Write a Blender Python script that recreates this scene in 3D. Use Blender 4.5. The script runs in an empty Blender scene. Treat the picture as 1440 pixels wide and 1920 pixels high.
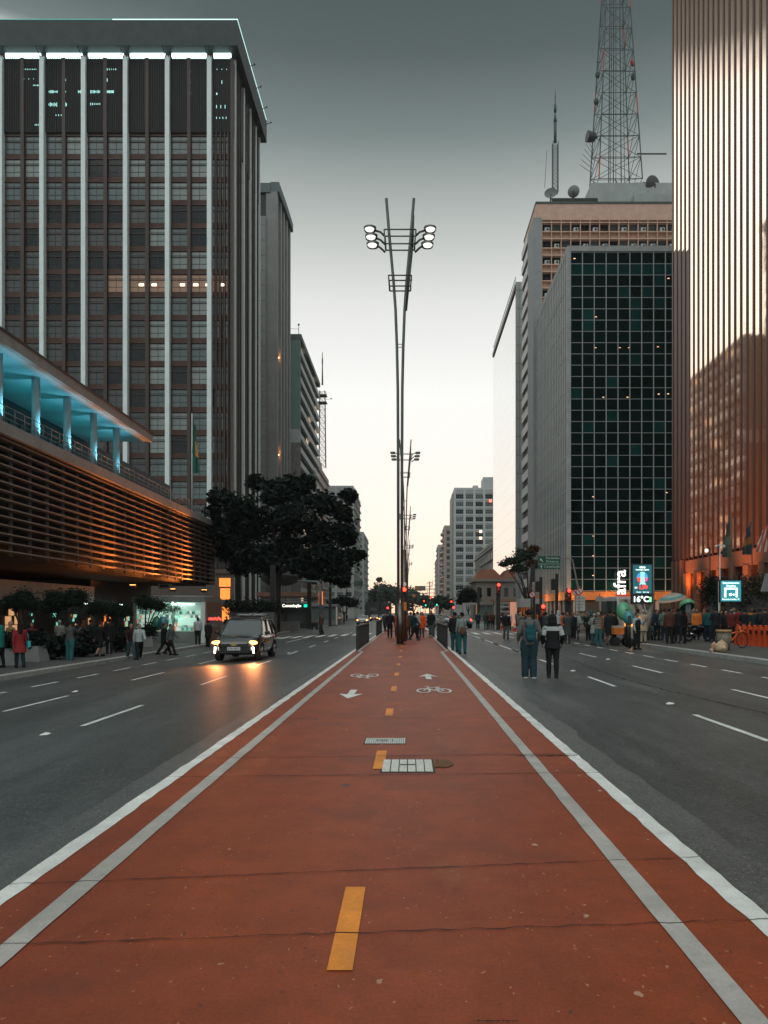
import bpy, bmesh, math, random
from mathutils import Vector as V, Matrix as M
R=math.radians; PI=math.pi
random.seed(7)
sc=bpy.context.scene; COL=sc.collection
# ---------------------------------------------------------------- camera, sky, sun, exposure
F=1450.0; VX,VY=766.0,1149.0; CAMZ=1.6          # focal length and vanishing point in photo pixels
cam=bpy.data.cameras.new('camera'); camo=bpy.data.objects.new('camera',cam); COL.objects.link(camo)
cam.sensor_fit='VERTICAL'; cam.sensor_height=36; cam.sensor_width=27; cam.lens=36*F/1920
cam.shift_x=-(VX-720)/1920; cam.shift_y=(VY-960)/1920
cam.clip_start=0.05; cam.clip_end=6000
camo.location=(0,0,CAMZ); camo.rotation_euler=(R(90),0,0); sc.camera=camo
w=bpy.data.worlds.new('World'); sc.world=w; w.use_nodes=True
nt=w.node_tree; N=nt.nodes; L=nt.links; N.clear()
def wramp(stops):
    r=N.new('ShaderNodeValToRGB'); e=r.color_ramp.elements
    while len(e)<len(stops): e.new(0.5)
    for k,(p,c) in enumerate(stops): e[k].position=p; e[k].color=(*c,1)
    return r
tc=N.new('ShaderNodeTexCoord'); sp=N.new('ShaderNodeSeparateXYZ'); L.new(tc.outputs['Generated'],sp.inputs[0])
front=wramp([(0.0,(1.06,.76,.55)),(.06,(1.03,.87,.76)),(.14,(.97,.91,.84)),(.27,(.93,.94,.92)),(.37,(.74,.75,.735)),(.455,(.425,.455,.44)),(.525,(.172,.215,.21)),(.585,(.083,.108,.108)),(.64,(.060,.082,.083)),(.80,(.46,.52,.52)),(1.0,(.62,.68,.68))])
back=wramp([(0.0,(.62,.64,.66)),(.3,(.62,.70,.72)),(.65,(.58,.68,.68)),(1.0,(.66,.72,.72))])
left=wramp([(0.0,(1.0,.62,.38)),(.10,(1.2,1.0,.80)),(.22,(1.75,1.65,1.5)),(.50,(1.9,1.9,1.85)),(.535,(1.5,1.52,1.5)),(.568,(.16,.20,.20)),(.60,(.085,.115,.115)),(.66,(.08,.11,.11)),(1.0,(.62,.68,.68))])
L.new(sp.outputs['Z'],front.inputs[0]); L.new(sp.outputs['Z'],back.inputs[0])
mr=N.new('ShaderNodeMapRange'); mr.inputs['From Min'].default_value=-.35; mr.inputs['From Max'].default_value=.45; mr.interpolation_type='SMOOTHSTEP'
L.new(sp.outputs['Y'],mr.inputs['Value'])
mx=N.new('ShaderNodeMix'); mx.data_type='RGBA'; L.new(mr.outputs[0],mx.inputs['Factor']); L.new(back.outputs[0],mx.inputs['A']); L.new(front.outputs[0],mx.inputs['B'])
bg=N.new('ShaderNodeBackground'); bg.inputs[1].default_value=1.0; 
dv=N.new('ShaderNodeMath'); dv.operation='DIVIDE'; ay=N.new('ShaderNodeMath'); ay.operation='MAXIMUM'; ay.inputs[1].default_value=.02; L.new(sp.outputs['Y'],ay.inputs[0]); L.new(sp.outputs['X'],dv.inputs[0]); L.new(ay.outputs[0],dv.inputs[1])
ml=N.new('ShaderNodeMapRange'); ml.inputs['From Min'].default_value=-.22; ml.inputs['From Max'].default_value=-.32; ml.interpolation_type='SMOOTHSTEP'; L.new(dv.outputs[0],ml.inputs['Value'])
mb=N.new('ShaderNodeMix'); mb.data_type='RGBA'; L.new(left.inputs[0].node.outputs[0],mb.inputs['B']); L.new(sp.outputs['Z'],left.inputs[0]); L.new(front.outputs[0],mb.inputs['A']); m3=N.new('ShaderNodeMapRange'); m3.inputs['From Min'].default_value=-1.3; m3.inputs['From Max'].default_value=-.8; m3.interpolation_type='SMOOTHSTEP'; L.new(dv.outputs[0],m3.inputs['Value']); m4=N.new('ShaderNodeMath'); m4.operation='MULTIPLY'; L.new(ml.outputs[0],m4.inputs[0]); L.new(m3.outputs[0],m4.inputs[1]); L.new(m4.outputs[0],mb.inputs['Factor']); L.new(mb.outputs['Result'],mx.inputs['B'])
L.new(mx.outputs['Result'],bg.inputs[0])
sky=N.new('ShaderNodeTexSky'); sky.sky_type='NISHITA'; sky.sun_disc=False; sky.sun_elevation=R(3); sky.sun_rotation=R(0)
bg2=N.new('ShaderNodeBackground'); bg2.inputs[1].default_value=.004; L.new(sky.outputs[0],bg2.inputs[0])
ad=N.new('ShaderNodeAddShader'); L.new(bg.outputs[0],ad.inputs[0]); L.new(bg2.outputs[0],ad.inputs[1])
wo=N.new('ShaderNodeOutputWorld'); L.new(ad.outputs[0],wo.inputs[0])
sun=bpy.data.lights.new('sun','SUN'); sun.energy=.55; sun.angle=R(50); sun.color=(1,.93,.86)
suno=bpy.data.objects.new('sun',sun); COL.objects.link(suno); suno.rotation_euler=(R(38),0,R(-12))
sc.view_settings.view_transform='Standard'; sc.view_settings.look='None'; sc.view_settings.exposure=.14; sc.view_settings.gamma=1
sc.render.engine='CYCLES'
try:
    sc.cycles.max_bounces=6; sc.cycles.sample_clamp_indirect=4; sc.cycles.caustics_reflective=False; sc.cycles.caustics_refractive=False
except Exception: pass
# ---------------------------------------------------------------- helpers
def gz(x):                                        # height of the ground surface at lateral position x
    if x<-12.65: return -.36
    if x<-2.35: return -.05-.045*(-x-2.35)
    if x<=1.9: return 0.0
    if x<11.35: return -.05
    return .10
def G(px,py):                                     # photo pixel of a foot point -> ground location
    z=-.05
    for _ in range(8):
        d=(CAMZ-z)*F/max(py-VY,.5); x=(px-VX)/F*d; z=gz(x)
    return V((x,d,z))
def AT(px,py,d): return V(((px-VX)/F*d,d,CAMZ+(VY-py)/F*d))
class MB:
    def __init__(s): s.v=[]; s.f=[]; s.mi=[]; s.m=0; s.T=M.Identity(4); s.sm=[]; s.smooth=False
    def add(s,vs,fs):
        n=len(s.v); T=s.T
        s.v+= [T@V(p) for p in vs]
        for f in fs: s.f.append([n+i for i in f]); s.mi.append(s.m); s.sm.append(s.smooth)
        return s
    def box(s,x0,x1,y0,y1,z0,z1):
        return s.add([(x0,y0,z0),(x1,y0,z0),(x1,y1,z0),(x0,y1,z0),(x0,y0,z1),(x1,y0,z1),(x1,y1,z1),(x0,y1,z1)],
          [(0,3,2,1),(4,5,6,7),(0,1,5,4),(1,2,6,5),(2,3,7,6),(3,0,4,7)])
    def taper(s,cx,cy,z0,z1,a0,b0,a1,b1):
        return s.add([(cx-a0,cy-b0,z0),(cx+a0,cy-b0,z0),(cx+a0,cy+b0,z0),(cx-a0,cy+b0,z0),(cx-a1,cy-b1,z1),(cx+a1,cy-b1,z1),(cx+a1,cy+b1,z1),(cx-a1,cy+b1,z1)],
          [(0,3,2,1),(4,5,6,7),(0,1,5,4),(1,2,6,5),(2,3,7,6),(3,0,4,7)])
    def tube(s,pts,r,n=8,cap=True):
        pts=[V(p) for p in pts]; k=len(pts)
        rs=r if isinstance(r,(list,tuple)) else [r]*k
        rings=[]; old=s.smooth; s.smooth=True
        vs=[]; fs=[]; up=None
        for i,p in enumerate(pts):
            t=(pts[min(i+1,k-1)]-pts[max(i-1,0)]).normalized()
            if up is None: up=V((0,0,1)) if abs(t.z)<.9 else V((0,1,0))
            a=up.cross(t)
            if a.length<1e-4: a=V((1,0,0)).cross(t)
            a.normalize(); b=t.cross(a).normalized(); up=b
            for j in range(n):
                q=2*PI*j/n; vs.append(p+a*math.cos(q)*rs[i]+b*math.sin(q)*rs[i])
        for i in range(k-1):
            for j in range(n):
                j2=(j+1)%n; fs.append((i*n+j,i*n+j2,(i+1)*n+j2,(i+1)*n+j))
        s.add(vs,fs); s.smooth=False
        if cap:
            o=len(s.v)-k*n
            s.f.append([o+j for j in range(n)][::-1]); s.f.append([o+(k-1)*n+j for j in range(n)]); s.mi+=[s.m]*2; s.sm+=[False]*2
        s.smooth=old; return s
    def ell(s,c,r,n=12,mm=8,rot=None):
        c=V(c); vs=[]; fs=[]
        Q=rot or M.Identity(3)
        for i in range(1,mm):
            a=PI*i/mm
            for j in range(n):
                b=2*PI*j/n; vs.append(c+Q@V((r[0]*math.sin(a)*math.cos(b),r[1]*math.sin(a)*math.sin(b),r[2]*math.cos(a))))
        t=len(vs); vs.append(c+Q@V((0,0,r[2]))); vs.append(c-Q@V((0,0,r[2])))
        for i in range(mm-2):
            for j in range(n):
                j2=(j+1)%n; fs.append((i*n+j,(i+1)*n+j,(i+1)*n+j2,i*n+j2))
        for j in range(n):
            j2=(j+1)%n; fs.append((t,j,j2)); fs.append((t+1,(mm-2)*n+j2,(mm-2)*n+j))
        old=s.smooth; s.smooth=True; s.add(vs,fs); s.smooth=old; return s
    def rings(s,rg,n=14,cap=True):                 # rg: (z,rx,ry,cx,cy)
        vs=[]; fs=[]; k=len(rg)
        for (z,rx,ry,cx,cy) in rg:
            for j in range(n):
                q=2*PI*j/n; vs.append((cx+rx*math.cos(q),cy+ry*math.sin(q),z))
        for i in range(k-1):
            for j in range(n):
                j2=(j+1)%n; fs.append((i*n+j,i*n+j2,(i+1)*n+j2,(i+1)*n+j))
        old=s.smooth; s.smooth=True; s.add(vs,fs); s.smooth=old
        if cap: s.add([],[]); o=len(s.v)-k*n; s.f+=[[o+j for j in range(n)][::-1],[o+(k-1)*n+j for j in range(n)]]; s.mi+=[s.m]*2; s.sm+=[False]*2
        return s
    def prism(s,poly,y0,y1,plane='xz'):            # polygon extruded along the remaining axis
        n=len(poly)
        if plane=='xz': a=[(p[0],y0,p[1]) for p in poly]; b=[(p[0],y1,p[1]) for p in poly]
        elif plane=='yz': a=[(y0,p[0],p[1]) for p in poly]; b=[(y1,p[0],p[1]) for p in poly]
        else: a=[(p[0],p[1],y0) for p in poly]; b=[(p[0],p[1],y1) for p in poly]
        return s.add(a+b,[tuple(range(n))[::-1],tuple(range(n,2*n))]+[(i,(i+1)%n,n+(i+1)%n,n+i) for i in range(n)])
    def disc(s,c,r,ax='y',t=.02,n=20,r2=None):
        c=V(c); d={'y':V((0,1,0)),'x':V((1,0,0)),'z':V((0,0,1))}[ax]
        return s.tube([c-d*t/2,c+d*t/2],[r,r2 or r],n)
    def mesh(s,name,mats):
        me=bpy.data.meshes.new(name); me.from_pydata([tuple(p) for p in s.v],[],s.f)
        for m_ in (mats if isinstance(mats,(list,tuple)) else [mats]): me.materials.append(m_)
        me.polygons.foreach_set('material_index',s.mi); me.polygons.foreach_set('use_smooth',s.sm); me.update()
        bm=bmesh.new(); bm.from_mesh(me); bmesh.ops.recalc_face_normals(bm,faces=bm.faces); bm.to_mesh(me); bm.free()
        return me
    def build(s,name,mats,parent=None,loc=None): return ob(name,s.mesh(name,mats),parent,loc)
def ob(name,me,parent=None,loc=None,rz=0):
    o=bpy.data.objects.new(name,me); COL.objects.link(o)
    if parent: o.parent=parent
    if loc is not None: o.location=loc
    if rz: o.rotation_euler=(0,0,rz)
    return o
def tag(o,label,cat,group=None,kind=None):
    if label: o['label']=label
    if cat: o['category']=cat
    if group: o['group']=group
    if kind: o['kind']=kind
    return o
def thing(name,label,cat,loc=(0,0,0),rz=0,group=None):
    o=bpy.data.objects.new(name,None); COL.objects.link(o); o.location=loc; o.rotation_euler=(0,0,rz); o.empty_display_size=.2
    return tag(o,label,cat,group)
def struct(o): o['kind']='structure'; return o
def dup(root,loc=None,rz=None,label=None,cat=None,sc_=None):
    def rec(o,p):
        c=o.copy(); COL.objects.link(c)
        if p: c.parent=p
        for ch in list(kids.get(o.name,[])): rec(ch,c)
        return c
    kids={}
    for o in bpy.data.objects:
        if o.parent: kids.setdefault(o.parent.name,[]).append(o)
    r=rec(root,None)
    if loc is not None: r.location=loc
    if rz is not None: r.rotation_euler=(0,0,rz)
    if label: r['label']=label
    if sc_: r.scale=(sc_,)*3
    return r
# ---------------------------------------------------------------- materials
MC={}
def mat(name,col,rough=.7,metal=0,var=.15,scale=3,bump=0,emit=None,es=0,spec=.5,coat=0,stretch=None):
    if name in MC: return MC[name]
    m=bpy.data.materials.new(name); m.use_nodes=True; n=m.node_tree.nodes; l=m.node_tree.links
    b=n['Principled BSDF']; b.inputs['Roughness'].default_value=rough; b.inputs['Metallic'].default_value=metal
    b.inputs['Base Color'].default_value=(*col,1); b.inputs['Specular IOR Level'].default_value=spec
    if coat: b.inputs['Coat Weight'].default_value=coat; b.inputs['Coat Roughness'].default_value=.05
    if var>0 and not emit:
        g=n.new('ShaderNodeTexCoord'); nz=n.new('ShaderNodeTexNoise'); nz.inputs['Scale'].default_value=scale; nz.inputs['Detail'].default_value=6; nz.inputs['Roughness'].default_value=.65
        src=g.outputs['Object']
        if stretch:
            mp=n.new('ShaderNodeMapping'); mp.inputs['Scale'].default_value=stretch; l.new(src,mp.inputs[0]); src=mp.outputs[0]
        l.new(src,nz.inputs['Vector'])
        r=n.new('ShaderNodeMapRange'); r.inputs['From Min'].default_value=.3; r.inputs['From Max'].default_value=.7; r.inputs['To Min'].default_value=1-var; r.inputs['To Max'].default_value=1+var
        l.new(nz.outputs['Fac'],r.inputs['Value'])
        vm=n.new('ShaderNodeVectorMath'); vm.operation='SCALE'; vm.inputs[0].default_value=col; l.new(r.outputs[0],vm.inputs['Scale']); l.new(vm.outputs[0],b.inputs['Base Color'])
        if bump:
            bp=n.new('ShaderNodeBump'); bp.inputs['Strength'].default_value=bump; bp.inputs['Distance'].default_value=.02; l.new(nz.outputs['Fac'],bp.inputs['Height']); l.new(bp.outputs[0],b.inputs['Normal'])
    if emit: b.inputs['Emission Color'].default_value=(*emit,1); b.inputs['Emission Strength'].default_value=es
    MC[name]=m; return m
def mirror(name,tint,diff,fac,rough=.03,wob=0,panel=None):
    m=bpy.data.materials.new(name); m.use_nodes=True; n=m.node_tree.nodes; l=m.node_tree.links; n.clear()
    g=n.new('ShaderNodeBsdfGlossy'); g.inputs['Color'].default_value=(*tint,1); g.inputs['Roughness'].default_value=rough
    d=n.new('ShaderNodeBsdfDiffuse'); d.inputs['Color'].default_value=(*diff,1)
    x=n.new('ShaderNodeMixShader'); x.inputs[0].default_value=fac; l.new(d.outputs[0],x.inputs[1]); l.new(g.outputs[0],x.inputs[2])
    o=n.new('ShaderNodeOutputMaterial'); l.new(x.outputs[0],o.inputs[0])
    if wob:
        t=n.new('ShaderNodeTexCoord'); nz=n.new('ShaderNodeTexNoise'); nz.inputs['Scale'].default_value=.35; nz.inputs['Detail'].default_value=2
        l.new(t.outputs['Object'],nz.inputs['Vector'])
        bp=n.new('ShaderNodeBump'); bp.inputs['Strength'].default_value=wob; bp.inputs['Distance'].default_value=.05; l.new(nz.outputs['Fac'],bp.inputs['Height']); l.new(bp.outputs[0],g.inputs['Normal'])
    return m
def ground_mat(name,c1,c2,kind):
    m=bpy.data.materials.new(name); m.use_nodes=True; n=m.node_tree.nodes; l=m.node_tree.links; b=n['Principled BSDF']
    geo=n.new('ShaderNodeNewGeometry'); pos=geo.outputs['Position']
    def noise(s,d=4,r=.6,st=None):
        x=n.new('ShaderNodeTexNoise'); x.inputs['Scale'].default_value=s; x.inputs['Detail'].default_value=d; x.inputs['Roughness'].default_value=r
        if st:
            mp=n.new('ShaderNodeMapping'); mp.inputs['Scale'].default_value=st; l.new(pos,mp.inputs[0]); l.new(mp.outputs[0],x.inputs['Vector'])
        else: l.new(pos,x.inputs['Vector'])
        return x.outputs['Fac']
    def rng(s,a,b_,c,d):
        x=n.new('ShaderNodeMapRange'); x.inputs['From Min'].default_value=a; x.inputs['From Max'].default_value=b_; x.inputs['To Min'].default_value=c; x.inputs['To Max'].default_value=d; l.new(s,x.inputs['Value']); return x.outputs[0]
    def mixc(f,a,b_):
        x=n.new('ShaderNodeMix'); x.data_type='RGBA'; l.new(f,x.inputs['Factor'])
        for s_,q in (('A',a),('B',b_)):
            if isinstance(q,tuple): x.inputs[s_].default_value=(*q,1)
            else: l.new(q,x.inputs[s_])
        return x.outputs['Result']
    def spots(scale,thr,keep,seed):
        mp=n.new('ShaderNodeMapping'); mp.inputs['Location'].default_value=(seed,seed*2,0); mp.inputs['Scale'].default_value=(1,.7,1); l.new(pos,mp.inputs[0])
        wob=n.new('ShaderNodeTexNoise'); wob.inputs['Scale'].default_value=18; l.new(pos,wob.inputs['Vector'])
        sc2=n.new('ShaderNodeVectorMath'); sc2.operation='MULTIPLY_ADD'; l.new(wob.outputs['Color'],sc2.inputs[0]); sc2.inputs[1].default_value=(.06,.06,0); l.new(mp.outputs[0],sc2.inputs[2])
        v=n.new('ShaderNodeTexVoronoi'); v.inputs['Scale'].default_value=scale; l.new(sc2.outputs[0],v.inputs['Vector'])
        a=rng(v.outputs['Distance'],thr,thr*.8,0,1)
        s_=n.new('ShaderNodeSeparateXYZ'); l.new(v.outputs['Color'],s_.inputs[0])
        k=n.new('ShaderNodeMath'); k.operation='GREATER_THAN'; k.inputs[1].default_value=keep; l.new(s_.outputs[0],k.inputs[0])
        mu=n.new('ShaderNodeMath'); mu.operation='MULTIPLY'; l.new(a,mu.inputs[0]); l.new(k.outputs[0],mu.inputs[1]); return mu.outputs[0]
    big=noise(.45,7,.68,(1,.35,1)); med=noise(2.3,8,.75); fine=noise(55,4,.85)
    c=mixc(rng(big,.35,.65,0,1),c1,c2)
    vm=n.new('ShaderNodeVectorMath'); vm.operation='SCALE'; l.new(c,vm.inputs[0])
    q=n.new('ShaderNodeMath'); q.operation='MULTIPLY'; l.new(rng(med,.3,.7,.78,1.22),q.inputs[0])
    l.new({'asphalt':lambda:rng(fine,.38,.62,.40,1.60),'red':lambda:rng(fine,.3,.7,.72,1.28)}.get(kind,lambda:rng(fine,.3,.7,.88,1.12))(),q.inputs[1]); l.new(q.outputs[0],vm.inputs['Scale']); c=vm.outputs[0]
    if kind=='asphalt':
        c=mixc(spots(120,.30,.82,3),c,tuple(min(1,x*2.2+.03) for x in c1))
        c=mixc(rng(noise(1.3,7,.7,(1,.06,1)),.58,.74,0,.45),c,tuple(x*.5 for x in c1)); c=mixc(rng(noise(.8,8,.8,(1,.12,1)),.50,.66,0,.7),c,(.125,.135,.13)); c=mixc(rng(noise(17,5,.9),.52,.62,0,.7),c,(.13,.14,.135)); c=mixc(rng(noise(26,5,.9),.53,.62,0,.7),c,(.014,.016,.016)); c=mixc(spots(40,.2,.75,4),c,(.22,.23,.22))
    if kind=='red':
        c=mixc(spots(1.5,.075,.45,5),c,(.085,.06,.05)); c=mixc(spots(2.3,.06,.70,9),c,(.45,.33,.26)); c=mixc(spots(5.5,.10,.88,19),c,(.46,.25,.17))
        c=mixc(spots(30,.18,.86,2),c,(.46,.20,.11)); c=mixc(spots(22,.2,.85,12),c,(.12,.04,.025))
        c=mixc(rng(noise(1.1,8,.75),.52,.66,0,.55),c,(.15,.042,.020)); c=mixc(rng(noise(.6,8,.7,(1,.5,1)),.55,.72,0,.4),c,(.42,.17,.08))
    if kind=='paint':
        c=mixc(rng(noise(9,8,.8),.60,.72,0,.6),c,(.2,.18,.165)); c=mixc(rng(noise(1.3,4,.6),.5,.8,0,.35),c,(.2,.18,.165))
    l.new(c,b.inputs['Base Color']); b.inputs['Roughness'].default_value={'asphalt':.50,'red':.55,'paint':.6,'walk':.75}[kind]; b.inputs['Specular IOR Level'].default_value=.36
    if kind=='asphalt': b.inputs['Specular IOR Level'].default_value=.5
    bp=n.new('ShaderNodeBump'); bp.inputs['Strength'].default_value=.35 if kind!='asphalt' else .6; bp.inputs['Distance'].default_value=.004; l.new(fine,bp.inputs['Height']); l.new(bp.outputs[0],b.inputs['Normal'])
    MC[name]=m; return m
asph=ground_mat('asphalt',(.030,.036,.035),(.072,.080,.077),'asphalt')
redm=ground_mat('red_path_paint',(.305,.061,.019),(.195,.038,.013),'red')
wpaint=ground_mat('white_road_paint',(.80,.81,.77),(.64,.65,.61),'paint')
ypaint=ground_mat('yellow_road_paint',(.80,.27,.035),(.74,.25,.035),'paint')
walk=ground_mat('sidewalk_concrete',(.10,.10,.095),(.075,.077,.074),'walk')
kerbm=ground_mat('kerb_concrete',(.42,.42,.39),(.30,.30,.28),'walk')
black=mat('black_metal',(.012,.013,.013),.45,0,.1)
steel=mat('weathered_steel',(.16,.14,.12),.35,.8,.3,6)
conc=mat('concrete',(.30,.31,.30),.85,0,.18,1.5,.3)
dconc=mat('dark_concrete',(.10,.105,.10),.85,0,.2,1.0,.3)
white=mat('white_paint',(.62,.66,.64),.6,0,.1,1.5)
def emat(name,c,s): return mat(name,c,.5,0,0,emit=c,es=s)
def text(s,size,m,parent,loc,rot=(90,0,0),ext=.004,al='CENTER',name='lettering',bold=0):
    cu=bpy.data.curves.new('t','FONT'); cu.body=s; cu.size=size; cu.extrude=ext; cu.align_x=al; cu.align_y='CENTER'; cu.offset=bold; cu.resolution_u=3
    t=bpy.data.objects.new('t',cu); COL.objects.link(t); bpy.context.view_layer.update()
    me=bpy.data.meshes.new_from_object(t.evaluated_get(bpy.context.evaluated_depsgraph_get())); bpy.data.objects.remove(t)
    me.name=name; me.materials.clear(); me.materials.append(m); o=ob(name,me,parent,loc); o.rotation_euler=[R(a) for a in rot]; return o
def lamp(name,kind,loc,energy,color,size=.3,rot=None,spot=None,blend=.5,parent=None,target=None):
    l_=bpy.data.lights.new(name,kind); l_.energy=energy; l_.color=color
    if kind=='AREA': l_.size=size
    else: l_.shadow_soft_size=size
    if kind=='SPOT': l_.spot_size=R(spot or 60); l_.spot_blend=blend
    o=bpy.data.objects.new(name,l_); COL.objects.link(o); o.location=loc
    if parent: o.parent=parent
    if target is not None: o.rotation_euler=(V(target)-V(loc)).to_track_quat('-Z','Y').to_euler()
    elif rot: o.rotation_euler=[R(a) for a in rot]
    return o
# ---------------------------------------------------------------- ground, road, path
Y0,Y1=-12,900
def strip(name,pts,m,y0=Y0,y1=Y1):                # cross-section polyline swept along the avenue
    b=MB(); n=len(pts); b.add([(x,y0,z) for x,z in pts]+[(x,y1,z) for x,z in pts],[(i,i+1,n+i+1,n+i) for i in range(n-1)]); return struct(b.build(name,m))
g=MB(); g.add([(-3500,-200,-.8),(3500,-200,-.8),(3500,5200,-.8),(-3500,5200,-.8)],[(0,1,2,3)]); struct(g.build('ground',mat('far_ground',(.07,.08,.07),.9)))
strip('road',[(-13.2,-.05-.045*(13.2-2.35)),(-2.34,-.05),(-2.3,-.05)],asph); strip('road',[(1.85,-.05),(11.7,-.05)],asph)
b=MB(); b.box(-62,-12.6,84,107,-.7,-.515); b.box(11.32,62,82,108,-.4,-.055); struct(b.build('side_street',asph))
b=MB(); b.box(-2.35,1.9,Y0,66,-.3,0); b.box(-2.35,1.9,70,900,-.3,0); struct(b.build('cycle_path',redm))
def kerb(name,x0,x1,z0,z1,spans,m,walkx=None,wz=None):
    b=MB()
    for a,c in spans:
        y=a
        while y<min(c,120): b.box(x0,x1,y+.008,min(y+1.0,c)-.008,z0,z1); y+=1.0
        if c>120: b.box(x0,x1,max(a,y)+.008,c,z0,z1)
    return struct(b.build(name,m))
spanL=[(-12,84),(107,900)]; spanR=[(-12,82),(108,900)]
kerb('kerb',-12.95,-12.6,-.7,-.36,spanL,kerbm); kerb('kerb',11.3,11.68,-.3,.1,spanR,kerbm)
b=MB()
for a,c in spanL: b.box(-62,-12.95,a,c,-.7,-.365)
struct(b.build('sidewalk',walk)); b=MB()
for a,c in spanR: b.box(11.68,62,a,c,-.3,.095)
struct(b.build('sidewalk',walk))
# gutter strips and painted lines
gut=ground_mat('gutter_concrete',(.115,.12,.115),(.07,.075,.072),'asphalt')
def wavy(name,x0,x1,y0,y1,z,m,amp=.0,step=.4,zf=None,th=.004):
    random.seed(int(abs(x0)*97+y0)); b=MB(); n=int((y1-y0)/step)+1; top=[]
    for i in range(n+1):
        y=min(y0+i*step,y1); a=random.uniform(-amp,amp); c=random.uniform(-amp,amp)
        top+= [(x0+a,y,(zf or gz)(x0)+z if z is not None else 0),(x1+c,y,(zf or gz)(x1)+z)]
    b.add(top,[(2*i,2*i+1,2*i+3,2*i+2) for i in range(n)]); return struct(b.build(name,m))
flat=lambda x:0.0
road_r=lambda x:-.05
road_l=lambda x:-.05-.045*(-x-2.35)
wavy('gutter',1.9,2.30,Y0,66,.003,gut,.07,.6,road_r); wavy('gutter',-2.7,-2.36,Y0,66,.003,gut,.02,.5,road_l)
wavy('painted_edge_line',1.77,1.90,Y0,66,.004,wpaint,.010,.22,flat); wavy('painted_edge_line',-2.35,-2.225,Y0,66,.004,wpaint,.010,.22,flat)
wavy('painted_edge_line',1.72,1.895,70,600,.004,wpaint,0,20,flat); wavy('painted_edge_line',-2.345,-2.17,70,600,.004,wpaint,0,20,flat)
gpaint=ground_mat('worn_line_paint',(.46,.44,.40),(.38,.36,.33),'paint')
def poly(name,pts,m,z):
    b=MB(); b.add([(x,y,z) for x,y in pts],[tuple(range(len(pts)))]); return struct(b.build(name,m))
for s,xa,xo in ((1,1.29,1.56),(-1,1.84,2.03)):
    wavy('painted_lane_line',*(sorted((s*xa,s*(xa+.12)))),Y0,31.5,.006,gpaint,.004,.3,flat)
    poly('painted_lane_line',[(s*xa,31.5),(s*(xa+.12),31.5),(s*(xo+.12),32.3),(s*(xo+.12),66),(s*xo,66),(s*xo,32.5),(s*xa,31.7)],gpaint,.006)
ydash=[(3.45,4.5),(7.9,8.95),(12.0,12.9),(15.8,16.8),(19.6,20.6),(23.5,24.4),(27.6,28.5),(32,33),(36,36.9),(44,45),(50,51)]
for a,c in ydash:
    poly('painted_centre_dash',[(-.365,a),(-.25,a),(-.25,c),(-.365,c)],ypaint,.006)
def dash(x,y0,y1,w,zf,m=wpaint): wavy('painted_lane_dash',x-w/2,x+w/2,y0,y1,.006,m,.004,.5,zf)
def dashes(pl,w,zf):
    for (x,a,c) in pl: dash(x,a,c,w,zf)
def lane(x,first,period,ln,w,zf,n):
    for i in range(n): dash(x,first+i*period,first+i*period+ln,w,zf)
lane(4.62,9.9,7.4,2.6,.10,road_r,8); lane(6.95,13.4-7,7.4,2.8,.10,road_r,9); lane(9.05,11.0,2.5,1.3,.12,road_r,20)
lane(-5.1,12.1,6.9,2.7,.10,road_l,9); lane(-7.75,14.9-7,6.9,2.8,.10,road_l,9); lane(-10.15,15,2.9,1.6,.12,road_l,9)
wavy('painted_lane_line',4.57,4.68,30.5,56,.006,wpaint,.004,.5,road_r)
wavy('painted_lane_line',-10.2,-10.08,40,60,.006,wpaint,.004,.5,road_l); wavy('painted_lane_line',-7.8,-7.69,50,60,.006,wpaint,.004,.5,road_l)
for i in range(10):                                # crosswalk bars
    x=2.7+i*.88; dash(x,59,64.5,.42,road_r)
    x=-3.2-i*.95; dash(x,59,64.5,.45,road_l)
wavy('painted_stop_line',2.2,11.2,66.6,67.1,.006,wpaint,0,.3,road_r)
# joints and cracks across the path
crack=mat('crack_fill',(.012,.009,.008),.9,0,0)
def cross_crack(y,slope,x0=-2.35,x1=1.9,wd=.010,amp=.012,name='expansion_joint'):
    random.seed(int(y*31)); b=MB(); n=60; vs=[]
    for i in range(n+1):
        x=x0+(x1-x0)*i/n; yy=y+slope*(x+.2)+random.uniform(-amp,amp); h=wd*random.uniform(.25,1.2)
        vs+=[(x,yy-h,.0075),(x,yy+h,.0075)]
    b.add(vs,[(2*i,2*i+1,2*i+3,2*i+2) for i in range(n)]); struct(b.build(name,crack))
for y,s_ in ((3.86,.08),(4.80,.12),(7.62,.05),(8.62,.07),(11.7,.03),(15.4,.03),(19.5,.03),(24,.02),(29,.02)): cross_crack(y,s_,wd=.005 if y<6 else .008)
cross_crack(3.02,.0,.25,.43,.004,.002)
cross_crack(8.62,.02,1.2,1.9,.02,.02,'crack')
# long crack in the right carriageway
b=MB(); random.seed(3); vs=[]; n=140
for i in range(n+1):
    y=8+i*.24; x=6.1+.35*math.sin(y*.25)+random.uniform(-.05,.05)-.02*y; h=random.uniform(.006,.03); vs+=[(x-h,y,-.044),(x+h,y,-.044)]
b.add(vs,[(2*i,2*i+1,2*i+3,2*i+2) for i in range(n)]); struct(b.build('crack',mat('road_crack',(.03,.032,.03),.9,0,0)))
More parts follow.
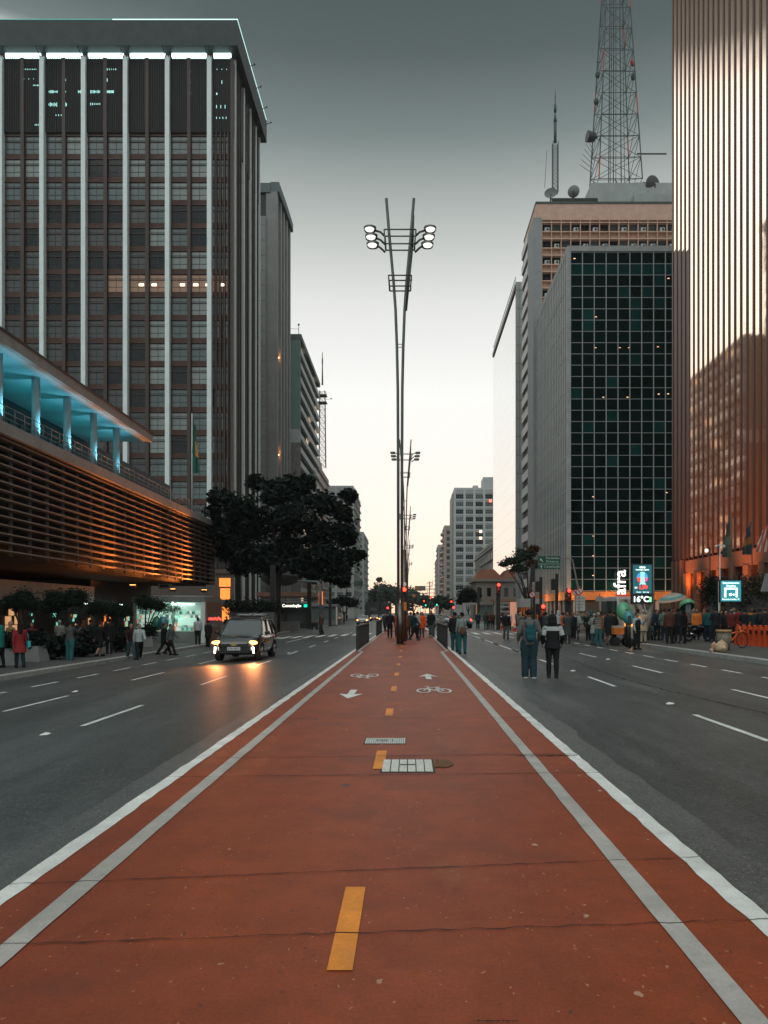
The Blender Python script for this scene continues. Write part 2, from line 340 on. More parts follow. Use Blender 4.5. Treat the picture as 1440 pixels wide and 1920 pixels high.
# bicycle symbols and arrows
def symbol(b,T,flip):
    def ring(cx,cy,r,t,n=28):
        vs=[]
        for i in range(n):
            q=2*PI*i/n; vs+=[T(cx+math.cos(q)*r,cy+math.sin(q)*r),T(cx+math.cos(q)*(r-t),cy+math.sin(q)*(r-t))]
        b.add(vs,[(2*i,2*i+1,(2*i+3)%(2*n),(2*i+2)%(2*n)) for i in range(n)])
    def bar(p,q,t):
        p=V(p); q=V(q); d=(q-p).normalized(); nn=V((-d.y,d.x))*t/2; b.add([T(*(p+nn)),T(*(q+nn)),T(*(q-nn)),T(*(p-nn))],[(0,1,2,3)])
    ring(-.42,0,.30,.075); ring(.42,0,.30,.075)
    bar((-.42,0),(-.2,.42),.06); bar((-.2,.42),(.22,.42),.06); bar((.22,.42),(.42,0),.06); bar((-.2,.36),(-.02,0),.06); bar((-.02,0),(.24,.36),.07); bar((-.42,0),(-.02,0),.05)
    bar((.22,.42),(.18,.60),.055); bar((.18,.60),(.36,.62),.055); bar((-.32,.50),(-.12,.50),.07)
for nm,cx,cy,f,sx,sy in (('painted_bicycle_symbol',.52,16.0,1,.40,1.5),('painted_bicycle_symbol',-1.12,19.6,-1,.40,1.5)):
    b=MB(); symbol(b,lambda x,y:(cx+f*x*sx*1.25*-1,cy+f*(y-.1)*sy,.0065),f); struct(b.build(nm,wpaint))
def arrow(cx,cy,f):
    P=[(-.07,-.65),(.07,-.65),(.07,.05),(.24,-.05),(0,.65),(-.24,-.05),(-.07,.05)]
    b=MB(); vs=[(cx+x,cy+f*y*1.25,.0065) for x,y in P]; b.add(vs,[(0,1,2,6),(6,2,4),(2,3,4),(5,6,4)]); struct(b.build('painted_arrow',wpaint))
arrow(.49,19.4,1); arrow(-1.13,15.2,-1)
# grates set in the path
gr=thing('access_cover','grey slotted utility cover with raised numbers set flush in the red path','access cover',(-.29,9.63,0.001)); gr.scale=(.76,1.3,1)
cv=mat('cast_cover',(.60,.60,.55),.6,.2,.25,20); dk=mat('cover_slots',(.05,.05,.045),.8,0,.1)
b=MB(); b.box(-.34,.34,-.17,.17,0,.004); b.build('frame',dk,gr)
b=MB()
for i in range(19): x=-.32+i*.0345; b.box(x,x+.027,-.15,.15,.004,.009)
b.build('cover_plate',cv,gr)
text('P20 1',.13,dk,gr,(0,0,.010),(0,0,0),.001)
gr=thing('drain_grate','white ribbed metal grate with broken paving beside it, nearest the camera on the path','drain grate',(-.01,8.08,0.001)); gr.scale=(.78,1.0,1)
lw=mat('worn_white_metal',(.66,.66,.60),.5,.1,.2,15)
b=MB(); b.box(-.36,.36,-.35,.35,0,.004); b.build('frame',dk,gr)
b=MB()
for i in range(6):
    for j in range(6):
        x=-.33+i*.112; y=-.31+j*.105; b.box(x,x+.098,y,y+.085,.004,.010)
b.build('grate_plate',lw,gr)
b=MB(); b.box(-.10,.10,-.02,.03,.011,.013); b.build('badge',dk,gr)
b=MB(); random.seed(5); n=16; vs=[(.36,8.1,.0078)]
for i in range(n):
    q=2*PI*i/n; r=random.uniform(.45,1.25)*(1 if q<PI*.75 else .8); vs.append((.35+.13*r*math.cos(q),8.12+.26*r*math.sin(q),.0078))
b.add(vs,[(0,i+1,(i+1)%n+1) for i in range(n)]); struct(b.build('broken_paving',ground_mat('rubble',(.035,.02,.012),(.20,.10,.04),'walk')))
# scraps of litter on the road
lit=mat('paper_litter',(.7,.7,.68),.8,0,.05)
for k,(px,py,lb) in enumerate([(83,1379,'white flattened paper scrap nearest the camera on the left carriageway'),(140,1298,'tiny white scrap on the left carriageway before the planters'),(1256,1321,'white flattened cup scrap in the middle of the right carriageway'),(1074,1259,'small white scrap on the road behind the hooded walker'),(1140,1237,'tiny white scrap on the road near the snack cart'),(476,1244,'white scrap on the asphalt in front of the dark estate car'),(541,1225,'white scrap on the asphalt behind the dark estate car')]):
    p=G(px,py); b=MB(); random.seed(k); b.add([(-.06,-.04,0),(.07,-.05,.01),(.08,.05,.02),(0,.06,.035),(-.07,.03,.008)],[(0,1,3,4),(1,2,3)]); b.add([(-.05,-.03,-.0),(.06,-.04,.0),(.0,.05,.0)],[(0,1,2)])
    tag(b.build('paper_scrap',lit,None,p+V((0,0,.006))),lb,'litter')
# ---------------------------------------------------------------- facades
def frame(o,u,n):                                  # face coordinates (u along wall, d outwards, z up) -> world
    u=V(u).normalized(); n=V(n).normalized(); Mx=M(((u.x,n.x,0,o[0]),(u.y,n.y,0,o[1]),(u.z,n.z,1,o[2]),(0,0,0,1))); return Mx
gd=mat('dark_glass',(.018,.026,.026),.06,0,.2,.4); gm=mat('grey_glass',(.085,.11,.105),.12,0,.25,.4); gl=mat('pale_blind_glass',(.16,.19,.18),.25,0,.25,.6)
frm=mat('window_frame_dark',(.035,.035,.033),.5); frw=mat('window_frame_pale',(.3,.32,.31),.5)
warmw=emat('lit_window',(1,.62,.33),1.1)
def wmesh(w,h,nx,rows,fm,depth=.06,ft=.05):
    b=MB(); b.box(0,w,0,.012,0,h)                   # pane slab
    b.m=1
    for i in range(nx+1): x=i*w/nx; b.box(max(0,x-ft/2),min(w,x+ft/2),.012,depth,0,h)
    for r_ in rows: b.box(.001,w-.001,.013,depth-.006,max(0,r_*h-ft/2),min(h,r_*h+ft/2))
    return b
def windows(parent,Fm,cells,w,h,nx,rows,fm,choose,sm_budget=100,ft=.05,depth=.06):
    """cells: (u,z) bottom-left; the first sm_budget become parts of their own, the rest one mesh per glass kind"""
    b=wmesh(w,h,nx,rows,fm,depth,ft); base={}; Rm=Fm.to_3x3().to_4x4()
    rest=MB(); mats=[fm]; 
    for k,(u,z) in enumerate(cells):
        g_=choose(k,u,z)
        if k<sm_budget:
            if g_.name not in base: base[g_.name]=b.mesh('window',[g_,fm])
            o=ob('window',base[g_.name],parent); Mx=Fm@M.Translation((u,.0,z)); o.matrix_local=Mx
            if g_ in LIT: o['label']='lit window'
        else:
            if g_ not in mats: mats.append(g_)
            T=Fm@M.Translation((u,0,z)); n0=len(rest.v); rest.v+=[T@p for p in b.v]
            for f,mi in zip(b.f,b.mi): rest.f.append([n0+i for i in f]); rest.mi.append(0 if mi==1 else mats.index(g_)); rest.sm.append(False)
    if rest.v: o=rest.build('window',mats,parent); o['kind']='stuff'
LIT=[warmw]
def pick(ws,seed):
    rnd=random.Random(seed); tot=sum(x[1] for x in ws)
    def f(k,u,z):
        r=rnd.random()*tot
        for g_,q in ws:
            r-=q
            if r<=0: return g_
        return ws[0][0]
    return f
GZ=-.36
# --- L0: long low block with slatted sunscreen, terrace and cyan lit canopy
b0=thing('slatted_building','long low building with orange lit horizontal slats under a cyan lit roof terrace','building',(0,0,0))
slat=mat('slat_metal',(.27,.225,.19),.5,0,.15,2); fascia=mat('fascia_concrete',(.33,.32,.30),.8,0,.15,1)
E0,E1=8,80
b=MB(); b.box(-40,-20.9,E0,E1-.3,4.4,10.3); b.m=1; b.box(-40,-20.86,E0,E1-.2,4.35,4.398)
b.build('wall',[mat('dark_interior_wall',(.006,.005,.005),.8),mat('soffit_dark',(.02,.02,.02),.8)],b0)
b=MB(); b.box(-40,-19.75,E0-.2,E1,10.35,10.95); b.build('terrace_slab',fascia,b0)
for i in range(14):
    z=4.62+i*.425; q=MB(); q.add([(-20.35,E0,z),(-19.98,E0,z+.03),(-19.98,E0,z+.09),(-20.35,E0,z+.12),(-20.35,E1,z),(-19.98,E1,z+.03),(-19.98,E1,z+.09),(-20.35,E1,z+.12)],[(0,1,2,3),(7,6,5,4),(0,4,5,1),(1,5,6,2),(2,6,7,3),(3,7,4,0)]); q.build('slat',slat,b0)
fin=MB(); fin.box(-20.5,-20.36,-.05,.05,4.5,10.34); fme=fin.mesh('fin',slat)
y=9.7
while y<E1: ob('fin',fme,b0,(0,y,0)); y+=2.0
q=MB(); q.box(-20.5,-20.0,E1-.06,E1+.08,4.5,10.34); q.m=1; q.box(-22,-20.55,E1-.06,E1+.06,4.5,10.34); q.build('end_panel',[slat,mat('dark_interior_wall',(0,0,0))],b0)
b=MB(); b.box(-40,-24.6,E0,E1-.3,10.95,14.69); b.m=1
y=E0+.5
while y<56: b.box(-24.58,-24.5,y,y+.12,11,13.6); y+=1.3
b.box(-24.58,-24.48,E0,58,13.6,13.75)
b.m=2
y=E0+1
while y<56:
    if (int(y*7)%3)!=0: b.box(-24.59,-24.56,y,y+.9,11.4,12.9)
    y+=1.3
b.build('terrace_storey',[mat('terrace_wall',(.06,.07,.075),.7),mat('terrace_frames',(.03,.03,.03),.5),gm],b0)
cyan=mat('canopy_plaster',(.40,.46,.46),.8,0,.06,1)
b=MB(); b.box(-40,-19.9,E0,59.2,14.7,15.0); b.m=1; b.box(-19.9,-19.6,E0,59.3,14.66,15.22); b.m=2; b.box(-40,-19.55,E0-.1,59.45,15.22,15.34); b.build('canopy_roof',[cyan,fascia,mat('roof_edge_dark',(.05,.05,.05),.7)],b0)
colm=MB(); colm.tube([(0,0,10.95),(0,0,14.7)],.22,16); cme=colm.mesh('column',cyan); k=0
for i in range(8):
    y=54.9-i*3.95; ob('column',cme,b0,(-20.75,y,0))
    ft_=MB(); ft_.disc((0,0,.05),.09,'z',.1,10); ft_.build('uplight',black,b0,(-20.32,y+.1,10.95))
    lamp('uplight_beam','SPOT',(-20.15,y+.15,11.05),340,(.16,.66,.90),.05,spot=70,blend=.9,target=(-20.6,y+.2,14.7),parent=b0)
    lamp('canopy_glow','POINT',(-22.3,y+1.9,13.0),60,(.01,.40,.50),.4,parent=b0)
def rail(parent,x,ya,yb,z,h,m,step=1.0):
    b=MB()
    for zz in (z+h,z+h*.62,z+h*.3): b.tube([(x,ya,zz),(x,yb,zz)],.022,6)
    y=ya
    while y<=yb: b.tube([(x,y,z),(x,y,z+h)],.025,6); y+=step
    return b.build('railing',m,parent)
rail(b0,-19.85,E0,E1-.2,10.95,.85,mat('railing_steel',(.22,.22,.21),.45,.5))
b=MB(); random.seed(2)
for i in range(40):
    y=random.uniform(20,52); b.box(-20.15,-20.1,y,y+random.uniform(.05,.12),11.2,11.2+random.uniform(.06,.18))
# ground floor behind the pavement
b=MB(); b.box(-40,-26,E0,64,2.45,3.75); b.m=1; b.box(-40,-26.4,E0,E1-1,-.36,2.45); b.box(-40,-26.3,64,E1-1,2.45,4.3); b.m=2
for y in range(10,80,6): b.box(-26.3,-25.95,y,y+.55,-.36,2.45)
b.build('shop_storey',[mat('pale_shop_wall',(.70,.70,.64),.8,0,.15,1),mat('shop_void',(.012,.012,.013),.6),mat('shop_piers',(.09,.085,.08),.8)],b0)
shopw=[emat('shop_orange',(1,.26,.05),1.0),emat('shop_teal',(.25,.75,.6),.7),emat('shop_amber',(1,.55,.25),.5),emat('shop_red',(.9,.12,.05),.8)]
for k,(y,wd,z0,z1) in enumerate([(36.5,1.6,1.2,2.1),(44.2,.5,.2,1.7),(46.2,1.2,.1,1.8),(50.5,2.6,.2,2.0),(57.3,1.3,.6,1.6),(60.4,1.0,.6,1.5),(66.5,2.2,.3,1.9),(70.5,2.4,.3,1.9),(74.5,2.0,0,1.9),(63.6,.8,.2,1.7),(53.8,.6,.9,1.6)]):
    b=MB(); b.m=0
    n=max(2,int(wd/.35))
    for i in range(n):
        for j in range(3):
            b.m=(k+i*2+j)%3; h=(z1-z0)/3; b.box(-26.36,-26.3,y+i*wd/n+.02,y+(i+1)*wd/n-.02,z0+j*h+.02,z0+(j+1)*h-.03)
    b.build('shop_window',[shopw[[0,3,2,2,1,1,0,1,0,2,1][k]],shopw[2] if k%2 else gm,frm],b0)
for i in range(6):
    q=MB(); q.box(-.06,.06,-.35,.35,0,.07); q.build('strip_light',emat('tube_white',(.75,1,.9),4),b0,(-25.9,60+i*1.9,2.3))
q=MB(); q.box(-23.6,-22.6,73,73.9,3.9,4.33); q.m=1; q.box(-23.5,-22.7,72.98,73,3.98,4.26); 
q.build('air_unit',[white,frm],b0)
# orange floodlight under the end of the slats
fl=thing('floodlight','orange floodlight under the far end of the slatted building','floodlight',(-18.9,71.5,3.6))
q=MB(); q.box(-.25,.25,-.2,.2,-.12,.12); q.build('housing',black,fl); q=MB(); q.box(-.2,.2,-.15,.15,.12,.14); q.build('lens',emat('sodium',(1,.42,.1),8),fl)
lamp('floodlight_beam','SPOT',(-18.4,71.5,3.9),5600,(1,.26,.045),.5,spot=92,blend=.9,target=(-21.0,67,8),parent=None).parent=fl
for c in fl.children:
    if c.type=='LIGHT': c.location=(-18.6+18.9,.0,.3); c.data.energy=5600
lamp('wash','SPOT',(1.2,-11,-2.2),2200,(1,.26,.05),.4,spot=75,blend=1,target=(-1.2,-20,4.0),parent=fl)
# flag on the terrace
fg=thing('flag','hanging green and yellow flag on a white pole above the slatted building','flag',(-20.3,72.5,10.9))
q=MB(); q.tube([(0,0,0),(0,0,9.4)],[.07,.04],8); q.build('pole',white,fg)
def droop(h,w,m,n=10):
    b=MB(); vs=[]
    for i in range(n+1):
        t=i/n
        for j in range(9):
            u=j/8; vs.append((.04+w*u*(.45+.4*t)+.05*math.sin(u*9+i*.4),.12*math.sin(u*11+i*.5)*(.4+u),-h*t-u*.25*h*(1-t)))
    for i in range(n):
        for j in range(8):
            b.m=m(i/n,j/8); b.smooth=True; b.add([],[]); a=i*9+j; b.f.append([a,a+1,a+10,a+9]); b.mi.append(b.m); b.sm.append(True)
    b.v=[V(p) for p in vs]; return b
droop(5.4,.75,lambda t,u:1 if .3<t<.62 and u>.45 else 0,14).build('flag_cloth',[mat('flag_green',(.01,.09,.06),.8),mat('flag_yellow',(.75,.38,.05),.8)],fg,(0,0,9.2))
for k,(yy,e,lb) in enumerate(((62,2600,'added orange floodlight under the slats, second from the far end'),(53,1300,'added orange floodlight under the slats, third from the far end'))):  # added lamps and housings that carry the orange light further along the slats
    f2=thing('floodlight',lb,'floodlight',(-18.9,yy,3.4)); q=MB(); q.box(-.2,.2,-.15,.15,-.1,.1); q.build('housing',black,f2); q=MB(); q.box(-.16,.16,-.12,.12,.10,.12); q.build('lens',emat('sodium',(0,0,0),1),f2)
    lamp('floodlight_beam','SPOT',(.3,0,.3),e,(1,.26,.045),.5,spot=92,blend=.9,target=(-2.1,-3,4.2),parent=f2)
# --- L1: slab tower with pale pilasters
D1=111.0; X1=-25.2
t1=thing('office_tower','tall dark office tower with pale vertical pilasters and a lit cornice','building',(0,0,0))
brown=mat('brown_spandrel',(.075,.036,.024),.75,0,.25,.8); pil=mat('pale_pilaster',(.74,.83,.81),.7,0,.08,1); mull=mat('brown_mullion',(.055,.038,.032),.6)
corn=mat('cornice_panel',(.036,.050,.051),.7,0,.2,.6); louv=mat('dark_louvre',(.011,.013,.013),.7)
b=MB(); b.box(-66,X1-.35,D1+.35,131,GZ,82); b.build('wall',brown,t1)
Fr=frame((-66,D1+.35,0),(1,0,0),(0,-1,0))
px=[-64.4,-58.4,-52.45,-46.5,-40.5,-34.5,-28.5]
pm=MB(); pm.box(-.31,.31,-.55,.36,GZ,81.2); pme=pm.mesh('pilaster',pil)
for x in px: ob('pilaster',pme,t1,(x,D1,0))
mm=MB(); mm.box(-.25,.25,-.12,.36,GZ,81.2); mme=mm.mesh('mullion',mull)
for x in px[:-1]: ob('mullion',mme,t1,(x+2.98,D1,0))
m2=MB(); m2.box(-.07,.07,-.1,.36,GZ,70.5); m2e=m2.mesh('mullion',mull)
for x in (-27.6,-27.0,-26.4,-25.9): ob('mullion',m2e,t1,(x,D1,0))
b=MB(); b.box(-25.55,-25.2,D1-.1,D1+.6,GZ,81.2); b.build('corner_post',mull,t1)
cells=[]
for r_ in range(21):
    z=70.2-3.31*(r_+1)+.78
    for x in reversed(px[:-1]):
        for q in (3.28,.46): cells.append((x+q+66,z))
cells.sort(key=lambda c:(-c[1],-c[0]))
paneA=mat('office_glass_teal',(.105,.145,.14),.15,0,.3,.35); paneB=mat('office_glass_blind',(.23,.27,.255),.4,0,.25,.3); paneC=mat('office_glass_dark',(.010,.014,.015),.08,0,0,.5,spec=.3)
def choose1(k,u,z):
    rr=random.random(); x=u-66
    lit=(abs(z-(70.2-3.31*7+.78))<.1 and x>-46)
    if lit and rr<.85: return LITM
    if z<58 and x<-38: return paneC if rr<.35 else paneD
    return paneB if rr<.38 else (paneA if rr<.93 else paneC)
paneD=mat('office_glass_murky',(.055,.062,.060),.3,0,.12,.3); LITM=mat('office_glass_lit',(.2,.14,.1),.4,0,.3,.4,emit=(1,.5,.25),es=.07); LIT.append(LITM)
random.seed(11); windows(t1,Fr,cells,2.28,2.36,2,(.28,.80),frm,choose1,100)
c2=[(39.05+i*.6-.5+.0,70.2-3.31*(r_+1)+.78) for r_ in range(21) for i in range(4)]
windows(t1,Fr,[(37.62+i*.62,z) for i in range(4) for z in [70.2-3.31*(r_+1)+.78 for r_ in range(21)]],.46,2.36,1,(.28,.80),frm,choose1,0)
for i in range(22):                                 # floor bands
    z=70.2-3.31*i; q=MB(); q.box(-66,X1-.36,D1+.2,D1+.34,z-.02,z+.1); q.box(-66,X1-.36,D1+.22,D1+.34,z-.9,z-.82)
    q.build('floor_band',mull,t1)
lt=emat('ceiling_tube',(1,.72,.45),6)
for x_ in (238,265,289,314,342,367,390,417):
    p=AT(x_,534,D1+.25); q=MB(); q.box(-.32,.32,-.02,.02,-.14,.14); q.build('ceiling_light',lt,t1,p)
b=MB(); x=-66
b.box(-66,X1-.1,D1+.1,D1+.34,70.6,81.2); b.box(X1-.34,X1-.1,D1+.34,131,70.6,81.2)
while x<X1-.2: b.box(x,x+.09,D1-.02,D1+.1,70.6,81.3+random.uniform(0,.2)); x+=.26
b.build('louvre_screen',louv,t1)
slot=emat('screen_slot_light',(.45,.9,.85),.9); random.seed(21); b=MB()
for (sx,sy,n,sp_,h) in [(45,130,8,3.2,3),(45,148,3,9,3),(63,160,6,2.4,4),(92,172,8,2.2,7),(92,196,7,2.4,10),(105,216,4,5,5),(123,150,1,1,9),(123,172,1,1,8),(123,196,2,1.6,11),(147,172,4,2,7),(170,172,8,2.4,8),(170,195,6,3.4,6),(201,130,5,4,5),(201,150,1,1,8),(201,172,8,1.7,8),(278,132,1,1,7),(278,153,1,1,9),(278,175,1,1,8),(357,134,1,1,6),(357,154,1,1,8),(357,175,1,1,7),(407,130,3,9,4),(416,154,1,1,9),(406,176,2,1,6),(406,200,3,8,9),(406,221,4,6,5),(66,234,3,3,4),(392,160,1,1,30),(392,195,1,1,14)]:
    for i in range(n):
        p=AT(sx+i*sp_,sy,D1-.03); hh=h*.0766*random.uniform(.35,.8)/2; b.box(p.x-.035,p.x+.035,D1-.045,D1-.025,p.z-hh,p.z+hh)
b.build('slot_light',slot,t1)['kind']='stuff'
led=emat('led_strip',(.72,1,.97),2.6)
for x in px[:-1]+[-28.5]:
    x1=min(x+5.55,X1-.3); q=MB(); q.box(x+.5,x1,D1+.0,D1+.25,81.25,81.95); q.build('light_strip',led,t1)
    q=MB()
    q.tube([(x+.2,D1-.6,81.0),(x+.9,D1-1.2,82.1)],.06,6); q.tube([(x-.2,D1-.6,81.0),(x-.5,D1-1.2,82.1)],.06,6); q.build('bracket',black,t1)
b=MB(); b.box(-67,X1+.9,D1-1.3,132.5,82.1,85.7); b.build('cornice',corn,t1)
q=MB(); q.box(-42,X1+.95,D1-1.36,D1-1.28,85.72,85.80); q.box(X1+.90,X1+.97,D1-1.3,132,85.72,85.80); q.build('roof_edge_light',emat('roof_led',(.65,1,.94),1.1),t1)
q=MB(); q.box(-67,-42.1,D1-1.36,D1-1.28,85.72,85.79); q.build('roof_edge_light',emat('roof_led_dim',(.12,.45,.38),.5),t1)
# street side of the tower
for yy in (112.6,118.6,123.4,127.8,130.9): q=MB(); q.box(-.35,.08,-.19,.19,GZ,82); q.build('pilaster',pil,t1,(X1,yy,0))
b=MB()
for yy in (114,115.2,116.4,120.2,121.8,125.2,126.6,129.4): b.box(X1-.35,X1+.05,yy-.09,yy+.09,GZ,82)
b.build('side_fins',mull,t1)
Fs=frame((X1-.35,D1+.35,0),(0,1,0),(1,0,0))
windows(t1,Fs,[(u,70.2-3.31*(r_+1)+.78) for u in (1.7,8.0,12.6,17.2) for r_ in range(21)],2.4,2.1,2,(.5,),frm,pick([(paneC,2),(paneD,3)],4),0)
for dz,yy in ((1.0,118),(1.0,123),(1.2,128),(.6,132)): q=MB(); q.tube([(X1+.9,yy,85.0),(X1+1.6,yy,85.2)],.05,6); q.ell((X1+1.7,yy,85.3),(.15,.15,.15),8,6); q.build('roof_spotlight',black,t1)
# orange lobby
og=emat('lobby_orange',(1,.30,.05),.95)
for (xa,xb,ya,yb) in ((411,432,1084,1100),(413,431,1103,1124),(416,431,1138,1165)):
    p=AT(xa,yb,D1-.7); q_=AT(xb,ya,D1-.7); q=MB(); q.box(p.x,q_.x,D1-.72,D1-.60,p.z,q_.z); o=q.build('lobby_window',og,t1); o['label']='glowing orange lobby window'
b=MB(); b.box(-66,X1+.3,D1-.6,D1-.56,GZ,7.2); b.box(-66,X1+.3,D1-.9,D1-.56,2.6,3.5); b.box(-66,X1+.3,D1-.85,D1-.56,7.2,7.8); b.build('lobby_front',mat('lobby_frame',(.10,.075,.06),.7),t1)
# --- L2 tall grey concrete tower
t2=thing('concrete_tower','tall grey concrete tower with recessed windows beside the dark pilaster tower','building')
gc=mat('grey_concrete',(.24,.245,.235),.85,0,.12,.5); gcd=mat('grey_concrete_recess',(.05,.055,.055),.85)
b=MB(); b.box(-44,-28.2,159.3,176,GZ,88); b.build('wall',gcd,t2)
b=MB(); b.box(-44,-29.3,158.6,159.5,GZ,83); b.m=0
for i in range(12): pass
b.box(-29.3,-27.0,159,160.4,GZ,88.2); b.build('front_panel',gc,t2)
b=MB()
for i in range(26): b.box(-44,-29.25,158.58,158.61,3.6+i*3.1,3.66+i*3.1)
b.box(-34.2,-34.12,158.57,158.6,GZ,83); b.build('panel_joints',gcd,t2)
for k,yy in enumerate((163.6,167.2,170.8,174.6)): q=MB(); q.box(-28.3,-26.9+.06*k,yy-.7,yy+.7,GZ,88.2); q.build('pier',gc,t2)
for i in range(27):
    z=4.2+i*3.1; q=MB(); q.box(-28.3,-27.5,160.4,175.4,z,z+(1.5 if i not in (17,21,25) else 2.8)); q.build('spandrel',gc,t2)
b=MB(); 
for i in range(10):
    a=i/9; b.box(-28.4,-26.6+.35*math.sin(a*1.5),159+i*1.7,160.72+i*1.7,88.2,90.2-.25*a*a)
b.box(-44,-28.4,158.8,176,88,89.9); b.build('cornice',mat('cornice_green_grey',(.12,.15,.15),.8),t2)
Fs=frame((-28.18,159.3,0),(0,1,0),(1,0,0))
windows(t2,Fs,[(u,5.75+i*3.1) for i in range(26,-1,-1) for u in (1.5,5.2,8.8,12.3)],2.0,1.3,2,(),frm,pick([(paneC,4),(paneD,2)],6),100)
for (px_,py_) in ((523,672),(524,852)):
    p=AT(px_,py_,164); lamp('balcony_light','POINT',(-27.2,162.0,p.z),60,(1,.3,.1),.2,parent=t2)
    q=MB(); q.box(-27.4,-27.1,161.8,162.1,p.z-.6,p.z-.45); q.build('balcony_lamp',emat('balcony_lamp',(1,.35,.15),10),t2)
q=MB(); q.rings([(7.0,2.0,3,-25.5,152),(7.6,3.2,5,-25.2,152),(8.6,4.4,6.5,-25,152),(8.9,4.5,6.6,-25,152)],20); q.rings([(GZ,.8,1,-26,152),(7.1,.8,1,-26,152)],12); q.build('entrance_canopy',dconc,t2)
# --- L3 green gabled block with ribbon windows
t3=thing('ribbon_window_block','mid height block with a green end wall and slanting rows of ribbon windows','building')
greenw=mat('green_endwall',(.17,.26,.235),.85,0,.08,.6); pale=mat('pale_band',(.42,.45,.44),.7,0,.1,.5)
b=MB(); b.box(-38,-26.6,185.3,224,GZ,67); b.build('wall',gcd,t3)
for (za,zb,m_) in ((45.5,67.8,greenw),(42.3,45.5,pale),(GZ,42.3,mat('brick_grey',(.20,.185,.175),.85,0,.2,1))):
    q=MB(); q.box(-38,-25.9,184.8,185.6,za+.003,zb); q.build('end_wall',m_,t3)
for i in range(19):
    z=3.0+i*3.37; q=MB(); q.box(-26.6,-25.8,185.6,224,z,z+1.35); q.build('spandrel',pale,t3)
q=MB(); q.box(-38,-25.6,184.7,224.4,67.0,68.2); q.build('cornice',mat('cornice_green_grey',(0,0,0)),t3)
q=MB(); q.tube([(-26.3,185.2,68),(-26.3,185.2,70.5)],.07,6); q.ell((-26.3,185.2,70.6),(.25,.25,.25),8,6); q.tube([(-36,185.3,70),(-26.3,185.3,69.6)],.04,5); q.build('antenna',black,t3)
Fs=frame((-26.58,185.6,0),(0,1,0),(1,0,0))
litp=emat('lit_blind_pane',(1,.72,.5),.8); skyp=mirror('ribbon_mirror_glass',(.85,.88,.87),(.1,.1,.1),.8,.08)
LIT.append(litp)
windows(t3,Fs,[(.6+j*4.7,4.37+i*3.37) for i in range(18,-1,-1) for j in range(8)],4.4,2.0,4,(.5,),frm,pick([(skyp,6),(gm,4),(paneC,4),(litp,.8)],8),100)
for (j,i) in ((2,10),(3,7),(2,3),(1,2),(3,1)): q=MB(); q.box(-25.8,-24.2,188+j*5,191.5+j*5,3.1+i*3.37,3.5+i*3.37); q.box(-24.25,-24.15,188+j*5,191.5+j*5,3.5+i*3.37,4.5+i*3.37); q.build('balcony',greenw,t3)
# --- lattice masts
def lattice(name,label,loc,levels,wf,m1,m2=None,r=.12,cat='antenna mast',diag=True,sub=1,faces4=True):
    t=thing(name,label,cat,loc); mats=[m1,m2 or m1]
    legs=[(-1,-1),(1,-1),(1,1),(-1,1)]
    for (sx,sy) in legs:
        b=MB()
        for i in range(len(levels)-1):
            b.m=1 if (m2 and (i+(sx>0)*2+(sy>0))%5==0) else 0
            b.tube([(sx*wf(levels[i]),sy*wf(levels[i]),levels[i]),(sx*wf(levels[i+1]),sy*wf(levels[i+1]),levels[i+1])],r,5,False)
        b.build('leg',mats,t)
    for k in range(4):
        a,c=legs[k],legs[(k+1)%4]; b=MB()
        for i in range(len(levels)-1):
            z0,z1=levels[i],levels[i+1]; w0,w1=wf(z0),wf(z1); b.m=0
            b.tube([(a[0]*w0,a[1]*w0,z0),(c[0]*w0,c[1]*w0,z0)],r*.55,4,False)
            if diag:
                b.tube([(a[0]*w0,a[1]*w0,z0),(c[0]*w1,c[1]*w1,z1)],r*.42,4,False); b.tube([(c[0]*w0,c[1]*w0,z0),(a[0]*w1,a[1]*w1,z1)],r*.42,4,False)
        b.build('bracing',mats,t)
    return t
mastm=mat('mast_steel_dark',(.04,.05,.05),.6); redst=mat('mast_red',(.38,.05,.04),.6); greenst=mat('mast_green_grey',(.05,.075,.075),.6)
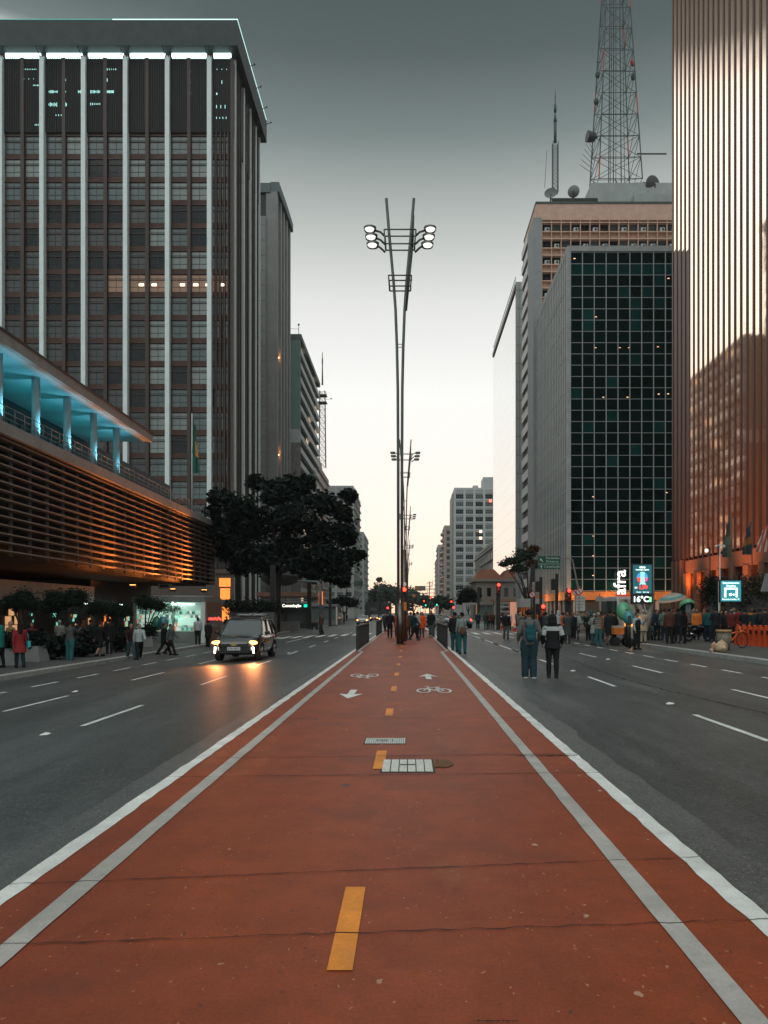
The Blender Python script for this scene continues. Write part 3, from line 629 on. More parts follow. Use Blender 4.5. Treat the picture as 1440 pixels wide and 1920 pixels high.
# --- L4 and beyond on the left
def block(name,label,x0,x1,y0,y1,z,wallm,rows,fh,side_n,front_n=0,wsize=(2.2,1.4),glass=None,roofbox=None,seed=1,hseed=0,bandm=None,budget=100,sideX=None,face='front'):
    t=thing(name,label,'building'); left=x1<0
    b=MB(); b.box(x0,x1,y0,y1,GZ,z); b.build('wall',wallm,t)
    q=MB(); q.box(x0-.2,x1+.2,y0-.2,y1+.2,z,z+.9); q.build('parapet',bandm or wallm,t)
    if roofbox: q=MB(); q.box(*roofbox); q.build('roof_house',wallm,t)
    glass=glass or [(paneC,3),(gm,3)]
    if front_n:
        Fm=frame((x0,y0,0),(1,0,0),(0,-1,0)); p_=(x1-x0)/front_n
        windows(t,Fm,[((j+.5)*p_-wsize[0]/2,z-1.0-(i+1)*fh+.6) for i in range(rows) for j in range(front_n)],wsize[0],wsize[1],4,(.5,),frw,pick(glass,seed),budget)
        b=MB()
        for j in range(front_n+1): b.box(x0+j*p_-.45,x0+j*p_+.45,y0-.3,y0-.003,GZ,z)
        for i in range(rows+1): b.box(x0,x1,y0-.25,y0-.005,z-1.0-i*fh-.1,z-1.0-i*fh+.25)
        b.build('facade_grid',bandm or wallm,t)
    if side_n:
        xs=x1 if left else x0; Fm=frame((xs,y0,0),(0,1,0),(1 if left else -1,0,0)); p_=(y1-y0)/side_n
        windows(t,Fm,[((j+.5)*p_-wsize[0]/2,z-1.0-(i+1)*fh+.6) for i in range(rows) for j in range(side_n)],wsize[0],wsize[1],2,(),frw,pick(glass,seed+1),budget if not front_n else 0)
        b=MB(); s_=1 if left else -1
        for i in range(rows+1): za=z-1.0-i*fh-.2; b.box(min(xs,xs+s_*.5),max(xs,xs+s_*.5),y0,y1,za,za+.5)
        b.build('ledge',bandm or wallm,t)
    return t
block('apartment_block','narrow pale block with a boxy roof house below the left lattice mast',-40,-27.2,228,262,45.5,mat('peach_wall',(.36,.30,.26),.85),12,3.2,8,0,(2.4,1.4),roofbox=(-34,-28,232,250,45.6,49.5))
block('apartment_block','pale flat topped block with dark side windows behind the big street tree',-38,-21.6,300,345,50,mat('pale_wall_far',(.33,.335,.32),.85),14,3.2,10,5,(2.3,1.6),seed=3)
block('apartment_block','slim pale tower at the far end of the left row',-36,-22.0,375,420,40,mat('pale_wall_far2',(.30,.33,.32),.85),11,3.3,9,4,(2.4,1.6),seed=5)
block('apartment_block','farthest low grey block on the left of the avenue',-42,-27,430,470,28,mat('pale_wall_far2',(0,0,0)),7,3.3,9,4,(2.4,1.6),seed=6)
lv=[0]+[i*2.0 for i in range(1,18)]
mt=lattice('antenna_mast','slim lattice mast rising behind the ribbon window block on the left',(-28.4,255,49.5),[i*2.1 for i in range(13)],lambda z:1.1-.01*z,mastm,None,.10)
q=MB(); q.tube([(0,0,27.2),(0,0,38)],[.28,.1],6); q.tube([(0,0,34),(0,0,36)],.22,6); q.box(-1.5,1.5,-1.5,1.5,23.5,23.7); q.box(-1.5,1.5,-1.5,1.5,21.2,21.4); q.tube([(-1.4,-1.4,24.6),(1.4,-1.4,24.6),(1.4,1.4,24.6),(-1.4,1.4,24.6),(-1.4,-1.4,24.6)],.06,4); q.tube([(1.2,0,22.5),(2.8,0,22.6)],.06,4); q.ell((2.9,0,22.7),(.25,.25,.25),6,5); q.build('mast_top',mastm,mt)
# --- R1 bronze mirrored tower
r1=thing('bronze_mirror_tower','bronze tower of mirrored glass strips and dark fins at the right edge','building')
bfin=mat('bronze_fin',(.060,.018,.011),.45,.3,.2,.5,stretch=(1,1,.05)); bgl=mirror('bronze_mirror_glass',(.95,.775,.64),(.64,.21,.06),.83,.05,.18)
XR=27.0; YE=79.2
b=MB(); b.box(XR+.25,60,20,YE,GZ,125); b.build('wall',bfin,r1)
S=1.156; nb=34
pn=MB(); pn.box(XR-.02,XR+.26,-S/2+.145,S/2-.145,6.9,124); pme=pn.mesh('mirror_strip',bgl)
refl_dark=mat('painted_reflection_bronze',(.11,.055,.040),.5,.2,.25,.4,stretch=(1,1,.08))  # dark reflection painted as a bronze colour on the lower end bays
def reflbay(i):
    hz0=38.3-.54*i; p2=MB(); p2.box(XR-.02,XR+.26,-S/2+.145,S/2-.145,6.9,hz0); p2.m=1; p2.box(XR-.02,XR+.26,-S/2+.145,S/2-.145,hz0+.01,124); return p2.mesh('mirror_strip',[refl_dark,bgl])
fn=MB(); fn.m=0; fn.box(XR-.08,XR+.3,-.145,.145,6.6,124.2); fne=fn.mesh('fin',bfin)
for i in range(nb):
    y=YE-.3-i*S; ob('fin',fne,r1,(0,y,0)); ob('mirror_strip',reflbay(i) if i<4 else pme,r1,(0,y-S/2,0))
pbronze=mat('bronze_stone',(.16,.075,.045),.7,0,.2,1)
b=MB(); b.box(XR-.08,XR+.5,30,YE-4,5.4,6.65); b.build('beam',pbronze,r1)
for i in range(3): q=MB(); q.box(XR-.12,XR+.4,YE-.5-i*1.16,YE-.1-i*1.16,.1,6.8); q.build('pier',pbronze,r1)
for i in range(15): q=MB(); q.box(XR-.15,XR+.4,-.48,.48,.1,5.42); q.build('pier',pbronze,r1,(0,YE-4.0-i*2.7,0))
ow=mat('lit_recess_wall',(.42,.13,.04),.8)
b=MB(); b.box(XR+.6,XR+.8,30,YE-.2,.1,5.6); b.build('recess_wall',ow,r1)
for i,(yy,e) in enumerate(((75.6,240),(72.9,130),(67.4,100),(64.8,90),(59.5,80),(56.5,70))):
    lamp('recess_light','POINT',(XR+.15,YE-5.35-i*2.7 if i<2 else yy,4.6),e*1.0,(1,.22,.03),.15,parent=r1)
for i in range(5): lamp('facade_wash','SPOT',(XR-2.6,74-i*6.5,.9),6500,(1,.30,.08),.3,spot=70,blend=1,target=(XR+.6,75-i*6.5,24),parent=r1)
# --- R2 dark green glass block
r2=thing('green_glass_block','dark green glass block with a fine pale grid of mullions left of the bronze tower','building')
gg=mat('green_black_glass',(.002,.013,.012),.05,0,.5,.12,spec=.26); gg2=mat('green_glass_band',(.006,.045,.040),.08,0,.4,.2,spec=.2)
mw=mat('pale_mullion',(.42,.46,.45),.5,.2,.15,2); sfin=mat('side_fin_grey',(.36,.375,.36),.7,0,.2,.7); XA=23.15; ZT=54.3
b=MB(); b.box(XA+.4,60,113,139,GZ,ZT-.1); b.build('wall',gcd,r2)
b=MB(); random.seed(31)
cw=1.73; ch=1.645
for i in range(20):
    for j in range(30):
        b.m=1 if (random.random()<.09 or (j==28) or (j in (23,24) and i in (1,5,9))) else 0
        b.box(XA+.5+i*cw,XA+.5+(i+1)*cw-.002,112.93,112.999,4.85+j*ch,4.85+(j+1)*ch-.002)
b.build('glazing',[gg,gg2],r2)
v=MB(); v.box(-.055,.055,-.12,0,4.7,ZT); ve=v.mesh('mullion',mw)
for i in range(20): ob('mullion',ve,r2,(XA+.5+i*cw,112.93,0))
h_=MB(); h_.box(XA+.3,60,-.07,0,-.035,.035); he=h_.mesh('transom',mw)
for j in range(31): ob('transom',he,r2,(0,112.93,4.85+j*ch))
b=MB(); b.box(XA,60,112.7,139,ZT,ZT+.8); b.build('parapet',sfin,r2)
b=MB(); b.box(XA-.1,XA+.5,112.6,113.3,4.6,ZT); b.build('corner_post',sfin,r2)
sgl=mat('side_glass_teal',(.05,.075,.08),.25,0,.5,.3,spec=.3)
b=MB(); b.box(XA-.03,XA+.41,113.3,139,4.6,ZT); b.build('side_glazing',sgl,r2)
s_=MB(); s_.box(XA-.13,XA+.3,-.13,.13,4.6,ZT+.6); se=s_.mesh('side_fin',sfin)
for i in range(19): ob('side_fin',se,r2,(0,114.2+i*1.36,0))
for j in range(10): q=MB(); q.box(XA-.08,XA+.3,113.3,139,9.6+j*4.93,9.75+j*4.93); q.build('side_band',sfin,r2)
orb=mat('orange_podium_band',(.50,.20,.07),.7,0,.12,1,emit=None)
b=MB(); b.box(XA-.3,60,112.4,113.2,3.45,4.7); b.box(XA-.3,XA+.3,113.2,139.3,3.45,4.7); b.build('podium_band',orb,r2)
for x in (24,29,34,39): lamp('band_light','POINT',(x,110.6,4.0),160,(1,.42,.12),.3,parent=r2)
lamp('band_light','POINT',(21.5,118,4.0),160,(1,.42,.12),.3,parent=r2); lamp('band_light','POINT',(21.5,128,4.0),160,(1,.42,.12),.3,parent=r2)
b=MB(); b.box(XA+.3,60,113.2,138,.1,3.45); b.m=1
for i in range(7): b.box(XA-.1,XA+.25,115+i*3.6,115.5+i*3.6,.1,3.45)
for i in range(5): b.box(24+i*6,24.5+i*6,112.6,113.1,.1,3.45)
b.build('podium_storey',[mat('podium_void',(.03,.032,.032),.5),sfin],r2)
lw_=emat('office_ceiling_lamp',(1,.55,.28),1.6)
for (zx,zy) in ((865,332),(863,500),(995,500),(1203,495),(1260,122),(905,770),(1037,770),(1207,753),(1258,752),(850,1313),(1250,1290),(852,1527),(850,1635),(850,1742),(748,14),(1045,500)):
    p=AT(820+zx/2.908,480+zy/2.908,112.9); q=MB(); q.box(-.14,.14,-.02,.0,-.05,.05); q.build('ceiling_light',lw_,r2,p)
text('Safra',2.5,emat('sign_white',(1,1,.95),1.1),r2,AT(1163,1100,112.0),(90,-90,0),.06,'CENTER','sign_lettering',.03)
# --- R3 peach gridded tower with dishes and TV mast
r3=thing('peach_grid_tower','peach concrete tower of small gridded windows behind the green glass block','building')
peach=mat('peach_concrete',(.60,.395,.30),.85,0,.14,.8,.1); XC=23.4; DC=142; ZR=76.4
b=MB(); b.box(XC,66,DC,156,GZ,ZR-2); b.build('wall',peach,r3)
b=MB(); b.box(XC-.1,66,DC-.65,156,ZR-3.0,ZR); b.build('parapet',peach,r3)
q=MB(); q.box(XC-.2,66,DC-.8,156.2,ZR+.003,ZR+.3); q.build('coping',mat('coping_teal',(.05,.10,.09),.7),r3)
b=MB(); b.box(-.07,.07,-.6,0,30,ZR-2.9); ve=b.mesh('fin',peach)
for i in range(20): ob('fin',ve,r3,(XC+1.0+i*1.76,DC,0))
lb=MB(); lb.box(XC+.9,66,-.62,0,-.09,.09); le=lb.mesh('ledge',peach)
for k in range(14):
    for dz in (0.1,-1.6): ob('ledge',le,r3,(0,DC,72.9-3.0*k+dz))
Fm=frame((XC+1.0,DC,0),(1,0,0),(0,-1,0))
windows(r3,Fm,[(i*1.76+.07,71.35-3.0*k) for k in range(14) for i in range(20) if k<4 or i<9-k*.6],1.62,1.45,2,(.45,),frm,pick([(paneC,5),(paneD,3),(gm,1)],12),100)
ac=MB(); ac.box(-.42,.42,-.45,.05,-.32,.32); ac.m=1; ac.disc((.1,-.46,0),.24,'y',.03,14); ace=ac.mesh('air_conditioner',[mat('ac_casing',(.5,.52,.50),.6),frm])
for (k,i) in ((0,0),(0,3),(0,5),(0,8),(0,10),(0,12),(1,1),(1,4),(1,6),(1,9),(1,10),(1,11),(1,13),(2,0),(2,1),(4,0),(6,0)): ob('air_conditioner',ace,r3,(XC+1.95+i*1.76,DC-.12,71.75-3.0*k))
sidec=mat('side_column_grey',(.28,.30,.30),.8,0,.1,.5)
q=MB(); q.box(XC-.6,XC+.95,DC-.75,148,GZ,ZR-2.6); q.build('corner_column',sidec,r3)
q=MB(); q.box(XC-.3,XC,148,156,GZ,ZR-2); q.build('side_wall',gcd,r3)
bandw=mat('white_side_band',(.62,.62,.60),.7,0,.08,.5)
for k in range(25): q=MB(); q.box(XC-.6,XC-.3,148,156,72.6-3.0*k,74.2-3.0*k); q.build('side_band',bandw,r3)
q=MB(); q.box(34.5,66,DC+4,155,ZR+.3,ZR+6.4); q.build('roof_house',mat('roof_house_grey',(.35,.38,.37),.8,0,.15,.4),r3)
q=MB(); q.box(42,66,DC+2,DC+3.9,ZR+.3,ZR+3.2); q.build('roof_house',mat('roof_house_grey',(0,0,0)),r3)
q=MB(); q.box(26.5,35,DC+1,DC+6,ZR+1.0,ZR+1.9); q.build('roof_deck',black,r3)
def dish(px_,py_,rpx,d,tilt,yaw,m,label,n='satellite_dish'):
    r=rpx*d/F; t=thing(n,label,'satellite dish',AT(px_,py_,d)); b=MB(); vs=[]; fs=[]; K=24; Rn=5
    for i in range(Rn+1):
        for j in range(K): q=2*PI*j/K; rr=r*i/Rn; vs.append((rr*math.cos(q),.35*r*(i/Rn)**2,rr*math.sin(q)))
    for i in range(Rn):
        for j in range(K): fs.append((i*K+j,i*K+(j+1)%K,(i+1)*K+(j+1)%K,(i+1)*K+j))
    b.smooth=True; b.add(vs,fs); b.smooth=False
    for k in range(3): q=2*PI*k/3+.5; b.tube([(r*.9*math.cos(q),.3*r,r*.9*math.sin(q)),(0,r*.95,0)],.05,5)
    o=b.build('reflector',m,t); o.rotation_euler=(R(tilt),0,R(yaw))
    q=MB(); q.tube([(0,0,0),(0,.3*r,-1.5*r)],.18,8); q.tube([(-.6*r,.4*r,-1.5*r),(.6*r,.4*r,-1.5*r)],.12,6); q.build('mount',black,t); return t
dm=mat('dish_grey',(.17,.18,.175),.6); dd=mat('dish_dark',(.05,.045,.045),.6)
dish(1033,365,12,146,18,165,dm,'grey satellite dish at the left corner of the peach tower roof'); dish(1075,358,11,146,12,-20,dm,'grey satellite dish between the thin mast and the lattice tower'); dish(1228,345,17,146,10,25,dd,'big dark satellite dish right of the lattice tower base'); dish(1206,352,9,149,50,10,dd,'small dark dish lying low beside the big dark dish')
tv=lattice('tv_tower','tall red and dark green lattice television tower on the peach tower roof',tuple(AT(1153,357,150)),[i*4.2 for i in range(17)],lambda z:4.1-.052*z,greenst,redst,.12,'lattice tower')
for (dx_,dy_) in ((-.35,0),(.35,.0),(0,.3)):
    q=MB(); q.tube([(dx_*4-.5*dx_,dy_*4,0),(dx_*2,dy_*2,68)],.11,5,False); q.tube([(dx_*4+.5,dy_*4,0),(dx_*2+.4,dy_*2,68)],.06,4,False); q.build('cable_run',greenst,tv)
for (sx,hz,ln) in ((-1,24.5,3.4),(-1,16,1.2),(1,24,2.0),(-1,6,1.5),(1,30,1.2)):
    q=MB(); xx=sx*(4.1-.052*hz); q.tube([(xx,-.5,hz),(xx+sx*ln*.3,-.5,hz)],.08,5); q.build('antenna_arm',greenst,tv)
drum=thing('drum_antenna','dark drum antenna on the left leg of the lattice tower','antenna',AT(1106,258,150)); q=MB(); q.tube([(.9,0,0),(-.6,-.25,.1)],[.85,1.05],14); q.tube([(.9,0,0),(1.5,0,0)],.15,6); q.build('drum',mastm,drum)
for (sx,z_,m_) in ((1,24.5,redst),(1,21.8,mastm),(-1,22.2,mastm),(-1,17,mastm)): q=MB(); xx=sx*(4.1-.052*z_)+sx*.5; q.ell((xx,-.3,z_),(.5,.4,.7),8,6); q.build('small_antenna',m_,tv)
q=MB()
for k in range(6): q.tube([(-4.3,-.4,3+k*.9),(-7+k*.3,-.8,4.5+k*1.0)],.05,4)
q.build('yagi_antennas',mastm,tv)
q=MB(); q.tube([(4,-1,1.0),(6,-1.6,-2.4),(9,-2,-4.2),(12,-2,-3.9)],.1,5); q.tube([(-.5,-2,1.0),(1.5,-2.2,-2.6),(4,-2.4,-4.5)],.1,5); q.tube([(4,-1,6.5),(9.5,-1.5,6.2)],.14,5); q.build('cables',black,tv)
tm=lattice('antenna_mast','thin whip mast at the left of the peach tower roof',tuple(AT(1041,362,147)),[i*.8 for i in range(13)],lambda z:.5,greenst,None,.06)
q=MB(); q.tube([(0,0,9.6),(0,0,13.5)],.28,6); q.tube([(0,0,13.5),(0,0,15.2)],[.35,.12],6); q.tube([(0,0,15.2),(0,0,18)],.10,6); q.tube([(0,0,15.4),(0,0,16.8)],.26,6); q.tube([(0,0,18),(0,0,20)],[.1,.02],5); q.tube([(-2,0,1),(-1.6,0,8)],.04,4); q.build('mast_top',greenst,tm)
# --- R4 white mirrored block
r4=thing('white_mirror_block','tall block with a blank white mirrored side left of the peach tower','building')
wm=mirror('white_mirror_glass',(.98,.98,.97),(.7,.7,.7),.94,.02,.04); gt=mat('grey_tile',(.30,.335,.33),.5,0,.08,.4)
b=MB(); b.box(24.3,60,173.3,219,GZ,74.2); b.build('wall',gt,r4)
pz=MB(); pz.box(24.0,24.28,0,2.84,0,3.22); pze=pz.mesh('mirror_panel',wm); k=0
rest=MB()
for j in range(22):
    for i in range(16):
        y=173.6+i*2.86; z=2.6+j*3.24
        rest.box(24.0,24.28,y,y+2.84,z,z+3.22)
rest.build('mirror_wall',wm,r4)
q=MB(); q.box(23.75,60,173,219,73.9,75.0); q.build('coping',mat('coping_dark',(.05,.055,.055),.6),r4)
q=MB()
for i in range(24): q.box(24.0,24.1,174+i*1.9,174.1+i*1.9,75.0,77)
q.box(24.0,24.1,173.3,219,76.8,76.95); q.build('roof_railing',gt,r4)
b=MB(); b.box(24.0,30,172.9,173.3,GZ,75.6); b.build('end_wall',gt,r4)
b=MB()
for i in range(18): b.box(24.0,30,172.87,172.9,4+i*4.1,4.12+i*4.1)
b.box(24.7,24.78,172.87,172.9,0,75); b.box(25.9,25.98,172.87,172.9,0,75); b.build('tile_joints',mat('tile_joint',(.14,.16,.16),.7),r4)
# --- far right blocks
pw=mat('white_apartment',(.40,.42,.41),.8,0,.08,.3)
t=block('apartment_block','white apartment building of wide barred windows at the far right of the avenue',18.4,34,308,330,50.5,pw,15,3.02,6,4,(3.0,1.7),glass=[(gm,4),(gl,3),(paneC,4)],roofbox=(30,36,310,320,50.6,56),seed=22,bandm=mat('white_apartment_band',(.46,.48,.47),.8,0,.05))
q=MB(); q.box(17.6,18.35,310,330,GZ,49.5); q.build('side_slab',sidec,t)
q=MB(); q.box(26.0,28.0,311,318,51.4,52.8); q.build('roof_house',pw,t)
for (zx,zy,c_) in ((735,585,(1,.16,.10)),(600,1100,(1,.62,.45)),(600,1010,(1,.4,.15))):
    p=AT(820+zx/7.386,860+zy/7.386,307.6); q=MB(); q.box(-.5,.5,-.05,.05,-.5,.5); q.build('lit_window',emat('far_lit%d'%zx,c_,2.2),t,p)
t=block('apartment_block','apartment tower with rounded orange tinted balconies beside the white apartment building',18.3,32,392,415,45,mat('peach_wall',(0,0,0)),13,3.2,5,3,(2.6,1.8),seed=25)
for i in range(13): q=MB(); q.rings([(3+i*3.2,1.9,6.5,18.4,399),(4.0+i*3.2,2.0,6.7,18.4,399)],18); q.build('balcony',mat('balcony_salmon',(.55,.36,.27),.8),t)
block('apartment_block','plain grey tower farther along the right side',18.5,34,480,510,43,mat('pale_wall_far',(0,0,0)),12,3.2,7,4,(2.2,1.6),seed=27)
block('apartment_block','farthest peach tower on the right side of the avenue',20.5,36,560,600,40,mat('balcony_salmon',(0,0,0)),11,3.2,7,4,(2.2,1.6),seed=29)
# buildings reflected / behind first rows on the right between D 220 and 300
block('apartment_block','low pale block behind the street tree on the right',25,50,225,290,22,mat('pale_wall_far',(0,0,0)),5,3.4,12,4,(2.4,1.7),seed=33)
# old mansion
ms=thing('old_mansion','small old cream mansion with a red tiled roof below the white apartment building','house')
q=MB(); q.box(17.2,24,198,214,.1,9.6); q.build('wall',mat('cream_render',(.36,.32,.27),.85,0,.12),ms)
q=MB(); q.box(16.6,24.6,197.4,214.6,9.6,10.3); q.build('cornice',mat('cream_render',(0,0,0)),ms)
q=MB(); q.taper(20.6,206,10.3,12.9,3.8,8,1.6,5); q.build('roof',mat('red_roof_tiles',(.30,.12,.07),.85),ms)
for x in (18.2,20.6,23): 
    for z in (1.6,5.8): q=MB(); q.box(x-.5,x+.5,197.93,198.0,z,z+2.2); q.build('window',paneC,ms)
q=MB(); q.box(17.6,18.4,200,201,12,14.2); q.build('chimney',mat('cream_render',(0,0,0)),ms)
# ---------------------------------------------------------------- median lamp posts
postm=mat('post_dark_green_grey',(.10,.115,.105),.4,.4,.2,1.5); glare=emat('lamp_glare',(1,.98,.93),1.05)
def lamp_post(loc,label,lit):
    t=thing('street_lamp',label,'street lamp',loc,group='median street lamps')
    q=MB(); q.tube([(0,0,-.02),(0,0,2.1)],.185,20); q.disc((0,0,.01),.32,'z',.02,20); q.build('base_sleeve',mat('sleeve_steel',(.13,.11,.095),.28,.85,.3,3,stretch=(3,3,.4)),t)
    prof=[(0,.085),(9,.095),(13,.115),(15.1,.16),(17,.23),(18.4,.33),(20.8,.55),(22.65,.70)]
    for s in (-1,1):
        q=MB(); q.tube([(s*o,0,z) for z,o in prof],.072,10); q.build('pole',postm,t)
    q=MB(); q.tube([(.62,.25,20.3),(.66,.25,21.95)],.07,10); q.tube([(.30,.1,17.0),(.62,.25,20.3)],.06,10); q.build('pole',postm,t)
    def rect(zc,hw,hh,dy):
        q=MB()
        for y in (-dy,dy):
            w2=hw*(1.0 if y<0 else .97)
            q.tube([(-w2,y,zc+hh),(w2,y,zc+hh)],.035,6); q.tube([(-w2*.93,y,zc-hh),(w2*.93,y,zc-hh)],.035,6)
            for s in (-1,1): q.tube([(s*w2,y,zc+hh),(s*w2*.93,y,zc-hh)],.035,6)
        for s in (-1,1):
            q.tube([(s*hw,-dy,zc+hh),(s*hw,dy,zc+hh)],.035,6); q.tube([(s*hw*.93,-dy,zc-hh),(s*hw*.93,dy,zc-hh)],.035,6)
        q.build('frame',postm,t)
    rect(20.55,.80,.36,.35); rect(18.35,.58,.27,.3); q=MB(); q.tube([(-.16,0,15.1),(.16,0,15.1)],.02,5); q.tube([(-.16,0,15.25),(.16,0,15.25)],.02,5); q.build('tie',postm,t)
    for s in (-1,1):
        for k in range(3):
            z=20.98-k*.40; x=s*(1.52-.07*k)
            q=MB(); q.tube([(s*.76,-.05,z-.28),(s*1.0,-.05,z-.05),(x-s*.25,-.1,z)],.055,8)
            q.rings([(z-.10,.27,.24,x,-.2),(z+.0,.31,.33,x,-.2),(z+.13,.32,.30,x,-.15),(z+.155,.26,.22,x,-.12)],16)
            h=q.build('lamp_head',postm,t)
            q=MB(); q.ell((x+s*.01,-.31,z-.05),(.25,.22,.095),16,8); q.build('lens',(glare if s<0 else emat('lamp_glare_warm',(1,.90,.80),1.35)) if lit else mat('lens_off',(.3,.3,.28),.2),h)
    return t
lp=lamp_post(AT(750,1208,39.3)*1,'nearest tall twin pole street lamp with six glowing heads rising from the red cycle path','1'); lp.location=(-.43,39.3,0)
g0=lamp_post((-.39,94,0),'second street lamp from the camera, its unlit heads just above the rooftops line',False)
for d,lb in ((153,'third street lamp from the camera, small behind the nearest lamp pole'),(222,'fourth street lamp from the camera, its heads low above the far trees'),(300,'farthest street lamp seen on the median'),): dup(g0,(-.3,d,0),label=lb)
# pedestrian signal column on the median
emr=emat('red_signal',(1,.035,.02),6); emg=emat('green_signal',(.03,.8,.45),3); yel=mat('signal_box_orange',(.55,.17,.03),.6)
hal=emat('red_signal_glow',(1,.10,.05),3.2)
def signal(t,x,y,z,lit='red',s=1,n=3,face=-1):
    q=MB(); h=.30*n*s; q.box(x-.16*s,x+.16*s,y-.09*s,y+.09*s,z-h/2,z+h/2)
    for k in range(n): zz=z+h/2-.15*s-k*.30*s; q.tube([(x,y+face*.09*s,zz),(x,y+face*.26*s,zz+.01)],[.125*s,.13*s],14,False)
    hd=q.build('signal_head',black,t); k=0 if lit=='red' else n-1
    if lit:
        zz=z+h/2-.15*s-k*.30*s; q=MB(); q.ell((x,y+face*.13*s,zz),(.12*s,.05*s,.12*s),14,8); q.build('lit_lens',emr if lit=='red' else emg,hd)
    return hd
c=thing('signal_column','thick grey steel column with a lit red pedestrian signal and orange box behind the nearest lamp post','traffic light',(-.27,43.5,0))
q=MB(); q.tube([(0,0,0),(0,0,5.15)],.15,18); q.build('pole',steel,c)
signal(c,.02,-.22,2.75,'red',1.0,2); q=MB(); q.disc((.02,-.2,3.2),.13,'y',.03,18); q.build('round_sign',white,c)
q=MB(); q.box(-.13,.16,-.36,-.16,1.72,2.2); q.build('control_box',yel,c); q=MB(); q.box(.2,.36,-.1,.12,1.7,2.3)
for k in range(3): q.tube([(.36,0,1.8+k*.2),(.55,-.05,1.78+k*.2)],[.09,.11],10)
q.build('side_signal',black,c)
lamp('signal_light','POINT',(.05,-.6,2.9),12,(1,.1,.04),.1,parent=c)
# railings on the path edge
def fence(name,label,x,ya,yb,n,h=1.0):
    t=thing(name,label,'railing',(x,0,0),group='railings along the red path')
    for i in range(n):
        y=ya+(yb-ya)*i/(n-1); q=MB(); q.box(-.04,.04,y-.045,y+.045,0,h); q.build('bar',black,t)
    q=MB(); q.box(-.035,.035,ya-.05,yb+.05,h,h+.05); q.build('top_rail',black,t); q=MB(); q.box(-.02,.02,ya,yb,.18,.22); q.build('bottom_rail',black,t)
fence('path_railing','black barred railing on the left edge of the path, nearest the camera',-2.18,32.7,42,8); fence('path_railing','farther short black railing on the left edge of the path',-2.18,53,62,8)
fence('path_railing','black barred railing on the right edge of the path, nearest the camera',1.68,34,44.6,8); fence('path_railing','farther black railing on the right edge of the path behind waiting people',1.68,51,60,8)
# ---------------------------------------------------------------- trees and plants
def leafmat(name,c,v=.35):
    return mat(name,c,.75,0,v,1.2,spec=.2)
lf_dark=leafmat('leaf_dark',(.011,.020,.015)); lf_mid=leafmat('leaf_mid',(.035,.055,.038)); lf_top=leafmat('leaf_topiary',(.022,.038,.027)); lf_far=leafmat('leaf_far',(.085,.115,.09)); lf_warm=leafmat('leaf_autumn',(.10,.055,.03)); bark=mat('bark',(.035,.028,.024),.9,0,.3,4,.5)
def leaves(b,c,r,n,s,shell=.55,rnd=random,flat=1.0):
    for _ in range(n):
        while True:
            p=V((rnd.uniform(-1,1),rnd.uniform(-1,1),rnd.uniform(-1,1)))
            if shell<p.length<=1: break
        if rnd.random()<.32: p=p*rnd.uniform(1.1,1.75)
        q=V((c[0]+p.x*r[0],c[1]+p.y*r[1],c[2]+p.z*r[2])); a=V((rnd.gauss(0,1),rnd.gauss(0,1),rnd.gauss(0,.6)*flat)).normalized(); d=a.cross(V((rnd.gauss(0,1),rnd.gauss(0,1),rnd.gauss(0,1)))).normalized(); k=s*rnd.uniform(.6,1.35)
        b.add([q-a*k,q+d*k*.5,q+a*k,q-d*k*.5],[(0,1,2,3)])
def tree(name,label,loc,trunk,limbs,clumps,lm,ls,per,group=None,cat='tree',subs=5,mats=None,seed=1,shell=.3,spread=.62,fs=(.32,.6)):
    rnd=random.Random(seed); t=thing(name,label,cat,loc,group=group)
    b=MB(); b.tube(*trunk)
    for l_ in limbs: b.tube(*l_)
    b.build('trunk',bark,t); b=MB()
    for ci,(x,y,z,rx,ry,rz) in enumerate(clumps):
        if mats: b.m=ci%len(mats)
        for s_ in range(subs):
            v_=V((rnd.gauss(0,1),rnd.gauss(0,1),rnd.gauss(0,1))).normalized()*rnd.uniform(.35,1)*spread
            f=rnd.uniform(*fs); cc=(x+v_.x*rx*1.1,y+v_.y*ry,z+v_.z*rz)
            leaves(b,cc,(rx*f,ry*f,rz*f*.75),int(per/subs),ls,shell,rnd)
        leaves(b,(x,y,z),(rx*.8,ry*.8,rz*.8),int(per*.5),ls*1.2,0,rnd)
    b.build('crown',mats or lm,t); return t
# big street tree; px helper in the plane of its trunk
BT=78.0; bx=(517-VX)/F*BT
def bp(px,py,dy=0): p=AT(px,py,BT); return (p.x-bx,dy,p.z+.36)
cl=[]
for (px_,py_,rx,rz,dy) in [(520,925,1.9,1.5,0),(540,905,1.2,1.0,1),(455,955,2.4,1.5,-1),(415,935,1.3,.9,0),(405,985,1.4,1.1,1),(440,1000,2.6,1.7,0),(500,980,2.8,2.2,2),(560,975,2.7,2.0,-1),(610,945,1.6,1.3,0),(640,960,1.2,1.0,0),(560,925,1.6,1.2,1),(600,1000,2.6,1.8,1),(645,1000,1.5,1.5,0),(470,1040,2.6,1.4,0),(540,1030,2.8,1.6,1),(610,1045,2.4,1.5,0),(640,1060,1.5,1.1,0),(425,1035,1.4,1.0,1),(590,1075,.9,.8,0),(660,1040,1.0,.6,0),(676,1040,.5,.35,0),(480,905,1.0,.8,0),(625,1080,1.0,.7,0),(500,1060,1.6,1.1,-1),(560,1062,1.3,.9,-1),(450,1062,1.2,.8,0),(640,1085,.9,.8,0),(398,960,.8,.6,0),(575,905,.8,.8,0),(655,930,.8,.7,0)]:
    x,y,z=bp(px_,py_,dy); cl.append((x,y,z,rx,rx*1.1,rz))
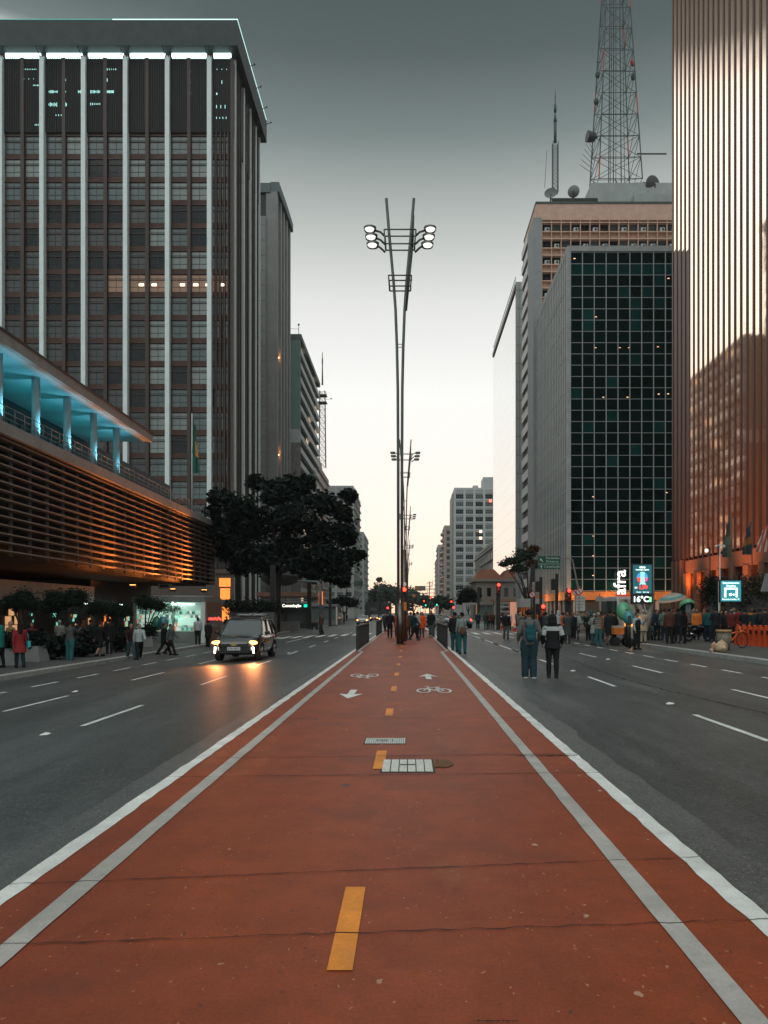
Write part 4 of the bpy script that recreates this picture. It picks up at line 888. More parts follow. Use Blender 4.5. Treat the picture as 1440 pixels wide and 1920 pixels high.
tree('street_tree','big spreading dark leafed tree on the left pavement',(bx,BT,GZ),([(0,0,0),(.1,0,3.5),(.2,0,6),(1.0,0,8.2)],[.45,.40,.36,.22],10),
 [([(.2,0,5),(-2.5,0,7.5),(-4.5,.5,9.5)],[.26,.18,.06],7),([(.2,0,5.8),(3,0,8),(5.5,0,9)],[.28,.18,.06],7),([(.2,0,6),(-.3,.5,10),(0,.5,13)],[.22,.15,.05],7),([(.2,0,4.6),(-.9,0,6.2),(-1.2,0,8)],[.16,.12,.05],7),([(2,0,7),(5,0,7),(7.6,0,6.5)],[.14,.08,.03],6)],
 cl,lf_dark,.26,900,seed=4,subs=15,fs=(.16,.42),spread=.85)
# topiary trees in the row
def topiary(px_,pb,top,x,label,clumps,seed,scale=1,lean=0):
    z=gz(-14); d=(CAMZ-z)*F/max(pb-VY,1); X=(px_-VX)/F*d
    k=d/F
    cs=[((cx-px_)*k,0,CAMZ-z+(VY-cy)*k,rx*k,rx*k*1.0,rz*k) for cx,cy,rx,rz in clumps]
    lim=[]
    for i,c_ in enumerate(cs): lim.append(([(0,0,.5),((c_[0])*.35,.05*(i%2),c_[2]*.55),(c_[0],0,c_[2])],[.07,.05,.03],6)); lim.append(([(0.03,0,.6),((c_[0])*.6+.15,.15,c_[2]*.6),(c_[0]+c_[3]*.4,.1,c_[2])],[.04,.035,.02],5))
    return tree('topiary_tree',label,(X,d,z),([(0,0,0),(.02,0,.6)],[.09,.07],7),lim,cs,lf_top,.055,2600,group='clipped trees on the left pavement',seed=seed,subs=9,shell=.2,spread=.70)
topiary(45,1222,0,0,'clipped cloud shaped tree at the left edge above the woman in the red coat',[(42,1124,26,20),(20,1130,16,14),(62,1135,14,12)],1)
topiary(128,1216,0,0,'widest clipped tree crown in front of the dark shops on the left',[(110,1128,30,24),(142,1122,26,20),(90,1140,16,12)],2)
topiary(192,1212,0,0,'low clipped tree with several merged crowns between the wide one and the lollipop pair',[(182,1140,18,15),(208,1142,18,14),(232,1146,16,11)],3)
topiary(272,1207,0,0,'clipped lollipop tree directly above the teal phone booth',[(274,1131,24,17),(296,1136,14,12)],4)
topiary(322,1205,0,0,'clipped lollipop tree in front of the glowing newsstand window',[(318,1137,23,17)],5)
# planters
plm=mat('planter_concrete',(.24,.245,.235),.85,0,.15,2)
def planter(px_,pb,w_,label,plant=True,lg=False):
    z=gz(-14); d=(CAMZ-z)*F/(pb-VY); X=(px_-VX)/F*d; k=d/F
    t=thing('planter',label,'planter',(X,d,z),group='concrete planters on the left pavement')
    q=MB(); a=w_*k/2; q.taper(0,a,0,.62 if not lg else .78,a,a,a*.72,a*.72); q.m=1; q.box(-a*.6,a*.6,a*.4,a*1.6,(.60 if not lg else .76),(.64 if not lg else .80)); q.build('pot',[plm,mat('soil',(.03,.02,.015),.9)],t)
    if plant:
        q=MB(); rnd=random.Random(px_); leaves(q,(0,a,.85),(a*1.1,a*.9,.38),500,.10,0,rnd); q.build('shrub',lf_dark,t)
    return t
planter(52,1241,44,'pale concrete planter nearest the camera behind the woman in the red coat'); planter(8,1248,40,'dark edged planter cut by the left edge of the view'); planter(128,1229,32,'concrete planter beside the person in the grey cardigan'); planter(193,1224,26,'concrete planter behind the bare legged walkers'); planter(226,1219,30,'wide low concrete planter left of the phone booth'); planter(276,1213,22,'small bright concrete planter beside the phone booth post')
for k,(px_,pb,lb) in enumerate(((95,1236,'dark bushy agave in a pot between the first two planters'),(150,1231,'dark spiky shrub right of the person in the grey cardigan'),(215,1222,'dark round shrub left of the walking couple'))):
    p=G(px_,pb); t=thing('bush',lb,'plant',p); q=MB(); leaves(q,(0,0,.55),(.75,.6,.45),900,.14,0,random.Random(k)); q.build('foliage',lf_dark,t); q=MB(); q.tube([(0,0,0),(0,0,.5)],[.14,.05],7); q.build('stem',bark,t)
# right side tree and other trees
def rtree(name,label,px_,pb,clumps,lm,ls,per,d=None,mats=None,seed=1,th=.16,zb=None):
    p=G(px_,pb) if d is None else V(((px_-VX)/F*d,d,zb if zb is not None else .1)); k=p.y/F
    cs=[((cx-px_)*k,0,CAMZ-p.z+(VY-cy)*k,rx*k,rx*k*.9,rz*k) for cx,cy,rx,rz in clumps]
    lim=[([(0,0,1.2+.2*i),(c_[0]*.45,0,c_[2]*.7),(c_[0],0,c_[2])],[th*.7,th*.45,th*.15],6) for i,c_ in enumerate(cs)]
    return tree(name,label,p,([(0,0,0),(.05,0,2.2)],[th,th*.85],8),lim,cs,lm,ls,per,mats=mats,seed=seed,subs=7)
rtree('street_tree','loose small leafed tree in front of the white mirrored block on the right',992,0,[(985,1040,26,14),(960,1052,18,9),(1002,1058,18,9),(972,1066,18,9),(945,1058,10,5),(1000,1030,12,8)],lf_mid,.13,1100,d=88,mats=[lf_mid,lf_mid,lf_warm],seed=9)
rtree('street_tree','small dark tree standing before the old mansion',878,0,[(878,1112,18,11),(868,1125,14,9),(890,1122,12,9)],lf_dark,.24,1300,d=190,seed=10)
rtree('street_tree','dark tree on the far left pavement beyond the second kiosk',645,0,[(640,1128,20,12),(660,1130,14,10),(625,1130,12,7)],lf_dark,.2,1300,d=150,seed=12,zb=GZ)
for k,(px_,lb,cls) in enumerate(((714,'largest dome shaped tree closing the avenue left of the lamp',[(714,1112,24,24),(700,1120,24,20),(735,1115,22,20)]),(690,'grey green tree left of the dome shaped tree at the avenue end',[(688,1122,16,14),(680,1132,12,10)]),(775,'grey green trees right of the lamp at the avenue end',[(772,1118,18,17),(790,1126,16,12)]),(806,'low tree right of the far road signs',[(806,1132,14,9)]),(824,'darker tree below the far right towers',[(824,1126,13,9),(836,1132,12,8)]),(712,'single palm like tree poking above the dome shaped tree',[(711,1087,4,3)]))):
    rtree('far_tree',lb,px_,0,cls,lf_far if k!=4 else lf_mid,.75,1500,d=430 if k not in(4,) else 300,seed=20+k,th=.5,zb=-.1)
bb=block('far_pavilion','low dark flat roofed building under the trees at the end of the avenue',-26,-9,390,400,6,mat('pavilion_dark',(.05,.055,.055),.8),1,3,0,3,(3,1.6),seed=40)
def hedge(name,label,c_,r_,n,s,lm,seed):
    t=thing(name,label,'hedge',c_); q=MB(); rnd=random.Random(seed)
    for _ in range(14): leaves(q,(rnd.uniform(-r_[0],r_[0]),rnd.uniform(-r_[1],r_[1]),rnd.uniform(-r_[2],r_[2])*.7),(.8,.6,.6),n//14,s,0,rnd)
    q.build('foliage',lm,t); q=MB(); q.box(-r_[0],r_[0],-r_[1],r_[1],-c_[2]+.1,-r_[2]*.2); q.build('planting_wall',dconc,t); return t
hedge('hedge','tall hanging hedge right of the parking sign below the bronze tower',tuple(AT(1415,1112,50)),(1.6,.6,.9),9000,.08,mat('hedge_leaf_warm',(.055,.045,.025),.8,0,.4,2),3)
hedge('hedge','narrow dark ivy column left of the parking sign',tuple(AT(1336,1110,52)),(.25,.4,1.2),3000,.08,lf_dark,5)
hedge('hedge','dark bushes on the left pavement behind the estate car',tuple(AT(475,1145,70)),(2.0,.8,.7),7000,.10,lf_dark,7)
# ---------------------------------------------------------------- kiosk, phone booths, totems
def kiosk(loc,w_,d_,h_,label,lit=True,rz=0,front='-y'):
    t=thing('newsstand',label,'kiosk',loc,rz)
    km=mat('kiosk_metal',(.20,.21,.20),.5,.3,.15,1); kb=mat('kiosk_brown_panel',(.17,.08,.055),.5,.2,.25,1.5)
    q=MB(); q.box(0,w_,.25,d_,.2,h_-.35); q.build('wall',mat('kiosk_inside',(.10,.13,.12),.7),t)
    q=MB(); q.box(-.05,w_+.02,-.12,d_,h_-.42,h_-.12); q.rings([(h_-.12,w_/2+.05,d_/2+.1,w_/2,d_/2),(h_,w_/2-.15,d_/2-.2,w_/2,d_/2)],28); q.build('roof',km,t)
    q=MB(); q.box(0,w_,-.05,.3,0,.72); q.box(-.02,.14,-.06,.3,0,h_-.42); q.box(w_*.54,w_*.54+.12,-.06,.3,.72,h_-.42); q.build('counter',km,t)
    q=MB(); q.box(w_-.22,w_+.03,-.1,.24,0,h_-.42); q.build('front_column',white,t)
    q=MB(); q.box(w_+.001,w_+.06,.24,d_,0.05,h_-.42); q.m=1; q.box(w_+.061,w_+.075,.6,d_-.3,1.0,1.9); q.build('side_panel',[kb,mat('kiosk_side_glass',(.10,.11,.10),.1)],t)
    if lit:
        cols=[(.55,1,.8),(.9,.95,.85),(1,.35,.15),(.15,.35,.3),(.35,.75,.6),(.7,.9,.8),(.08,.15,.14)]
        sh=MB(); sh.box(.1,w_-.2,.18,.22,.74,h_-.45); sh.build('back_panel',mat('kiosk_lit_back',(.4,.5,.45),.6,emit=(.35,.62,.5),es=.30),t)
        mats=[mat('magazine%d'%i,tuple(x*.6 for x in c_),.5,emit=c_,es=.35) for i,c_ in enumerate(cols)]
        q=MB(); rnd=random.Random(2)
        for j in range(5):
            z=.8+j*.27; x=.16
            while x<w_-.35:
                ww=rnd.uniform(.08,.2); q.m=rnd.randrange(7); q.box(x,x+ww,.10,.16,z,z+rnd.uniform(.16,.23)); x+=ww+.015
        q.build('magazine_display',mats,t)['kind']='stuff'
        q=MB(); q.box(w_*.62,w_*.88,.02,.06,1.15,1.62); q.build('notice_board',mat('notice_pale',(.5,.7,.6),.6,emit=(.5,.85,.7),es=.45),t)
        q=MB(); q.box(w_*.56,w_*.85,.0,.06,h_-.62,h_-.56); q.build('tube_light',emat('tube_white',(0,0,0),1),t)
        lamp('kiosk_light','AREA',(w_/2,-.3,h_-.5),60,(.75,1,.88),1.0,target=(w_/2,.2,1),parent=t)
        q=MB()
        for k in range(7): q.ell((w_+.12,.7+k*.5,1.55+.06*math.sin(k*3)),(.09,.16,.10),8,6)
        q.build('red_balls',emat('red_toys',(1,.12,.08),.9),t)
    return t
kiosk((-17.9,50.4,GZ),4.62,4.4,3.1,'long lit newsstand with magazines behind glass left of the dark estate car')
k2=kiosk((-17.0,128,GZ),5.2,6,3.4,'far unlit grey newsstand beyond the metro entrance on the left pavement',False)
k3=kiosk((-21,175,GZ),5.2,6,3.4,'small far kiosk with a brown roof on the left pavement',False)
k4=kiosk((13.0,150,.1),3.6,5,3.4,'far pale kiosk on the right pavement by the old mansion',False)
def booth(px_,pb,zc,r_,col,inner,label,single=True,yaw=0,dz=0,opn=.60,tilt=58):
    p=G(px_,pb); t=thing('phone_booth',label,'phone booth',p,R(yaw))
    m_=mat('booth_'+label.split()[0],col,.35,0,.05,spec=.6,coat=.3)
    b=MB(); n=22; K=12; vs=[]; fs=[]
    for i in range(K+1):
        a=PI*opn*i/K
        for j in range(n):
            q=2*PI*j/n; vs.append((r_*math.sin(a)*math.cos(q),r_*.85*math.cos(a)*1.0,r_*1.05*math.sin(a)*math.sin(q)))
    for i in range(K):
        for j in range(n): fs.append((i*n+j,i*n+(j+1)%n,(i+1)*n+(j+1)%n,(i+1)*n+j))
    b.smooth=True; b.add(vs,fs); o=b.build('shell',m_,t,(0,0,zc)); o.rotation_euler=(R(tilt),0,0); o.scale=(1,1,1.25); so=o.modifiers.new('thick','SOLIDIFY'); so.thickness=.04
    q=MB(); q.ell((0,.05,zc),(r_*.80,r_*.62,r_*.8),14,8); q.build('dark_inside',mat('booth_inside',(.012,.014,.014),.7),t)
    q=MB(); q.box(-.13,.13,-r_*.55,-r_*.35,zc-.35,zc+.12); q.build('telephone',mat('telephone_grey',(.12,.15,.16),.4),t)
    q=MB(); q.tube([(0,.3,0),(0,.3,zc+.1)],.06,8); q.build('post',black,t); return t
booth(306,1208,1.30,.33,(.02,.16,.20),None,'teal egg shaped phone booth on a post among the clipped trees',yaw=180,tilt=5,opn=.78)
booth(294,1207,1.30,.36,(.03,.20,.11),None,'green half of the double phone booth left of the teal one',yaw=120,tilt=5,opn=.7)
booth(1288,1204,1.85,.38,(.10,.36,.17),None,'pale green phone booth among the crowd beside the striped umbrella',yaw=0)
booth(1170,1207,1.72,.36,(.09,.36,.19),None,'large light green phone booth seen from its back by the snack cart',yaw=190,tilt=15,opn=.78)
booth(1179,1209,1.42,.27,(.03,.22,.22),None,'smaller teal phone booth in front of the large light green one',yaw=170,tilt=12,opn=.78)
def totem(px_,pt,d,w_,label,sig=None,zb=None,word=None,side=None):
    x=(px_-VX)/F*d; z0=gz(x) if zb is None else zb; zt=CAMZ+(VY-pt)/F*d
    t=thing('street_totem',label,'street post',(x,d,z0)); q=MB(); q.box(-w_/2,w_/2,-w_/2,w_/2,0,zt-z0); q.build('pillar',black,t)
    if sig:
        for (py_,kind) in sig: signal(t,0,-w_/2-.1,CAMZ+(VY-py_)/F*d-z0+.0,kind,1.25,3)
        for (py_,kind) in sig[:1]: lamp('signal_light','POINT',(0,-1.0,CAMZ+(VY-py_)/F*d-z0),20,(1,.1,.04) if kind=='red' else (.1,1,.5),.1,parent=t)
    if word: text(word,.42,white,t,(0,-w_/2-.01,(zt-z0)*.62),(90,-90,0),.004)
    if side:
        for py_ in side:
            z=CAMZ+(VY-py_)/F*d-z0; q=MB(); q.box(-w_/2-.34,-w_/2,-.15,.15,z-.45,z+.45)
            for k in range(3): q.tube([(-w_/2-.2,-.15,z-.3+k*.3),(-w_/2-.2,-.34,z-.3+k*.3)],.12,10)
            q.build('signal_head',black,t)
    return t
totem(447,1048,88,.62,'tall wide black post just left of the big street tree',zb=GZ); totem(512,1060,74,.50,'thick black post right against the big tree trunk',zb=GZ)
totem(580,1092,92,.45,'black post behind the man standing in the left carriageway',zb=GZ); totem(619,1100,112,.42,'black post in front of the far newsstand',zb=GZ); totem(602,1090,118,.40,'black post with an orange panel beside the far newsstand',zb=GZ)
q=MB(); q.box(-.3,.3,-.26,-.22,3.2,5.2); o=q.build('orange_panel',emat('orange_panel',(1,.2,.03),.9),bpy.data.objects['street_totem.004'])
totem(742,1000+118,150,.35,'thin black post on the far median'); totem(713,1113,140,.4,'thin black far post left of the lamp on the median',zb=-.1)
totem(934,1091,76,.36,'black signal post with a glowing red light left of the orange striped booth',[(1104,'red')]); totem(897,1101,120,.42,'black post with a green light on the right carriageway far off',[(1150,'green')])
totem(1065,1112,66,.42,'thick black post with a bright red light in front of the orange band',[(1116,'red')],zb=.1)
totem(999,1058,70,.36,'tall black post with vertical lettering beside the loose street tree',zb=.1,word='Paulista'); totem(1014,1082,66,.22,'slim black post with side signal heads left of the dark pole pair',zb=.1,side=(1100,1142)); totem(1044,1076,64,.22,'slim black post under the green direction sign',zb=.1,side=(1096,))
totem(1017,1146,62,.2,'low red lit signal post among the crowd behind the couple',[(1146,'red')],zb=.1)
for (px_,py_,d,kd,lb) in ((808,1120,210,'red','far red signal above the cars straight ahead'),(846,1128,190,'red','far red signal right of the silver car'),(850,1139,160,'red','lower far red signal right of the silver car'),(795,1127,230,'red','farthest tiny red signal near the road signs'),(798,1135,240,'green','farthest tiny green signal below the road signs'),(819,1134,220,'green','tiny green signal left of the right hand trees'),(788,1143,200,'green','tiny green signal low behind the waiting people'),(727,1140,160,'red','red signal just left of the median signal column')):
    x=(px_-VX)/F*d; z=CAMZ+(VY-py_)/F*d; t=thing('traffic_signal',lb,'traffic light',(x,d,gz(x))); q=MB(); q.tube([(0,0,0),(0,0,z-gz(x)+.4)],.08,6); q.build('post',black,t); signal(t,0,-.1,z-gz(x),kd,1.7,1)
# green direction sign on a curved arm
gs=thing('direction_sign','green overhead direction sign on a curved grey arm in front of the glass block','road sign',(AT(1085,1100,62).x,62,.1))
o_=AT(1029,1055,62); px0=o_.x-gs.location.x; zz=o_.z-.1
q=MB(); q.tube([(0,0,0),(0,0,2.9),(-.05,0,3.5),(-.5,0,zz+.25),(-1.0,0,zz+.38),(px0,0,zz+.38)],[.08,.08,.08,.06,.05,.04],8); q.build('pole',mat('sign_pole_grey',(.22,.22,.21),.5,.4),gs)
sg=mat('sign_green',(.0,.085,.045),.6,0,.05); sw=mat('sign_lettering_white',(.55,.62,.58),.6,0,0)
q=MB(); q.box(px0-.9,px0+.9,-.12,-.06,zz-.52,zz+.52); pl=q.build('panel',sg,gs); q=MB(); q.box(px0-.9,px0+.9,-.125,-.121,zz-.13,zz-.10); q.build('divider',sw,pl)
text('Pacaembu',.27,sw,pl,(px0+.28,-.13,zz+.36)); text('Pinheiros',.27,sw,pl,(px0+.26,-.13,zz+.08)); text('Consolação',.27,sw,pl,(px0+.24,-.13,zz-.32))
q=MB()
def arr(q,cx,cz,a,s):
    P=[(-.1,-.5),(.1,-.5),(.1,.05),(.3,.05),(0,.5),(-.3,.05),(-.1,.05)]; c_,s_=math.cos(a),math.sin(a); q.add([(cx+s*(x*c_-z*s_),-.13,cz+s*(x*s_+z*c_)) for x,z in P],[(0,1,2,6),(3,4,5)])
arr(q,px0-.62,zz+.2,R(45),.36); arr(q,px0-.62,zz-.33,0,.3); q.build('arrows',sw,pl)
# white notice, no-parking discs
ns=thing('notice_sign','white rectangular notice board with lines of text on a post beside the red signal','road sign',(AT(1087,1131,60).x,60,.1))
q=MB(); q.tube([(0,.04,0),(0,.04,3.6)],.045,8); q.build('post',steel,ns); q=MB(); q.box(-.40,.40,-.04,0,CAMZ-.1+.15,CAMZ-.1+1.32); q.build('panel',mat('notice_white',(.55,.56,.53),.6,0,.05),ns)
for k,(s_,z) in enumerate((('NO HORÁRIO',2.62),('AUTORIZADO',2.38),('DOMINGO',2.14),('9h - 18h',1.9))): text(s_,.14,frm,ns,(0,-.045,z))
def roundsign(px_,py_,d,label,zb=.1,r_=.24):
    p=AT(px_,py_,d); t=thing('no_parking_sign',label,'road sign',(p.x,d,zb)); q=MB(); q.tube([(0,.03,0),(0,.03,p.z-zb)],.035,7); q.build('post',steel,t)
    q=MB(); q.disc((0,-.02,p.z-zb),r_,'y',.02,22); dd_=q.build('disc',mat('disc_red',(.42,.03,.02),.5),t); q=MB(); q.disc((0,-.035,p.z-zb),r_*.76,'y',.015,22); q.build('disc_face',white,dd_); text('E',r_*1.1,frm,dd_,(0,-.045,p.z-zb))
    q=MB(); a=r_*.62; q.add([(-a,-.05,p.z-zb+a-.03),(-a+.05,-.05,p.z-zb+a+.03),(a,-.05,p.z-zb-a+.03),(a-.05,-.05,p.z-zb-a-.03)],[(0,1,2,3)]); q.build('slash',mat('disc_red',(0,0,0)),dd_)
roundsign(998,1115,69,'round no parking sign on the lettered black post',r_=.28); roundsign(1086,1109,58,'round no parking sign above the white notice board',r_=.26); roundsign(1079,1111,59,'second round no parking sign partly hidden left of the first')
bs=thing('street_name_sign','small pale street plate on a thin post between the notice board and the van','road sign',(AT(1124,1125,58).x,58,.1)); q=MB(); q.tube([(0,.03,0),(0,.03,2.9)],.035,7); q.build('post',steel,bs); q=MB(); q.box(-.3,.3,-.03,0,2.35,2.72); q.build('plate',mat('plate_beige',(.30,.29,.25),.6),bs)
# LED clock panel on a curved arch
ck=thing('led_clock_sign','tall black advertising screen showing 16 degrees on a curved pale arch beside the crowd','clock sign',(AT(1203,1100,40).x,40,.1))
cz=AT(1203,1095,40).z-.1; HH=2.08/2; W_=1.08/2
q=MB(); q.box(-W_,W_,-.12,.12,cz-HH,cz+HH); q.build('cabinet',black,ck)
q=MB(); q.box(-W_+.06,W_-.06,-.135,-.121,cz-.50,cz+HH-.06); scr=q.build('screen',emat('screen_teal',(.012,.085,.10),1.0),ck)
ew=emat('screen_white',(.85,1,.97),1.25); er=emat('screen_red',(1,.06,.05),1.1); ebl=emat('screen_blue',(.05,.35,.7),.8); emgt=emat('screen_pink',(.9,.12,.35),.8)
text('vivo',.19,ew,scr,(0,-.14,cz+.86),bold=.006); text('Recarregue e ganhe',.085,ew,scr,(0,-.14,cz+.73),bold=.003)
q=MB(); q.disc((0,-.139,cz+.33),.285,'y',.004,28); q.build('picture_disc',er,scr)
q=MB(); q.add([(.285*math.cos(a),-.1425,cz+.33+.285*math.sin(a)) for a in [PI*i/14 for i in range(15)]],[tuple(range(15))]); q.build('picture_top',ebl,scr)
q=MB(); q.add([(.284*math.cos(a),-.1422,cz+.33+.284*math.sin(a)) for a in [-PI/2+PI/2*i/8 for i in range(9)]]+[(0,-.1422,cz+.33)],[tuple(range(10))]); q.build('picture_side',emgt,scr)
q=MB(); q.box(-.10,.11,-.150,-.143,cz+.02,cz+.62); q.build('picture_figure',emat('screen_pale_teal',(.35,.8,.75),.8),scr)
text('R$',.12,ew,scr,(-.33,-.14,cz-.20),bold=.004); text('1,99',.27,er,scr,(.04,-.14,cz-.18),bold=.012); text('por semana',.07,ew,scr,(.02,-.14,cz+.0),bold=.002); text('• vivo.com   • baixe o app',.065,ew,scr,(0,-.14,cz-.42),bold=.002)
text('16°C',.40,emat('clock_digits',(.9,1,.95),1.3),ck,(-.08,-.13,cz-.80),bold=.012)
q=MB(); q.box(.36,.47,-.135,-.122,cz-.93,cz-.67); q.build('battery_symbol',emat('clock_green',(.25,1,.45),.9),ck)
arch=[(1198,1199),(1206,1190),(1214,1175),(1220,1155),(1224,1130),(1226,1100),(1224,1075),(1220,1058)]
q=MB(); k=40/F; pts=[((x-1203)*k,.25,(CAMZ-.1)+(VY-y)*k) for x,y in arch]; q.tube(pts,[.20,.19,.18,.17,.15,.12,.08,.03],10); q.build('arch',mat('arch_pale',(.28,.25,.22),.5,.2,.1),ck)
# parking sign
pk=thing('parking_sign','teal lit parking sign with white symbol above the crowd at the right','sign',(AT(1369,1110,46).x,46,.1))
pz_=AT(1369,1108,46).z-.1; q=MB(); q.tube([(-.62,.1,0),(-.62,.1,3.4)],.05,8); q.build('post',white,pk)
q=MB(); q.box(-.66,.66,-.1,.14,pz_-.68,pz_+.66); q.build('cabinet',black,pk); q=MB(); q.box(-.60,.60,-.115,-.101,pz_-.62,pz_+.60); ps=q.build('face',emat('parking_teal',(.03,.22,.26),1.0),pk)
text('Estacionamento',.155,ew,ps,(0,-.12,pz_+.47),bold=.004); text('Shopping',.15,ew,ps,(0,-.12,pz_+.30),bold=.004); text('Rua Luis Coelho, 91',.125,ew,ps,(0,-.12,pz_-.50),bold=.003)
q=MB(); q.box(-.40,.40,-.125,-.116,pz_+.08,pz_+.19); q.box(-.40,-.28,-.125,-.116,pz_-.38,pz_+.08); q.box(.28,.40,-.125,-.116,pz_-.38,pz_+.08); q.disc((-.03,-.12,pz_-.22),.09,'y',.008,16); q.disc((.16,-.12,pz_-.22),.05,'y',.008,12); q.box(-.0,.26,-.124,-.117,pz_-.235,pz_-.2); q.build('symbol',ew,ps)
ap=thing('grey_panel_sign','slanted grey panel cut by the right edge above the hedge','sign',tuple(AT(1434,1090,42))); q=MB(); q.prism([(-.22,-.55),(.5,-.55),(.5,.5),(.05,.42)],-.04,.04); q.build('panel',mat('panel_grey',(.22,.23,.23),.5),ap); q=MB(); q.tube([(.3,.06,-2.6),(.3,.06,.3)],.05,7); q.build('post',steel,ap)
# flags on the right
for k,(px_,pt,pb,d,cols,lb) in enumerate(((1372,968,1045,56,[(.02,.06,.06),(.05,.11,.10)],'dark green drooping flag in front of the bronze tower, leftmost of three'),(1410,978,1040,54,[(.03,.05,.06),(.30,.12,.03)],'dark drooping flag with orange stripe, middle of the three right hand flags'),(1441,985,1035,52,[(.45,.08,.05),(.55,.45,.38)],'red and white striped flag cut by the right edge of the view'))):
    p=AT(px_,pt,d); t=thing('flag',lb,'flag',(p.x,d,.1)); q=MB(); q.tube([(0,0,0),(0,0,p.z+.1)],.04,7); q.build('pole',mat('flag_pole_brown',(.12,.07,.05),.5),t)
    h=(pb-pt)*d/F
    ms_=[mat('flag%d_a'%k,cols[0],.8),mat('flag%d_b'%k,cols[1],.8)]
    fl_=droop(h,.8 if k<2 else 1.0,(lambda t_,u:1 if .4<t_<.65 else 0) if k<2 else (lambda t_,u:int(u*8)%2),12); o=fl_.build('flag_cloth',ms_,t,(0,0,p.z-.1)); o.scale=(-1 if k<2 else -1,1,1)
t=thing('globe_lamp','dark post with a single white globe lamp in front of the bronze tower','street lamp',(AT(1331,1080,56).x,56,.1)); q=MB(); q.tube([(0,0,0),(0,0,6.2)],.05,7); q.tube([(0,0,6.2),(-.2,0,6.1)],.04,6); q.build('pole',black,t); q=MB(); q.ell((-.24,0,6.0),(.14,.14,.15),12,8); q.build('globe',emat('globe_white',(1,.9,.8),.8),t)
t=thing('camera_pole','thin white pole with two small cameras above the parking sign','camera pole',(AT(1350,1080,50).x,50,.1)); q=MB(); q.tube([(0,0,0),(0,0,5.95)],.035,7); q.tube([(-.25,0,5.85),(.25,0,5.9)],.03,6); q.build('pole',white,t)
for s_ in(-1,1): q=MB(); q.ell((s_*.26,0,5.78),(.09,.12,.09),10,6); q.build('security_camera',white,t)
# far road signs and mast
for (px_,py_,w_,h_,d,lb,cm) in ((788,1103,20,9,260,'grey and orange overhead road sign far down the avenue',[(.30,.28,.24),(.6,.25,.05)]),(672,1094,17,9,150,'dark overhead road sign over the far left carriageway',[(.06,.10,.09),(.1,.15,.14)]),(776,1117,6,5,300,'tiny orange sign beneath the far road sign',[(.5,.25,.1),(.5,.25,.1)])):
    p=AT(px_,py_,d); k=d/F; t=thing('overhead_sign',lb,'road sign',(p.x,d,0)); q=MB(); q.box(-w_*k/2,w_*k/2,-.1,.1,p.z-h_*k/2,p.z+h_*k/2); q.m=1; q.box(-w_*k/2+.1,-w_*k*.2,-.16,-.1,p.z-h_*k*.35,p.z+h_*k*.35); q.build('panel',[mat('osA%d'%px_,cm[0],.6),mat('osB%d'%px_,cm[1],.6)],t); q=MB(); s_=-1 if px_<700 else 1; q.tube([(0,.2,p.z),(s_*w_*k*1.3,.2,p.z),(s_*w_*k*1.3,.2,0)],.12,6); q.build('post',steel,t)
t=thing('antenna_mast','far spiky antenna array right of the road signs',"antenna mast",(AT(805,1100,500).x,500,0)); q=MB(); q.tube([(0,0,0),(0,0,22)],.3,5)
for k in range(5): q.tube([(-3+.3*k,0,12+k*2.2),(3.4-.4*k,0,12.3+k*2.2)],.18,4); q.tube([(-2+k,0,11+k*2),(-2+k,0,14.5+k*2)],.15,4)
q.build('array',mastm,t)
# metro entrance
me_=thing('metro_entrance','glazed metro entrance with a white lettered green ended sign left of the far newsstand','metro entrance',(-18.4,96,GZ))
q=MB(); q.box(0,6.0,.3,.5,0,3.0); q.build('glass_wall',mat('entrance_glass',(.05,.065,.06),.15,0,.3,1),me_)
q=MB(); q.box(-.4,6.6,-.6,4,4.0,4.5); q.build('roof',mat('entrance_roof_brown',(.20,.11,.07),.6),me_)
q=MB(); 
for z in (3.3,3.55,3.8): q.box(-.2,6.3,-.2,-.1,z,z+.10)
q.build('louvres',mat('louvre_pale',(.35,.37,.35),.5),me_)
q=MB(); q.box(0,6.2,-.35,-.15,2.55,3.1); q.build('sign_board',black,me_)
text('Consolação',.50,emat('metro_white',(1,.98,.85),1.6),me_,(3.95,-.36,2.83),bold=.01); q=MB(); q.box(5.45,6.1,-.37,-.352,2.66,3.0); q.build('green_symbol',emat('metro_green',(.0,.8,.5),1.2),me_)
q=MB(); q.disc((2.0,-.36,2.83),.16,'y',.02,14); q.build('round_symbol',emat('metro_white',(0,0,0),1),me_)
for x in (.3,3.0,5.8): q=MB(); q.box(x,x+.14,.1,.3,0,4); q.build('post',black,me_)
t=thing('stone_bench','long low stone kerb bench at the corner in front of the metro entrance','bench',(-16.2,83,GZ)); q=MB(); q.box(0,4.4,0,1.0,0,.9); q.box(-.1,4.5,-.1,1.1,.9,1.0); q.build('block',plm,t)
t=thing('orange_bin','round orange litter bin behind the stone bench','bin',(-14.6,84.6,GZ)); q=MB(); q.rings([(0,.3,.3,0,0),(1.5,.42,.42,0,0),(1.8,.3,.3,0,0)],12); q.build('body',mat('bin_orange',(.55,.13,.04),.6),t)
# side-arm pole over the left crossing
t=thing('signal_arm','grey pole with a flat arm behind the man in the left carriageway','post',(AT(601,1180,74).x,74,gz(-8.5))); q=MB(); q.tube([(0,0,0),(0,0,4.6),(-.2,0,4.9),(-2.2,0,5.0)],[.16,.13,.1,.07],8); q.build('pole',mat('pole_blue_grey',(.12,.15,.15),.5),t)
